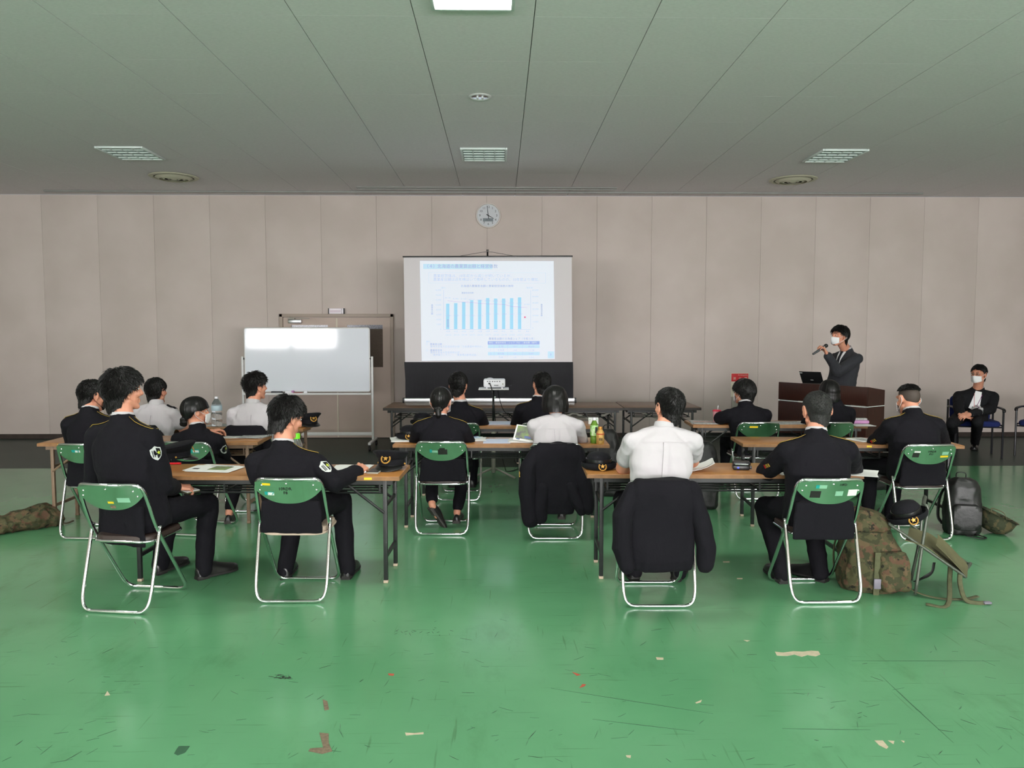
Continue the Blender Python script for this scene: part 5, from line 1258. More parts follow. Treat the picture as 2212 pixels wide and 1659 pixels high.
for j, row in enumerate((('', '全 国', '100.0', '88,600'), ('1', '北海道', '14.8', '13,108'), ('2', '鹿児島', '5.6', '4,997'), ('3', '茨城', '4.8', '4,263'))):
    for s, x_ in zip(row, (1016, 1114, 1254, 1418)):
        if s: light.append(TX(s, x_, 1051 + 36 * j, 18, 'CENTER'))
build_flat(text_mesh(dark), 'slide_headings', M['s_grey'], slide, kind='stuff'); build_flat(text_mesh(light), 'slide_writing', M['s_light'], slide, kind='stuff')
build_flat(text_mesh([TX(s, x_, 1013, 17, 'CENTER') for s, x_ in (('順位', 1016), ('都道府県名', 1114), ('シェア（％）', 1254), ('産出額（億円）', 1414))]), 'table_heading_writing', M['slide'], slide, kind='stuff')

# projector on its stand
t = thing('projector_stand', 'thin pole stand with a small white tray behind the middle tables', 'stand', (-0.075, 8.50, 0))
MB().box((0.005, 0, 0.995), (0.335, 0.26, 0.014), bev=0.004).build('tray', M['whitepaint'], t, 30)
MB().tube([(0, 0, 0.60), (0, 0, 0.988)], 0.013, 10).build('upper_pole', M['plasticblack'], t, 180)
MB().tube([(0, 0, 0.05), (0, 0, 0.60)], 0.024, 12).build('lower_pole', M['greysteel'], t, 180)
MB().ell((0.018, -0.01, 0.90), (0.014, 0.012, 0.012)).build('clamp_knob', M['chrome'], t, 180)
for a in (90, 210, 330): MB().tube([(0.02 * math.cos(R(a)), 0.02 * math.sin(R(a)), 0.10), (0.28 * math.cos(R(a)), 0.28 * math.sin(R(a)), 0.014)], 0.012, 8).build('leg', M['greysteel'], t, 180)
t = thing('projector', 'small white projector glowing on the pole stand', 'projector', (-0.062, 8.50, 1.0025))
for sx in (-0.085, 0.085): MB().cyl((sx, -0.07, 0), (sx, -0.07, 0.014), 0.011, 0.009, 10).build('foot', M['plasticwhite'], t)
bd = MB().box((0, 0, 0.058), (0.242, 0.20, 0.088), bev=0.016).build('body', M['plasticwhite'], t, 40)
MB().ell((-0.05, 0.02, 0.098), (0.042, 0.05, 0.016)).build('lens_hump', M['plasticwhite'], t, 180)
for i, x_ in enumerate((-0.075, -0.05, -0.02, 0.005, 0.03, 0.058)): MB().box((x_, -0.1, 0.078), (0.015, 0.004, 0.009)).build('socket', M['plasticblack'], bd, 0)
MB().box((-0.055, -0.1, 0.056), (0.024, 0.004, 0.016)).build('power_socket', M['plasticblack'], bd, 0); MB().box((0.02, -0.1, 0.036), (0.05, 0.003, 0.008)).build('rating_plate', M['plasticgrey'], bd, 0)
MB().box((0.093, -0.1, 0.05), (0.012, 0.003, 0.016)).build('vent', M['greysteel'], bd, 0)
MB().lathe([(0, 0), (0.026, 0), (0.026, 0.006), (0, 0.006)], (-0.06, 0.106, 0.06), 20, Matrix.Rotation(R(90), 3, 'X')).build('lens', M['lamp_on'], t, 40)
t = thing('power_cable', 'black cable hanging from the back of the projector', 'cable', (-0.11, 8.38, 0))
MB().tube(smoothpath([(-0.006, 0.02, 1.058), (0.01, 0.0, 1.03), (0.03, -0.03, 0.95), (0.045, 0.05, 0.80), (0.06, 0.16, 0.60), (0.10, 0.22, 0.40), (0.16, 0.25, 0.10), (0.22, 0.4, 0.012), (0.5, 0.9, 0.010)], 5), 0.0055, 6).build('cord', M['rubber'], t, 180)
MB().box((-0.006, 0.013, 1.058), (0.02, 0.02, 0.014), bev=0.003).build('plug', M['rubber'], t, 30)
t = thing('video_cable', 'thin black cable trailing behind the projector stand to the dark tables', 'cable', (0.0, 8.6, 0))
MB().tube(smoothpath([(-0.03, 0.01, 0.985), (-0.01, 0.08, 0.88), (0.04, 0.25, 0.72), (0.16, 0.5, 0.55), (0.20, 0.62, 0.30), (0.2, 0.7, 0.012), (0.6, 0.9, 0.010)], 5), 0.0045, 6).build('cord', M['rubber'], t, 180)

# whiteboard
WBY = 10.72; Wp = lambda px, py: ay(px, py, WBY)
a, b = Wp(528, 709), Wp(799, 845); cx_, cz_ = (a.x + b.x) / 2, (a.z + b.z) / 2; ww, hh = b.x - a.x, a.z - b.z
t = thing('whiteboard', 'white mobile whiteboard on castors before the double door', 'whiteboard', (cx_, WBY, 0))
rg = rounded(ww - 0.012, hh - 0.012, 0.02, 4)
MB().loft([[V((x_, y_, cz_ + z_)) for x_, z_ in rg] for y_ in (-0.013, 0.013)]).build('board', M['whiteboard'], t, 30)
rg = [V((x_, 0, cz_ + z_)) for x_, z_ in rounded(ww, hh, 0.026, 4)]
MB().tube(rg, 0.0125, 8, closed=True).build('board_frame', M['whitepaint'], t, 180)
pz = Wp(803, 770).z; lz = Wp(700, 937).z; tz = Wp(700, 851).z
for sx in (-1, 1):
    x_ = sx * (ww / 2 + 0.036)
    MB().box((x_, 0, pz / 2 + 0.06), (0.03, 0.03, pz - 0.12), bev=0.003).build('post', M['whitepaint'], t, 30)
    MB().ell((x_ - sx * 0.018, 0, pz - 0.03), (0.018, 0.016, 0.016)).build('pivot_knob', M['plasticblack'], t, 180)
    MB().box((x_, 0, 0.10), (0.04, 0.62, 0.035), bev=0.006).build('foot_bar', M['whitepaint'], t, 30)
    for sy in (-0.28, 0.28):
        c = MB().box((x_, sy, 0.072), (0.022, 0.04, 0.03), bev=0.003).build('castor', M['plasticblack'], t, 30)
        MB().cyl((x_ - 0.013, sy, 0.032), (x_ + 0.013, sy, 0.032), 0.032, None, 16).build('wheel', M['rubber'], c)
MB().box((0, 0, lz), (ww + 0.05, 0.025, 0.045), bev=0.004).build('lower_bar', M['whitepaint'], t, 30)
MB().box((0, -0.045, tz), (ww + 0.05, 0.07, 0.014), bev=0.003).box((0, -0.078, tz + 0.008), (ww + 0.05, 0.006, 0.024)).build('pen_tray', M['whitepaint'], t, 30)
tz += 0.0075
def on_tray(px, name, label, cat, build):
    o = thing(name, label, cat, (Wp(px, 850).x, WBY - 0.045, tz)); build(o); return o
on_tray(600, 'board_eraser', 'long black eraser on the whiteboard tray', 'eraser', lambda o: (MB().box((0, 0, 0.021), (0.15, 0.045, 0.030), bev=0.005).build('grip', M['plasticgrey'], o, 30), MB().box((0, 0, 0.004), (0.145, 0.04, 0.007)).build('felt', M['plasticblack'], o, 0)))
on_tray(627, 'pen_box', 'small white and pink marker box on the whiteboard tray', 'box', lambda o: (MB().box((0, 0, 0.022), (0.11, 0.04, 0.043), bev=0.004).build('case', M['plasticwhite'], o, 30), MB().box((0.05, -0.002, 0.030), (0.030, 0.044, 0.028), bev=0.003).build('lid', M['purple'], o, 30)))
def marker(o, m_):
    MB().cyl((-0.06, 0, 0.008), (0.035, 0, 0.008), 0.0075, 0.0075, 10).build('barrel', M[m_], o); MB().cyl((0.035, 0, 0.008), (0.065, 0, 0.008), 0.008, 0.007, 10).build('cap', M[m_], o)
on_tray(645, 'marker', 'red marker lying on the whiteboard tray', 'pen', lambda o: marker(o, 'red'))
on_tray(612, 'marker', 'grey marker lying behind the whiteboard eraser', 'pen', lambda o: (marker(o, 'plasticgrey'), setattr(o, 'location', o.location + V((0, 0.022, 0)))))
on_tray(662, 'paper_clip_box', 'little white holder on the whiteboard tray', 'holder', lambda o: MB().box((0, 0, 0.024), (0.05, 0.03, 0.047), bev=0.004).build('holder_body', M['plasticwhite'], o, 30))

# lectern
fl_, fr_ = az(1682, 825, 1.02), az(1873, 836.5, 1.02); d = (fr_ - fl_); d.z = 0; LL = d.length; d.normalize(); ang = math.atan2(d.y, d.x); bk = V((-d.y, d.x, 0))
t = thing('lectern', 'dark rosewood lectern with a silver line, laptop on top', 'lectern', ((fl_.x + fr_.x) / 2, (fl_.y + fr_.y) / 2, 0), ang)
DD = 0.36
MB().box((0, 0.0125, 0.405), (LL, 0.025, 0.77), bev=0.003).build('lower_front_panel', M['lectern'], t, 30)
MB().box((0, 0.0125, 0.915), (LL, 0.025, 0.21), bev=0.003).build('upper_front_panel', M['lectern'], t, 30)
MB().box((0, 0.013, 0.800), (LL, 0.0275, 0.009)).build('silver_line', M['louvre'], t, 0)
for sx in (-1, 1):
    m_ = MB(); x_ = sx * (LL / 2 - 0.0125)
    m_.loft([[V((xx, 0.026, 0.02)), V((xx, DD, 0.02)), V((xx, DD, 0.975)), V((xx, 0.026, 1.02))] for xx in (x_ - 0.0125, x_ + 0.0125)]); m_.build('side_panel', M['lectern'], t, 0)
    MB().box((sx * (LL / 2 - 0.001), DD / 2 + 0.01, 0.800), (0.005, DD - 0.02, 0.008)).build('silver_line', M['louvre'], t, 0)
MB().box((0, DD / 2, 0.955), (LL - 0.06, DD - 0.04, 0.022), bev=0.003).build('desk_top', M['lectern'], t, 30)
MB().box((0, DD / 2 + 0.02, 0.45), (LL - 0.06, DD - 0.10, 0.02)).build('shelf', M['lectern'], t, 0)
MB().box((0, DD / 2, 0.012), (LL - 0.02, DD - 0.02, 0.024)).build('plinth', M['plasticblack'], t, 0)
lp = az(1746, 831, 0.966)
t = thing('laptop', 'open black laptop on the lectern, lid back towards the audience', 'laptop', (lp.x + bk.x * 0.10, lp.y + bk.y * 0.10, 0.967), ang + R(14))
MB().box((0, 0.10, 0.009), (0.27, 0.21, 0.018), bev=0.004).build('base', M['plasticblack'], t, 30)
rl = Matrix.Rotation(R(40), 3, 'X'); c0 = V((0, 0.0, 0.018))
ld = MB().box(c0 + rl @ V((0, 0, 0.095)), (0.27, 0.010, 0.19), rl, 0.004).build('lid', M['plasticblack'], t, 30)
MB().box(c0 + rl @ V((-0.12, -0.006, 0.172)), (0.045, 0.002, 0.010), rl).build('sticker', M['whitest'], ld, 0); MB().box(c0 + rl @ V((0.0, -0.006, 0.055)), (0.034, 0.002, 0.010), rl).build('badge', M['silverprint'], ld, 0)
MB().box(c0 + rl @ V((0, 0.0058, 0.097)), (0.25, 0.002, 0.165), rl).build('display', M['s_light'], ld, 0)
ma, mb_ = ay(1757, 764.5, 9.09), ay(1784, 747, 9.10)
t = thing('microphone', 'grey handheld microphone held to the speaker\'s mask', 'microphone', (ma.x, ma.y, ma.z)); dm = (mb_ - ma); Lm = dm.length; dm.normalize()
MB().caps((0, 0, 0), dm * (Lm - 0.03), 0.0125, 0.0165, 14).build('handle', M['plasticgrey'], t, 180)
MB().ell(dm * (Lm + 0.002), (0.024, 0.024, 0.024)).build('grille', M['blacksteel'], t, 180)
MB().cyl(dm * (Lm - 0.032), dm * (Lm - 0.022), 0.021, 0.021, 14).build('ring', M['chrome'], t)

# fire extinguisher point
t = thing('fire_extinguisher_sign', 'red and white fire extinguisher sign board on the wall', 'sign', (3.72, WALL_Y - 0.024, 0))
MB().box((0, 0, 0.815), (0.275, 0.006, 0.37), bev=0.002).build('board', M['signcream'], t, 0)
MB().box((0, -0.004, 0.93), (0.262, 0.004, 0.122)).build('red_header', M['red'], t, 0)
build_flat(text_mesh([('消', 0.046, 'CENTER', Matrix.Translation((-0.085, -0.0075, 0.912))), ('火', 0.046, 'CENTER', Matrix.Translation((0.0, -0.0075, 0.912))), ('器', 0.046, 'CENTER', Matrix.Translation((0.090, -0.0075, 0.912))), ('Fire Extinguisher', 0.022, 'CENTER', Matrix.Translation((0.045, -0.0075, 0.968)))]), 'sign_lettering', M['signcream'], t, kind='stuff')
ar = [(-0.125, 0.765), (-0.095, 0.80), (-0.095, 0.785), (-0.02, 0.785), (-0.02, 0.760), (-0.095, 0.760), (-0.095, 0.75)]
MB().prism(ar, 0.003, Matrix.Translation((0, -0.005, 0))).build('arrow', M['red'], t, 0)
for k in range(3): MB().box((0.02, -0.004, 0.845 - 0.022 * k), (0.20 - 0.04 * k, 0.003, 0.008)).build('instruction_line', M['printred'], t, 0)
t = thing('fire_extinguisher', 'dark red fire extinguisher standing under its sign', 'fire extinguisher', (3.68, WALL_Y - 0.16, 0))
MB().lathe([(0.0, 0), (0.062, 0), (0.066, 0.012), (0.066, 0.36), (0.055, 0.42), (0.025, 0.45), (0.022, 0.48), (0.0, 0.48)], n=24).build('cylinder', mat('dark_red_enamel', lin(110, 22, 24), 0.3), t)
MB().box((0, -0.01, 0.50), (0.03, 0.10, 0.03), bev=0.006).build('valve', M['plasticblack'], t, 30); MB().box((0.0, -0.04, 0.535), (0.02, 0.14, 0.012), Matrix.Rotation(R(-12), 3, 'X'), 0.003).build('lever', M['blacksteel'], t, 30)
MB().tube(smoothpath([(0.02, -0.02, 0.49), (0.07, -0.03, 0.46), (0.085, -0.01, 0.30), (0.08, 0.0, 0.12)], 5), 0.011, 8).build('hose', M['rubber'], t, 180)
t = thing('extinguisher_stand', 'pale metal stand behind the fire extinguisher', 'stand', (3.72, WALL_Y - 0.055, 0))
MB().box((0, 0, 0.32), (0.25, 0.012, 0.62), bev=0.003).build('back_plate', M['greysteel'], t, 30)

# ================================================================== hats
def emblem(parent, m4, s=1.0):
    st = [((0.0165 if i % 2 == 0 else 0.0075) * s * math.sin(i * math.pi / 5), (0.0165 if i % 2 == 0 else 0.0075) * s * math.cos(i * math.pi / 5)) for i in range(10)]
    e = MB().prism(st, 0.004, m4 @ Matrix.Translation((0, -0.003, 0.003))).build('emblem', M['gold'], parent, 0)
    w_ = MB()
    for k in range(14):
        a = R(150 + 240 * k / 13); c = m4 @ V((0.0255 * s * math.cos(a), -0.002, 0.0255 * s * math.sin(a)))
        w_.ell(c, (0.0058 * s, 0.003, 0.0048 * s), nu=8, nv=5)
    w_.build('wreath', M['gold'], e, 180)
def peaked_cap(label, p, rz, tilt=0.0, emb=True, pitch=0.0):
    t = thing('peaked_cap', label, 'cap', p, rz, 'navy uniform hats'); t.rotation_euler = (pitch, tilt, rz)
    z = 0.020
    band = MB(); n = 36
    el = lambda a, b, zz, oy=0.0, tl=0.0: [V((a * math.cos(2 * math.pi * i / n), oy + b * math.sin(2 * math.pi * i / n), zz - tl * math.sin(2 * math.pi * i / n))) for i in range(n)]
    band.loft([el(0.083, 0.096, z), el(0.086, 0.099, z), el(0.087, 0.100, z + 0.046, 0, 0.006), el(0.083, 0.096, z + 0.048, 0, 0.006)]).build('band', M['navyhat'], t, 50)
    MB().loft([el(0.086, 0.099, z + 0.044, 0, 0.006), el(0.100, 0.112, z + 0.066, -0.004, 0.014), el(0.118, 0.129, z + 0.084, -0.006, 0.022), el(0.121, 0.132, z + 0.092, -0.006, 0.023), el(0.108, 0.118, z + 0.099, -0.006, 0.022), el(0.05, 0.056, z + 0.102, -0.006, 0.012)]).build('crown', M['navyhat'], t, 60)
    vs = MB(); inn, out, inn2, out2 = [], [], [], []
    for i in range(17):
        a = R(-90 - 66 + 132 * i / 16); k = math.cos(R(-66 + 132 * i / 16)) ** 0.7
        pi_ = V((0.087 * math.cos(a), 0.100 * math.sin(a), z + 0.008)); po = V(((0.087 + 0.030 * k) * math.cos(a), (0.100 + 0.052 * k) * math.sin(a), z + 0.008 - 0.026 * k))
        inn.append(pi_); out.append(po)
    mid = [a.lerp(b, 0.5) + V((0, 0, 0.004)) for a, b in zip(inn, out)]
    up3 = V((0, 0, 0.003)); rows = [inn, mid, out]; m_ = 17
    vv = [q for r in rows for q in r] + [q + up3 for r in rows for q in r]; o = 51
    fs = [(i * m_ + j, i * m_ + j + 1, (i + 1) * m_ + j + 1, (i + 1) * m_ + j) for i in range(2) for j in range(16)]; fs += [tuple(x_ + o for x_ in reversed(f)) for f in fs]
    ed = list(range(17)) + [33, 50] + [34 + j for j in range(15, -1, -1)] + [17]
    for a, b in zip(ed, ed[1:] + ed[:1]): fs.append((a, o + a, o + b, b))
    vs.add(vv, fs).build('visor', M['leather'], t, 50)
    st = [V((0.0895 * math.cos(R(a)), 0.1035 * math.sin(R(a)), z + 0.014)) for a in range(-178, -1, 8)]
    MB().tube(st, 0.0045, 6, flat=0.5).build('chin_strap', M['leather'], t, 180)
    for a in (-178, -2): MB().ell((0.092 * math.cos(R(a)), 0.104 * math.sin(R(a)), z + 0.016), (0.0075, 0.0075, 0.0075)).build('side_button', M['gold'], t, 180)
    if emb: emblem(t, Matrix.Translation((0, -0.1135, z + 0.062)) @ Matrix.Rotation(R(-22), 4, 'X'), 1.15)
    return t
def brimmed_hat(label, p, rz, pitch=0.0, tilt=0.0):
    t = thing('brimmed_hat', label, 'hat', p, rz, 'navy uniform hats'); t.rotation_euler = (pitch, tilt, rz)
    MB().lathe([(0.0, 0.006), (0.080, 0.006), (0.084, 0.02), (0.084, 0.055), (0.080, 0.078), (0.066, 0.098), (0.040, 0.108), (0.0, 0.111)], n=36, sy=1.1).build('crown', M['navyhat'], t, 60)
    MB().lathe([(0.0848, 0.044), (0.0868, 0.045), (0.0868, 0.066), (0.0838, 0.067)], n=36, sy=1.1).build('ribbon', M['leather'], t, 60)
    br = MB(); n = 40; prof = [(0.082, 0.006), (0.100, 0.002), (0.114, 0.012), (0.119, 0.030), (0.118, 0.046), (0.115, 0.047), (0.114, 0.030), (0.104, 0.016), (0.084, 0.012)]; rr = []
    for r_, z_ in prof:
        ring = []
        for i in range(n):
            a = 2 * math.pi * i / n; f = 0.72 + 0.28 * (1 - math.sin(a)) / 2; ring.append(V((r_ * math.cos(a), r_ * 1.06 * math.sin(a), 0.002 + (z_ - 0.002) * f)))
        rr.append(ring)
    br.loft(rr, False).build('upturned_brim', M['navyhat'], t, 60)
    emblem(t, Matrix.Translation((0, -0.1285, 0.030)) @ Matrix.Rotation(R(-14), 4, 'X'), 0.95)
    return t
def onz(px, py, z=0.70): 
    p = az(px, py, z); return (p.x, p.y, z + 0.0005)
peaked_cap('peaked navy cap with gold emblem at the right end of the near left table', (az(843, 1012, 0.7).x + 0.01, 5.10, 0.7005), R(-12))
peaked_cap('peaked navy cap behind the arm of the man turned right, visor to the right', (az(378, 998, 0.7).x - 0.02, az(378, 996, 0.7).y + 0.02, 0.7005), R(112))
brimmed_hat('brimmed navy hat with gold emblem on the left end of the near right table', (az(1291, 1008, 0.7).x, 5.09, 0.7005), R(4))
brimmed_hat('brimmed navy hat with gold emblem beside the ponytailed woman', (az(890, 944, 0.7).x, 6.52, 0.712), R(2))
brimmed_hat('dark brimmed hat behind the ponytailed woman on the second table', (-0.78, 7.66, 0.7005), R(120))
peaked_cap('peaked cap with gold braid at the right end of the water bottle table', (az(662, 922, 0.7).x, 7.50, 0.7005), R(40))

# ================================================================== bottles and cups
def bottle(name, label, p, prof, m, cap, capm, band=None, bandm=None, n=24):
    t = thing(name, label, 'bottle', p)
    MB().lathe(prof, n=n).build('bottle_body', M[m], t, 40)
    r_, z0_, z1_ = cap; MB().lathe([(0, z0_), (r_, z0_), (r_ * 1.02, (z0_ + z1_) / 2), (r_ * 0.97, z1_), (0, z1_)], n=20).build('cap', M[capm], t, 40)
    if band: MB().lathe([(band[0], band[1]), (band[0] + 0.0008, band[1] + 0.002), (band[0] + 0.0008, band[2] - 0.002), (band[0], band[2])], n=n).build('label', M[bandm], t, 40)
    return t
t = bottle('tea_bottle', 'green tea bottle with white cap on the middle table', onz(1283.5, 957), [(0.0, 0), (0.030, 0), (0.033, 0.006), (0.033, 0.05), (0.031, 0.055), (0.033, 0.06), (0.033, 0.135), (0.030, 0.155), (0.016, 0.185), (0.0125, 0.195), (0.0, 0.195)], 'tea', (0.0155, 0.190, 0.212), 'plasticwhite', (0.0334, 0.064, 0.150), 'tealabel')
MB().box((0.012, -0.0335, 0.112), (0.018, 0.003, 0.050)).build('label_print', M['ink'], t, 0)
t = bottle('coffee_can', 'golden coffee bottle can beside the green tea bottle', onz(1296.5, 959), [(0.0, 0), (0.031, 0), (0.033, 0.004), (0.033, 0.085), (0.030, 0.100), (0.018, 0.118), (0.017, 0.124), (0.0, 0.124)], 'coffee', (0.0185, 0.121, 0.142), 'coffeecap')
MB().lathe([(0.0331, 0.078), (0.0336, 0.079), (0.0336, 0.088), (0.0325, 0.089)], n=24).build('red_band', M['printred'], t, 40)
for k in range(4): MB().box((-0.012 + 0.008 * k, -0.0334, 0.042), (0.004, 0.002, 0.020)).build('printed_letter', M['ink'], t, 0)
bottle('water_bottle', 'big clear water bottle between the two white shirted men', onz(469, 921), [(0.0, 0), (0.044, 0), (0.050, 0.008), (0.050, 0.06), (0.046, 0.07), (0.050, 0.08), (0.050, 0.13), (0.046, 0.14), (0.050, 0.15), (0.050, 0.205), (0.040, 0.235), (0.018, 0.268), (0.015, 0.280), (0.0, 0.280)], 'petclear', (0.017, 0.272, 0.292), 'plasticwhite', (0.0504, 0.155, 0.205), 'labelblue')
bottle('drink_bottle', 'clear bottle with a lime green cap behind the shoulder with yellow piping', (az(658, 1000, 0.7).x - 0.005, 5.14, 0.7005), [(0.0, 0), (0.038, 0), (0.041, 0.006), (0.041, 0.135), (0.038, 0.165), (0.024, 0.195), (0.022, 0.20), (0.0, 0.20)], 'petclear', (0.0255, 0.197, 0.232), 'capgreen', (0.0414, 0.03, 0.12), 'pinkred')
t = thing('drink_cup', 'pink drink cup with straw at the elbow of the bowl haired man', 'cup', onz(1548, 913))
MB().lathe([(0.0, 0), (0.030, 0), (0.032, 0.004), (0.041, 0.118), (0.0, 0.118)], n=24).build('cup_body', M['pink'], t, 40)
MB().lathe([(0.0, 0.118), (0.044, 0.117), (0.045, 0.124), (0.036, 0.132), (0.0, 0.134)], n=24).build('lid', M['pinkred'], t, 40)
MB().tube([(0.008, 0, 0.13), (0.014, 0.0, 0.175)], 0.0035, 8).build('straw', M['plasticwhite'], t, 180)

# ================================================================== papers and small things
def sheets(label, px, py, w_, h_, rz=0.0, n=1, m='paper', cat='paper', name='paper_sheet', prints=(), z=0.7005, group='papers on the tables', curl=0.0, spread=0.012, seed=0):
    rnd = random.Random(seed or int(px)); p = az(px, py, z)
    t = thing(name, label, cat, (p.x, p.y, z), R(rz), group); th = 0.0016
    for k in range(n):
        mb = MB(); a = R(rnd.uniform(-9, 9)) if k else 0; ox, oy = (rnd.uniform(-spread, spread), rnd.uniform(-spread, spread)) if k else (0, 0)
        nx = 6; top = []
        for r_ in range(2):
            for i in range(nx + 1):
                u = i / nx - 0.5; x_, y_ = u * w_, (-0.5 + r_) * h_; zz = curl * max(0, (u + 0.2)) ** 2 * 4
                X_, Y_ = x_ * math.cos(a) - y_ * math.sin(a) + ox, x_ * math.sin(a) + y_ * math.cos(a) + oy
                top.append(V((X_, Y_, k * th + zz)))
        vs = top + [q + V((0, 0, th * 0.9)) for q in top]; o = 2 * (nx + 1); m1 = nx + 1; fs = []
        for i in range(nx): fs += [(i, m1 + i, m1 + i + 1, i + 1), (o + i, o + i + 1, o + m1 + i + 1, o + m1 + i)]
        ed = list(range(m1)) + [m1 + i for i in range(nx, -1, -1)]
        for q, r_ in zip(ed, ed[1:] + ed[:1]): fs.append((q, r_, o + r_, o + q))
        mb.add(vs, fs).build('sheet', M[m if k == n - 1 or m != 'print' else 'paper'], t, 0)
    for (x0, y0, x1, y1, mm) in prints:
        MB().box(((x0 + x1) / 2 * w_, (y0 + y1) / 2 * h_, n * th + 0.0004 + curl * 0.02), ((x1 - x0) * w_, (y1 - y0) * h_, 0.0006)).build('printed_area', M[mm], t, 0)
    return t
sheets('fan of printed brochures with a green photo on the near left table', 462, 1013, 0.30, 0.21, -8, 4, prints=((-0.05, -0.30, 0.38, 0.30, 'print'), (-0.42, -0.25, -0.28, -0.1, 'ink'), (-0.2, 0.30, 0.3, 0.42, 'papergrey')), name='brochure', cat='brochure', spread=0.03)
sheets('white sheets under the fist on the near left table', 760, 1010, 0.24, 0.21, 4, 2)
sheets('white papers beside the short sleeved elbow on the near right table', 1498, 1013, 0.26, 0.22, -12, 3, curl=0.03)
sheets('white sheet under the rank barred sleeve on the near right table', 1700, 1018, 0.21, 0.26, 8, 1)
sheets('white sheets at the right end of the near right table', 1852, 1021, 0.23, 0.26, -22, 2)
sheets('stack of white papers under the hat on the middle table', 880, 950, 0.26, 0.26, 3, 6)
sheets('pale blue sheet in the centre of the middle table', 1073, 953, 0.225, 0.27, 0, 1, 'paperblue')
sheets('white booklets right of the ponytailed woman', 1030, 950, 0.13, 0.20, 4, 8)
sheets('blue and white wrapper on the booklets of the middle table', 1026, 945, 0.08, 0.09, 25, 3, 'labelblue', z=0.7145, prints=((-0.4, -0.2, 0.2, 0.3, 'printblue'),))
sheets('books under the open brochure on the middle table', 1128, 953, 0.20, 0.20, -4, 9, prints=())
sheets('pale blue sheets on the table behind the middle one', 1073, 914, 0.30, 0.27, 2, 2, 'paperblue', prints=((-0.42, -0.2, -0.2, 0.1, 'labelblue'),))
sheets('grey magazines beside the pink cup', 1520, 913, 0.26, 0.28, -6, 6, 'papergrey', name='magazine', cat='magazine', prints=((-0.4, -0.05, 0.35, 0.05, 'printred'),))
sheets('printed papers between the bowl haired and the cropped heads', 1692, 914, 0.34, 0.24, 3, 3, 'papergrey')
sheets('open booklet beside the cropped head at the right', 1742, 913, 0.14, 0.22, -6, 2, curl=0.02)
sheets('booklet beside the sleeve of the man with shaved nape', 1862, 951, 0.16, 0.21, 14, 4, 'paper', prints=((-0.3, -0.3, 0.3, 0.3, 'papergrey'),))
sheets('white papers on the tan table beside the woman with a bun', 512, 943, 0.22, 0.22, 6, 3, prints=((-0.4, -0.35, 0.3, -0.2, 'papergrey'),))
sheets('overlapping printed sheets at the right end of the tan table', 555, 943, 0.20, 0.24, -8, 6, 'papergrey', spread=0.02)
sheets('papers around the big water bottle', 485, 919, 0.30, 0.22, 0, 4, 'papergrey')
sheets('papers by the pink pouch at the right end of the table', 1858, 918, 0.20, 0.24, 0, 4)
# standing open brochure
p = az(1128, 954, 0.7155)
t = thing('open_brochure', 'open brochure with a colour photo propped beside the white shirted woman', 'brochure', (p.x + 0.015, p.y + 0.02, 0.7155), R(-8), 'papers on the tables')
rl = Matrix.Rotation(R(-38), 3, 'X') @ Matrix.Rotation(R(9), 3, 'Y')
pg = MB().box(rl @ V((0, 0, 0.075)), (0.19, 0.0022, 0.15), rl).build('page', M['paper'], t, 0)
MB().box(rl @ V((0.004, -0.0016, 0.080)), (0.172, 0.001, 0.120), rl).build('printed_photo', M['print'], pg, 0)
MB().box(rl @ V((0.045, -0.0024, 0.06)), (0.03, 0.001, 0.018), rl).build('red_patch', M['printred'], pg, 0); MB().box(rl @ V((0.03, -0.0024, 0.040)), (0.07, 0.001, 0.022), rl).build('blue_patch', M['printblue'], pg, 0)
MB().box(rl @ V((-0.055, -0.0024, 0.014)), (0.03, 0.001, 0.010), rl).build('printed_title', M['printblue'], pg, 0)
MB().box(V((0, 0.09, 0.004)), (0.19, 0.15, 0.003)).build('lower_page', M['paper'], t, 0)
# phone, eraser, pens, recorder, pouch, notebook
p = az(809, 1021, 0.7)
t = thing('smartphone', 'smartphone lying between the fist and the peaked cap', 'phone', (p.x, p.y + 0.03, 0.7005), R(-6))
MB().box((0, 0, 0.0045), (0.076, 0.150, 0.009), bev=0.003).build('case', M['greysteel'], t, 30); MB().box((0, 0, 0.0094), (0.070, 0.143, 0.0008)).build('glass_face', M['plasticblack'], t, 0)
p = az(786, 1021.5, 0.7)
t = thing('eraser', 'small white eraser in front of the fist', 'eraser', (p.x, p.y, 0.7005), R(10)); MB().box((0, 0, 0.006), (0.030, 0.016, 0.012), bev=0.003).build('rubber_block', M['plasticwhite'], t, 30)
p = az(370, 1004, 0.7)
t = thing('pen', 'red pen in front of the peaked cap at left', 'pen', (p.x, p.y, 0.7005), R(4)); marker(t, 'red')
p = az(1605, 1017, 0.7)
t = thing('voice_recorder', 'black recorder with a blue light on the near right table', 'recorder', (p.x, p.y + 0.05, 0.7005), R(-8))
MB().box((0, 0, 0.016), (0.105, 0.075, 0.030), bev=0.007).build('lower_body', M['plasticblack'], t, 30); MB().box((0.004, 0.004, 0.042), (0.112, 0.070, 0.022), bev=0.006).build('upper_body', M['plasticblack'], t, 30)
MB().box((0.0, -0.033, 0.0395), (0.085, 0.006, 0.0035)).build('chrome_trim', M['chrome'], t, 0); MB().ell((-0.022, -0.039, 0.017), (0.0075, 0.004, 0.005), nu=10, nv=6).build('blue_light', M['led'], t, 180)
MB().cyl((0.055, -0.02, 0.018), (0.066, -0.02, 0.018), 0.012, 0.012, 14).build('side_dial', M['plasticgrey'], t)
p = az(1857, 915, 0.707)
t = thing('pencil_pouch', 'mauve and clear pencil pouch at the right table end', 'pouch', (p.x, p.y, 0.7075), R(-4))
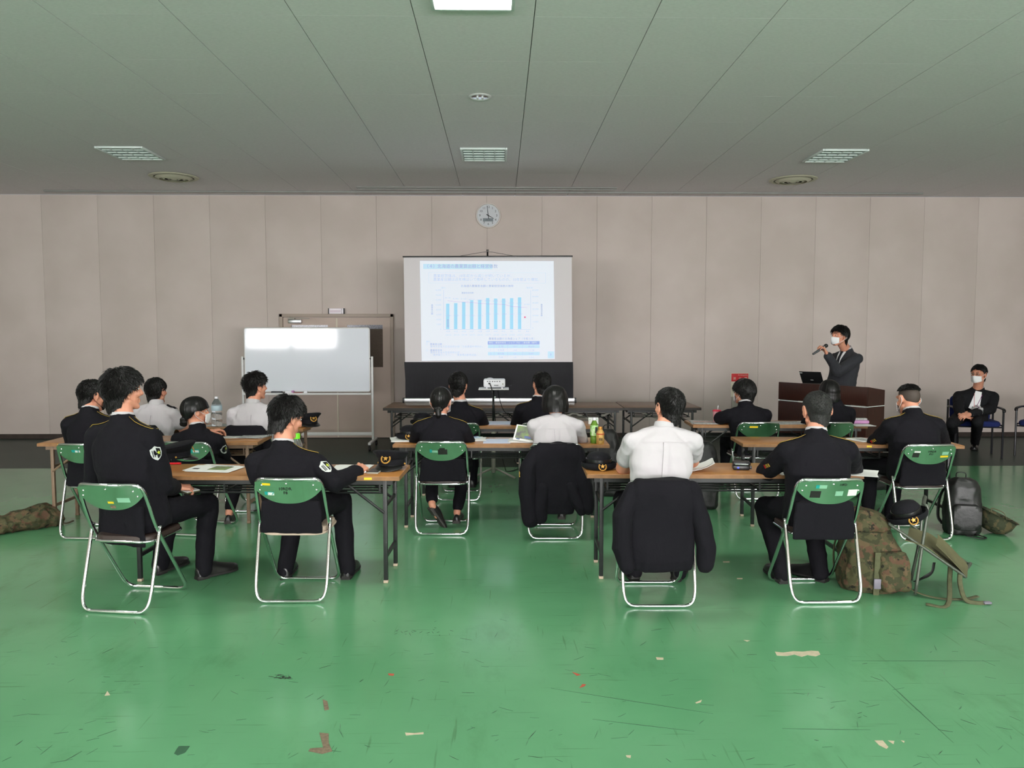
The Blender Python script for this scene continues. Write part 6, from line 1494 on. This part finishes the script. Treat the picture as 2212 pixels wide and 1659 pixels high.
MB().box((0, 0, 0.018), (0.17, 0.065, 0.034), bev=0.012).build('pouch_body', M['purple'], t, 40); MB().box((-0.004, 0.006, 0.044), (0.15, 0.05, 0.022), bev=0.009).build('clear_top', M['papergrey'], t, 40)
q = ay(404, 1058, 4.93)
t = thing('notebook', 'small notebook on the knee of the man turned right', 'notebook', (q.x, q.y, q.z), R(-30)); rl = Matrix.Rotation(R(8), 3, 'Y')
MB().box((0, 0, 0), (0.13, 0.10, 0.008), rl, 0.001).build('cover', M['olive'], t, 0); MB().box((0, 0, 0.0055), (0.125, 0.095, 0.005), rl).build('pages', M['paper'], t, 0)
q = ay(1282, 912, 7.60)
t = thing('white_card', 'white square card behind the green tea bottle', 'card', (q.x, 7.60, 0.7005)); rl = Matrix.Rotation(R(-12), 3, 'X')
MB().box(rl @ V((0, 0, 0.034)), (0.10, 0.004, 0.068), rl, 0.001).build('card_face', M['whitest'], t, 0); MB().box((0, 0.03, 0.004), (0.10, 0.06, 0.006)).build('card_foot', M['whitest'], t, 0)
for sx in (-0.035, 0.035): MB().lathe([(0, 0), (0.005, 0), (0.005, 0.001), (0, 0.001)], rl @ V((sx, -0.003, 0.045)), 10, Matrix.Rotation(R(90), 3, 'X')).build('green_dot', M['palegreen'], t, 0)

# ================================================================== jackets over the chairs
def draped_jacket(label, cx, cy, top, bodyrings, sleeves, extra_bits=None):
    t = thing('navy_jacket', label, 'jacket', (cx, cy, 0), 0, 'navy jackets hung over chair backs'); PINV[t.name] = Matrix.Translation((-cx, -cy, 0))
    mb = MB(); mb.loft([[V((cx + ox + u, cy + oy + v, z)) for u, v in superell(a, b, 24, 3.0)] for z, ox, oy, a, b in bodyrings])
    blend(mb, 0.009, 3, 0.6, 'jacket_back', M['navy'], t, lambda me: wrinkle(me, 0.0065, 7.0, (1, 1, 0.5), cx * 3))
    for sl in sleeves:
        m2 = MB(); pts = [V((cx + a, cy + b, c)) for a, b, c, r_ in sl]; m2.limb(pts, [q[3] for q in sl], 14)
        for a, b in zip(pts[:-1], pts[1:]): pass
        blend(m2, 0.009, 3, 0.6, 'sleeve', M['navy'], t, lambda me: wrinkle(me, 0.006, 8.0, (1, 1, 0.6), cx * 5))
    if extra_bits: extra_bits(t, cx, cy)
    return t
draped_jacket('navy jacket hung over the chair of the near white shirted man', 0.935, 4.367, 0.77,
  [(0.235, 0.0, -0.035, 0.175, 0.032), (0.30, 0.0, -0.045, 0.185, 0.045), (0.48, 0.0, -0.045, 0.190, 0.05), (0.62, 0.0, -0.045, 0.195, 0.06), (0.705, -0.005, -0.04, 0.190, 0.065), (0.740, -0.005, -0.035, 0.178, 0.06), (0.766, -0.005, -0.03, 0.15, 0.048)],
  [[(-0.165, -0.03, 0.70, 0.055), (-0.235, -0.06, 0.56, 0.058), (-0.235, -0.05, 0.38, 0.056), (-0.205, -0.06, 0.27, 0.050)], [(0.165, -0.03, 0.70, 0.055), (0.225, -0.05, 0.50, 0.056), (0.25, -0.06, 0.38, 0.054), (0.245, -0.06, 0.275, 0.048)]])
draped_jacket('navy jacket hung over the chair of the bob haired woman', 0.432, 5.862, 0.77,
  [(0.22, -0.02, -0.035, 0.150, 0.035), (0.36, 0.0, -0.045, 0.185, 0.05), (0.52, 0.0, -0.045, 0.19, 0.055), (0.66, 0.0, -0.045, 0.19, 0.065), (0.71, 0.0, -0.04, 0.18, 0.065), (0.742, 0.0, -0.035, 0.165, 0.058), (0.766, 0.0, -0.03, 0.14, 0.045)],
  [[(-0.15, -0.03, 0.69, 0.060), (-0.215, -0.06, 0.58, 0.064), (-0.225, -0.06, 0.38, 0.066), (-0.20, -0.06, 0.17, 0.062)], [(0.16, -0.03, 0.69, 0.056), (0.20, -0.05, 0.50, 0.058), (0.235, -0.06, 0.34, 0.056), (0.24, -0.06, 0.26, 0.05)], [(0.10, -0.055, 0.45, 0.05), (0.17, -0.065, 0.30, 0.05), (0.195, -0.065, 0.24, 0.04)], [(-0.10, -0.055, 0.42, 0.06), (-0.13, -0.06, 0.26, 0.06), (-0.125, -0.06, 0.19, 0.05)]],
  lambda t, cx, cy: [MB().box((cx - 0.283, cy - 0.075, 0.52 + 0.02 * k), (0.006, 0.028, 0.012), Matrix.Rotation(R(20), 3, 'X')).build('rank_bar', M['yellowcord'], t, 0) for k in (0, 1)])
for lb, cx, cy in (('navy jacket over the chair of the white shirted man at back left', -3.23, 6.86), ('navy jacket over the chair of the man before the whiteboard', -2.27, 6.83)):
    draped_jacket(lb, cx, cy, 0.77, [(0.40, 0, -0.04, 0.185, 0.045), (0.56, 0, -0.045, 0.19, 0.055), (0.70, 0, -0.04, 0.195, 0.065), (0.755, 0, -0.035, 0.185, 0.06), (0.785, 0, -0.03, 0.15, 0.045)],
      [[(-0.155, -0.03, 0.70, 0.055), (-0.21, -0.05, 0.52, 0.056), (-0.21, -0.05, 0.36, 0.05)], [(0.155, -0.03, 0.70, 0.055), (0.21, -0.05, 0.52, 0.056), (0.21, -0.05, 0.36, 0.05)]])

# ================================================================== bags and helmets on the floor
def backpack(label, x_, y_, rz, w_, d_, h_, pocket=True, lean=0.0):
    t = thing('backpack', label, 'backpack', (x_, y_, 0), rz)
    mb = MB(); rr = []
    for z_, k in ((0.0, 0.86), (0.03, 0.97), (0.3 * h_, 1.0), (0.65 * h_, 0.96), (0.85 * h_, 0.86), (0.95 * h_, 0.68), (h_, 0.40)):
        rr.append([V((u * k, v * k + lean * z_, z_)) for u, v in superell(w_ / 2, d_ / 2, 24, 3.2)])
    mb.loft(rr); blend(mb, 0.009, 4, 0.5, 'main_bag', M['bagblack'], t, lambda me: wrinkle(me, 0.006, 9.0, (1, 1, 1), x_ * 3))
    if pocket:
        MB().loft([[V((u, -d_ / 2 + lean * 0.2 - o, 0.23 * h_ + 0.05 + v)) for u, v in rounded(w_ * 0.78 * g, h_ * 0.46 * g, 0.05 * g)] for o, g in ((-0.01, 1.0), (0.025, 1.0), (0.038, 0.93), (0.042, 0.7))]).build('front_pocket', M['bagblack'], t, 50)
        MB().tube([V((u, -d_ / 2 + lean * 0.2 - 0.030, 0.23 * h_ + 0.05 + v)) for u, v in rounded(w_ * 0.74, h_ * 0.42, 0.05)], 0.0035, 6, closed=True).build('zip', M['rubber'], t, 180)
    MB().tube(smoothpath([V((-0.035, d_ * 0.25 + lean * h_, h_ * 0.95)), V((-0.03, d_ * 0.25 + lean * h_, h_ + 0.03)), V((0.03, d_ * 0.25 + lean * h_, h_ + 0.03)), V((0.035, d_ * 0.25 + lean * h_, h_ * 0.95))], 4), 0.009, 8, flat=0.5).build('grab_handle', M['bagblack'], t, 180)
    for s in (-1, 1): MB().tube(smoothpath([V((s * w_ * 0.28, d_ * 0.38 + lean * h_ * 0.9, h_ * 0.9)), V((s * w_ * 0.46, d_ * 0.62 + lean * h_ * 0.6, h_ * 0.62)), V((s * w_ * 0.52, d_ * 0.58, h_ * 0.25)), V((s * w_ * 0.42, d_ * 0.44, 0.05))], 5), 0.022, 8, flat=0.35).build('shoulder_strap', M['bagblack'], t, 180)
    return t
p = az(2096, 1160, 0); backpack('black backpack standing by the chair at right, beside the helmet', p.x, p.y + 0.12, R(-14), 0.27, 0.20, 0.45)
MB().tube(smoothpath([(3.66, 5.86, 0.02), (3.74, 5.80, 0.012), (3.80, 5.83, 0.012), (3.76, 5.90, 0.02)], 5), 0.010, 6, flat=0.4).build('strap_end', M['bagblack'], None, 180)
o = bpy.data.objects['strap_end']; o.name = 'loose_strap'; o['label'] = 'loose black strap end on the floor by the black backpack'; o['category'] = 'strap'
def helmet(label, x_, y_, z_, rot, m):
    t = thing('helmet', label, 'helmet', (x_, y_, z_)); t.rotation_euler = rot
    out = [(0.005, 0.125), (0.05, 0.118), (0.095, 0.088), (0.118, 0.045), (0.124, 0.0), (0.128, -0.020), (0.140, -0.030)]; inn = [(0.132, -0.030), (0.118, -0.016), (0.112, 0.045), (0.088, 0.082), (0.045, 0.108), (0.005, 0.114)]
    MB().lathe(out + inn, n=32, sy=1.14).build('shell', M[m], t, 70)
    MB().lathe([(0.108, -0.01), (0.111, -0.01), (0.108, 0.02), (0.104, 0.02)], n=28, sy=1.14).build('sweat_band', M['olivecanvas'], t, 60)
    for a in (0, 60, 120):
        d = V((math.cos(R(a)), math.sin(R(a)), 0)); MB().tube(smoothpath([d * -0.106 + V((0, 0, 0.0)), d * -0.06 + V((0, 0, 0.075)), V((0, 0, 0.092)), d * 0.06 + V((0, 0, 0.075)), d * 0.106 + V((0, 0, 0.0))], 4), 0.010, 6, flat=0.25).build('webbing_band', M['olive'], t, 180)
    MB().tube(smoothpath([(-0.112, 0.02, -0.01), (-0.10, -0.02, -0.05), (0.0, -0.05, -0.055), (0.10, -0.02, -0.05), (0.112, 0.02, -0.01)], 4), 0.007, 6, flat=0.35).build('chin_strap', M['olive'], t, 180)
p = az(2166, 1158, 0); helmet('upturned camouflage helmet on the floor beside the black backpack', p.x, p.y + 0.08, 0.128, (R(198), R(16), R(30)), 'camohelmet')
p = az(1872, 1078, 0); helmet('matt olive helmet on the floor under the right table', p.x, p.y + 0.12, 0.128, (R(200), R(-10), 0), 'helmetgreen')
backpack('black bag on the floor under the right table behind the helmet', az(1905, 1070, 0).x + 0.06, az(1905, 1070, 0).y + 0.35, R(10), 0.36, 0.24, 0.36, False)
backpack('black bag beside the right arm of the near white shirted man', 1.86, 6.95, R(-8), 0.30, 0.22, 0.62, False)
backpack('black rucksack behind the green tea bottle by the table end', 1.06, 7.52, R(-12), 0.28, 0.20, 0.66, False)
# camouflage duffel at far left
a_, b_ = az(-14, 1160, 0), az(126, 1138, 0); d = (b_ - a_).normalized(); nrm = V((-d.y, d.x, 0))
t = thing('duffel_bag', 'long camouflage bag lying on the floor at the left edge', 'bag', (a_.x, a_.y, 0)); PINV[t.name] = Matrix.Translation((-a_.x, -a_.y, 0))
mb = MB(); rr = []; L = (b_ - a_).length
for k, (s_, r_, hgt) in enumerate(((-0.35, 0.05, 0.06), (-0.3, 0.10, 0.12), (-0.1, 0.12, 0.14), (0.1, 0.11, 0.135), (0.25, 0.12, 0.165), (0.36, 0.11, 0.185), (0.44, 0.10, 0.16), (0.50, 0.07, 0.10))):
    c = a_ + d * s_ + nrm * 0.10; rr.append([c + nrm * (r_ * math.cos(2 * math.pi * i / 18)) + V((0, 0, hgt / 2 + hgt / 2 * math.copysign(abs(math.sin(2 * math.pi * i / 18)) ** 0.7, math.sin(2 * math.pi * i / 18)))) for i in range(18)])
mb.loft(rr); blend(mb, 0.009, 2, 0.6, 'bag_body', M['camo'], t, lambda me: wrinkle(me, 0.015, 9.0, (1, 1, 1), 2.2))
MB().tube(smoothpath([b_ + nrm * 0.08 + V((0, 0, 0.06)), b_ + d * 0.06 + nrm * 0.04 + V((0, 0, 0.012)), b_ + d * 0.14 + nrm * 0.10 + V((0, 0, 0.010))], 5), 0.009, 6, flat=0.4).build('carry_strap', M['olive'], t, 180)

# camouflage rucksack and folding stool at near right
g = lambda px, py, z=0.0: az(px, py, z)
rk = g(1898, 1283); x_, y_ = rk.x, rk.y + 0.12
t = thing('rucksack', 'large camouflage rucksack on the floor beside the near right chair', 'rucksack', (x_, y_, 0), R(-6))
mb = MB(); rr = []
for z_, ox, a, b in ((0.0, 0.0, 0.165, 0.11), (0.04, 0.0, 0.185, 0.13), (0.16, 0.0, 0.185, 0.14), (0.28, -0.02, 0.165, 0.13), (0.38, -0.05, 0.135, 0.11), (0.44, -0.075, 0.10, 0.085), (0.47, -0.085, 0.06, 0.05)):
    rr.append([V((ox + u, v, z_)) for u, v in superell(a, b, 24, 3.0)])
mb.loft(rr); blend(mb, 0.008, 2, 0.6, 'main_bag', M['camo'], t, lambda me: wrinkle(me, 0.013, 8.0, (1, 1, 0.7), 4.4))
mb = MB(); rr = []
for z_, ox, a, b in ((0.035, 0.10, 0.08, 0.05), (0.06, 0.10, 0.095, 0.065), (0.20, 0.09, 0.09, 0.06), (0.27, 0.08, 0.075, 0.045)): rr.append([V((ox + u, -0.125 + v, z_)) for u, v in superell(a, b, 20, 3.0)])
mb.loft(rr); blend(mb, 0.008, 2, 0.6, 'side_pocket', M['camo'], t, lambda me: wrinkle(me, 0.009, 11.0, (1, 1, 0.7), 1.4))
mb = MB().loft([[V((ox + u, -0.02 + v, z_)) for u, v in superell(a, b, 22, 2.8)] for z_, ox, a, b in ((0.395, -0.06, 0.15, 0.125), (0.43, -0.065, 0.155, 0.13), (0.475, -0.08, 0.125, 0.10), (0.505, -0.10, 0.07, 0.06))])
blend(mb, 0.008, 2, 0.6, 'lid_flap', M['camo'], t, lambda me: wrinkle(me, 0.012, 8.0, (1, 1, 1), 7.4))
MB().box((-0.012, -0.148, 0.12), (0.034, 0.006, 0.30), Matrix.Rotation(R(3), 3, 'X')).build('strap', M['olive'], t, 0)
MB().box((-0.012, -0.158, 0.075), (0.042, 0.014, 0.062), bev=0.003).build('buckle', M['buckle'], t, 30)
MB().tube(smoothpath([(0.10, 0.11, 0.40), (0.17, 0.16, 0.30), (0.19, 0.14, 0.12), (0.16, 0.10, 0.03)], 5), 0.022, 8, flat=0.3).build('shoulder_strap', M['olive'], t, 180)
MB().tube(smoothpath([(-0.11, 0.11, 0.38), (-0.17, 0.14, 0.26), (-0.18, 0.12, 0.10), (-0.15, 0.08, 0.02)], 5), 0.020, 8, flat=0.3).build('shoulder_strap', M['olive'], t, 180)
MB().tube(smoothpath([(0.17, -0.09, 0.05), (0.25, -0.16, 0.02), (0.36, -0.20, 0.009), (0.50, -0.185, 0.009), (0.58, -0.15, 0.015)], 5), 0.014, 6, flat=0.2).build('hanging_strap', M['olive'], t, 180)
s0 = g(1975, 1288)
t = thing('folding_stool', 'olive camp stool with tilted canvas seat and hanging straps beside the rucksack', 'stool', (s0.x, s0.y, 0)); PINV[t.name] = Matrix.Translation((-s0.x, -s0.y, 0))
yy = s0.y
A0, A1 = g(1977, 1288), ay(2004, 1092, yy + 0.02); B0, B1 = g(1966, 1248) + V((0, 0, 0)), ay(1983, 1082, yy + 0.30)
B1 = V((A1.x + 0.12, A1.y + 0.26, A1.z)); B0 = V((A0.x + 0.12, A0.y + 0.22, 0.0)); 
MB().tube(smoothpath([A0 + V((0, 0, 0.012)), A0.lerp(A1, 0.5), A1 + V((0, 0, -0.03)), A1 + V((-0.005, 0.03, 0)), B1 + V((-0.005, -0.03, 0)), B1 + V((0, 0, -0.03)), B0.lerp(B1, 0.5), V((B0.x, B0.y + 0.05, 0.012))], 4), 0.0095, 10).build('standing_frame', M['olivetube'], t, 180)
C0, C1 = ay(1922, 1133, yy + 0.03), ay(2082, 1243, yy - 0.02)
off = V((0.17, 0.26, 0.0))
MB().tube(smoothpath([C0, C0.lerp(C1, 0.5), C1, C1 + V((0.012, 0.03, 0)), C1 + off - V((-0.012, 0.03, 0)), C1 + off, C0.lerp(C1, 0.5) + off, C0 + off, C0 + off * 0.5 + V((-0.02, 0, 0)), C0], 4), 0.0095, 10).build('tilted_frame', M['olivetube'], t, 180)
def cloth(pts_a, pts_b, m, name, th=0.006):
    mb = MB(); n = len(pts_a); up_ = V((0, 0, th)); rows = [[a.lerp(b, k / 5) + V((0, 0, -0.02 * math.sin(math.pi * k / 5))) for k in range(6)] for a, b in zip(pts_a, pts_b)]
    vs = [q for r in rows for q in r] + [q + up_ for r in rows for q in r]; o = n * 6
    fs = [(i * 6 + j, i * 6 + j + 1, (i + 1) * 6 + j + 1, (i + 1) * 6 + j) for i in range(n - 1) for j in range(5)]; fs += [tuple(x_ + o for x_ in reversed(f)) for f in fs]
    ed = list(range(6)) + [i * 6 + 5 for i in range(1, n)] + [(n - 1) * 6 + j for j in range(4, -1, -1)] + [i * 6 for i in range(n - 2, 0, -1)]
    for a, b in zip(ed, ed[1:] + ed[:1]): fs.append((a, o + a, o + b, b))
    mb.add(vs, fs).build(name, M[m], t, 60)
sa = smoothpath([ay(1955, 1168, yy), ay(2000, 1182, yy), ay(2040, 1212, yy), ay(2085, 1246, yy - 0.01)], 5)
cloth(sa, [q + V((0.165, 0.255, 0.012)) for q in sa], 'olivecanvas', 'canvas_seat')
sa = smoothpath([ay(2022, 1178, yy - 0.03), ay(2050, 1205, yy - 0.03), ay(2089, 1247, yy - 0.03)], 5)
cloth(sa, [q + V((0.085, 0.13, 0.028)) for q in sa], 'olivecanvas', 'canvas_flap')
MB().tube(smoothpath([ay(2053, 1222, yy), g(2050, 1285) + V((0, 0, 0.10)), g(2046, 1312) + V((0, 0, 0.012)), g(2000, 1308) + V((0, 0, 0.009))], 5), 0.014, 6, flat=0.2).build('webbing_strap', M['olive'], t, 180)
MB().tube(smoothpath([ay(2074, 1238, yy - 0.015), ay(2074, 1262, yy - 0.05), g(2085, 1302) + V((0, 0, 0.02)), g(2110, 1306) + V((0, 0, 0.009)), g(2128, 1306) + V((0, 0, 0.009))], 5), 0.014, 6, flat=0.2).build('webbing_strap', M['olive'], t, 180)
MB().box(g(2132, 1306) + V((0, 0, 0.012)), (0.045, 0.028, 0.012), bev=0.003).build('buckle', M['buckle'], t, 30)
MB().tube(smoothpath([B0 + V((0, 0, 0.02)), ay(1995, 1248, yy + 0.1), ay(2013, 1236, yy + 0.1), ay(2018, 1215, yy + 0.1)], 5), 0.016, 6, flat=0.25).build('webbing_strap', M['rubber'], t, 180)
q = ay(1960, 1103, yy + 0.05)
brimmed_hat('tilted navy hat with gold emblem resting on the camp stool', (q.x + 0.01, q.y, q.z - 0.05), R(-14), R(4), R(-20))
flush()
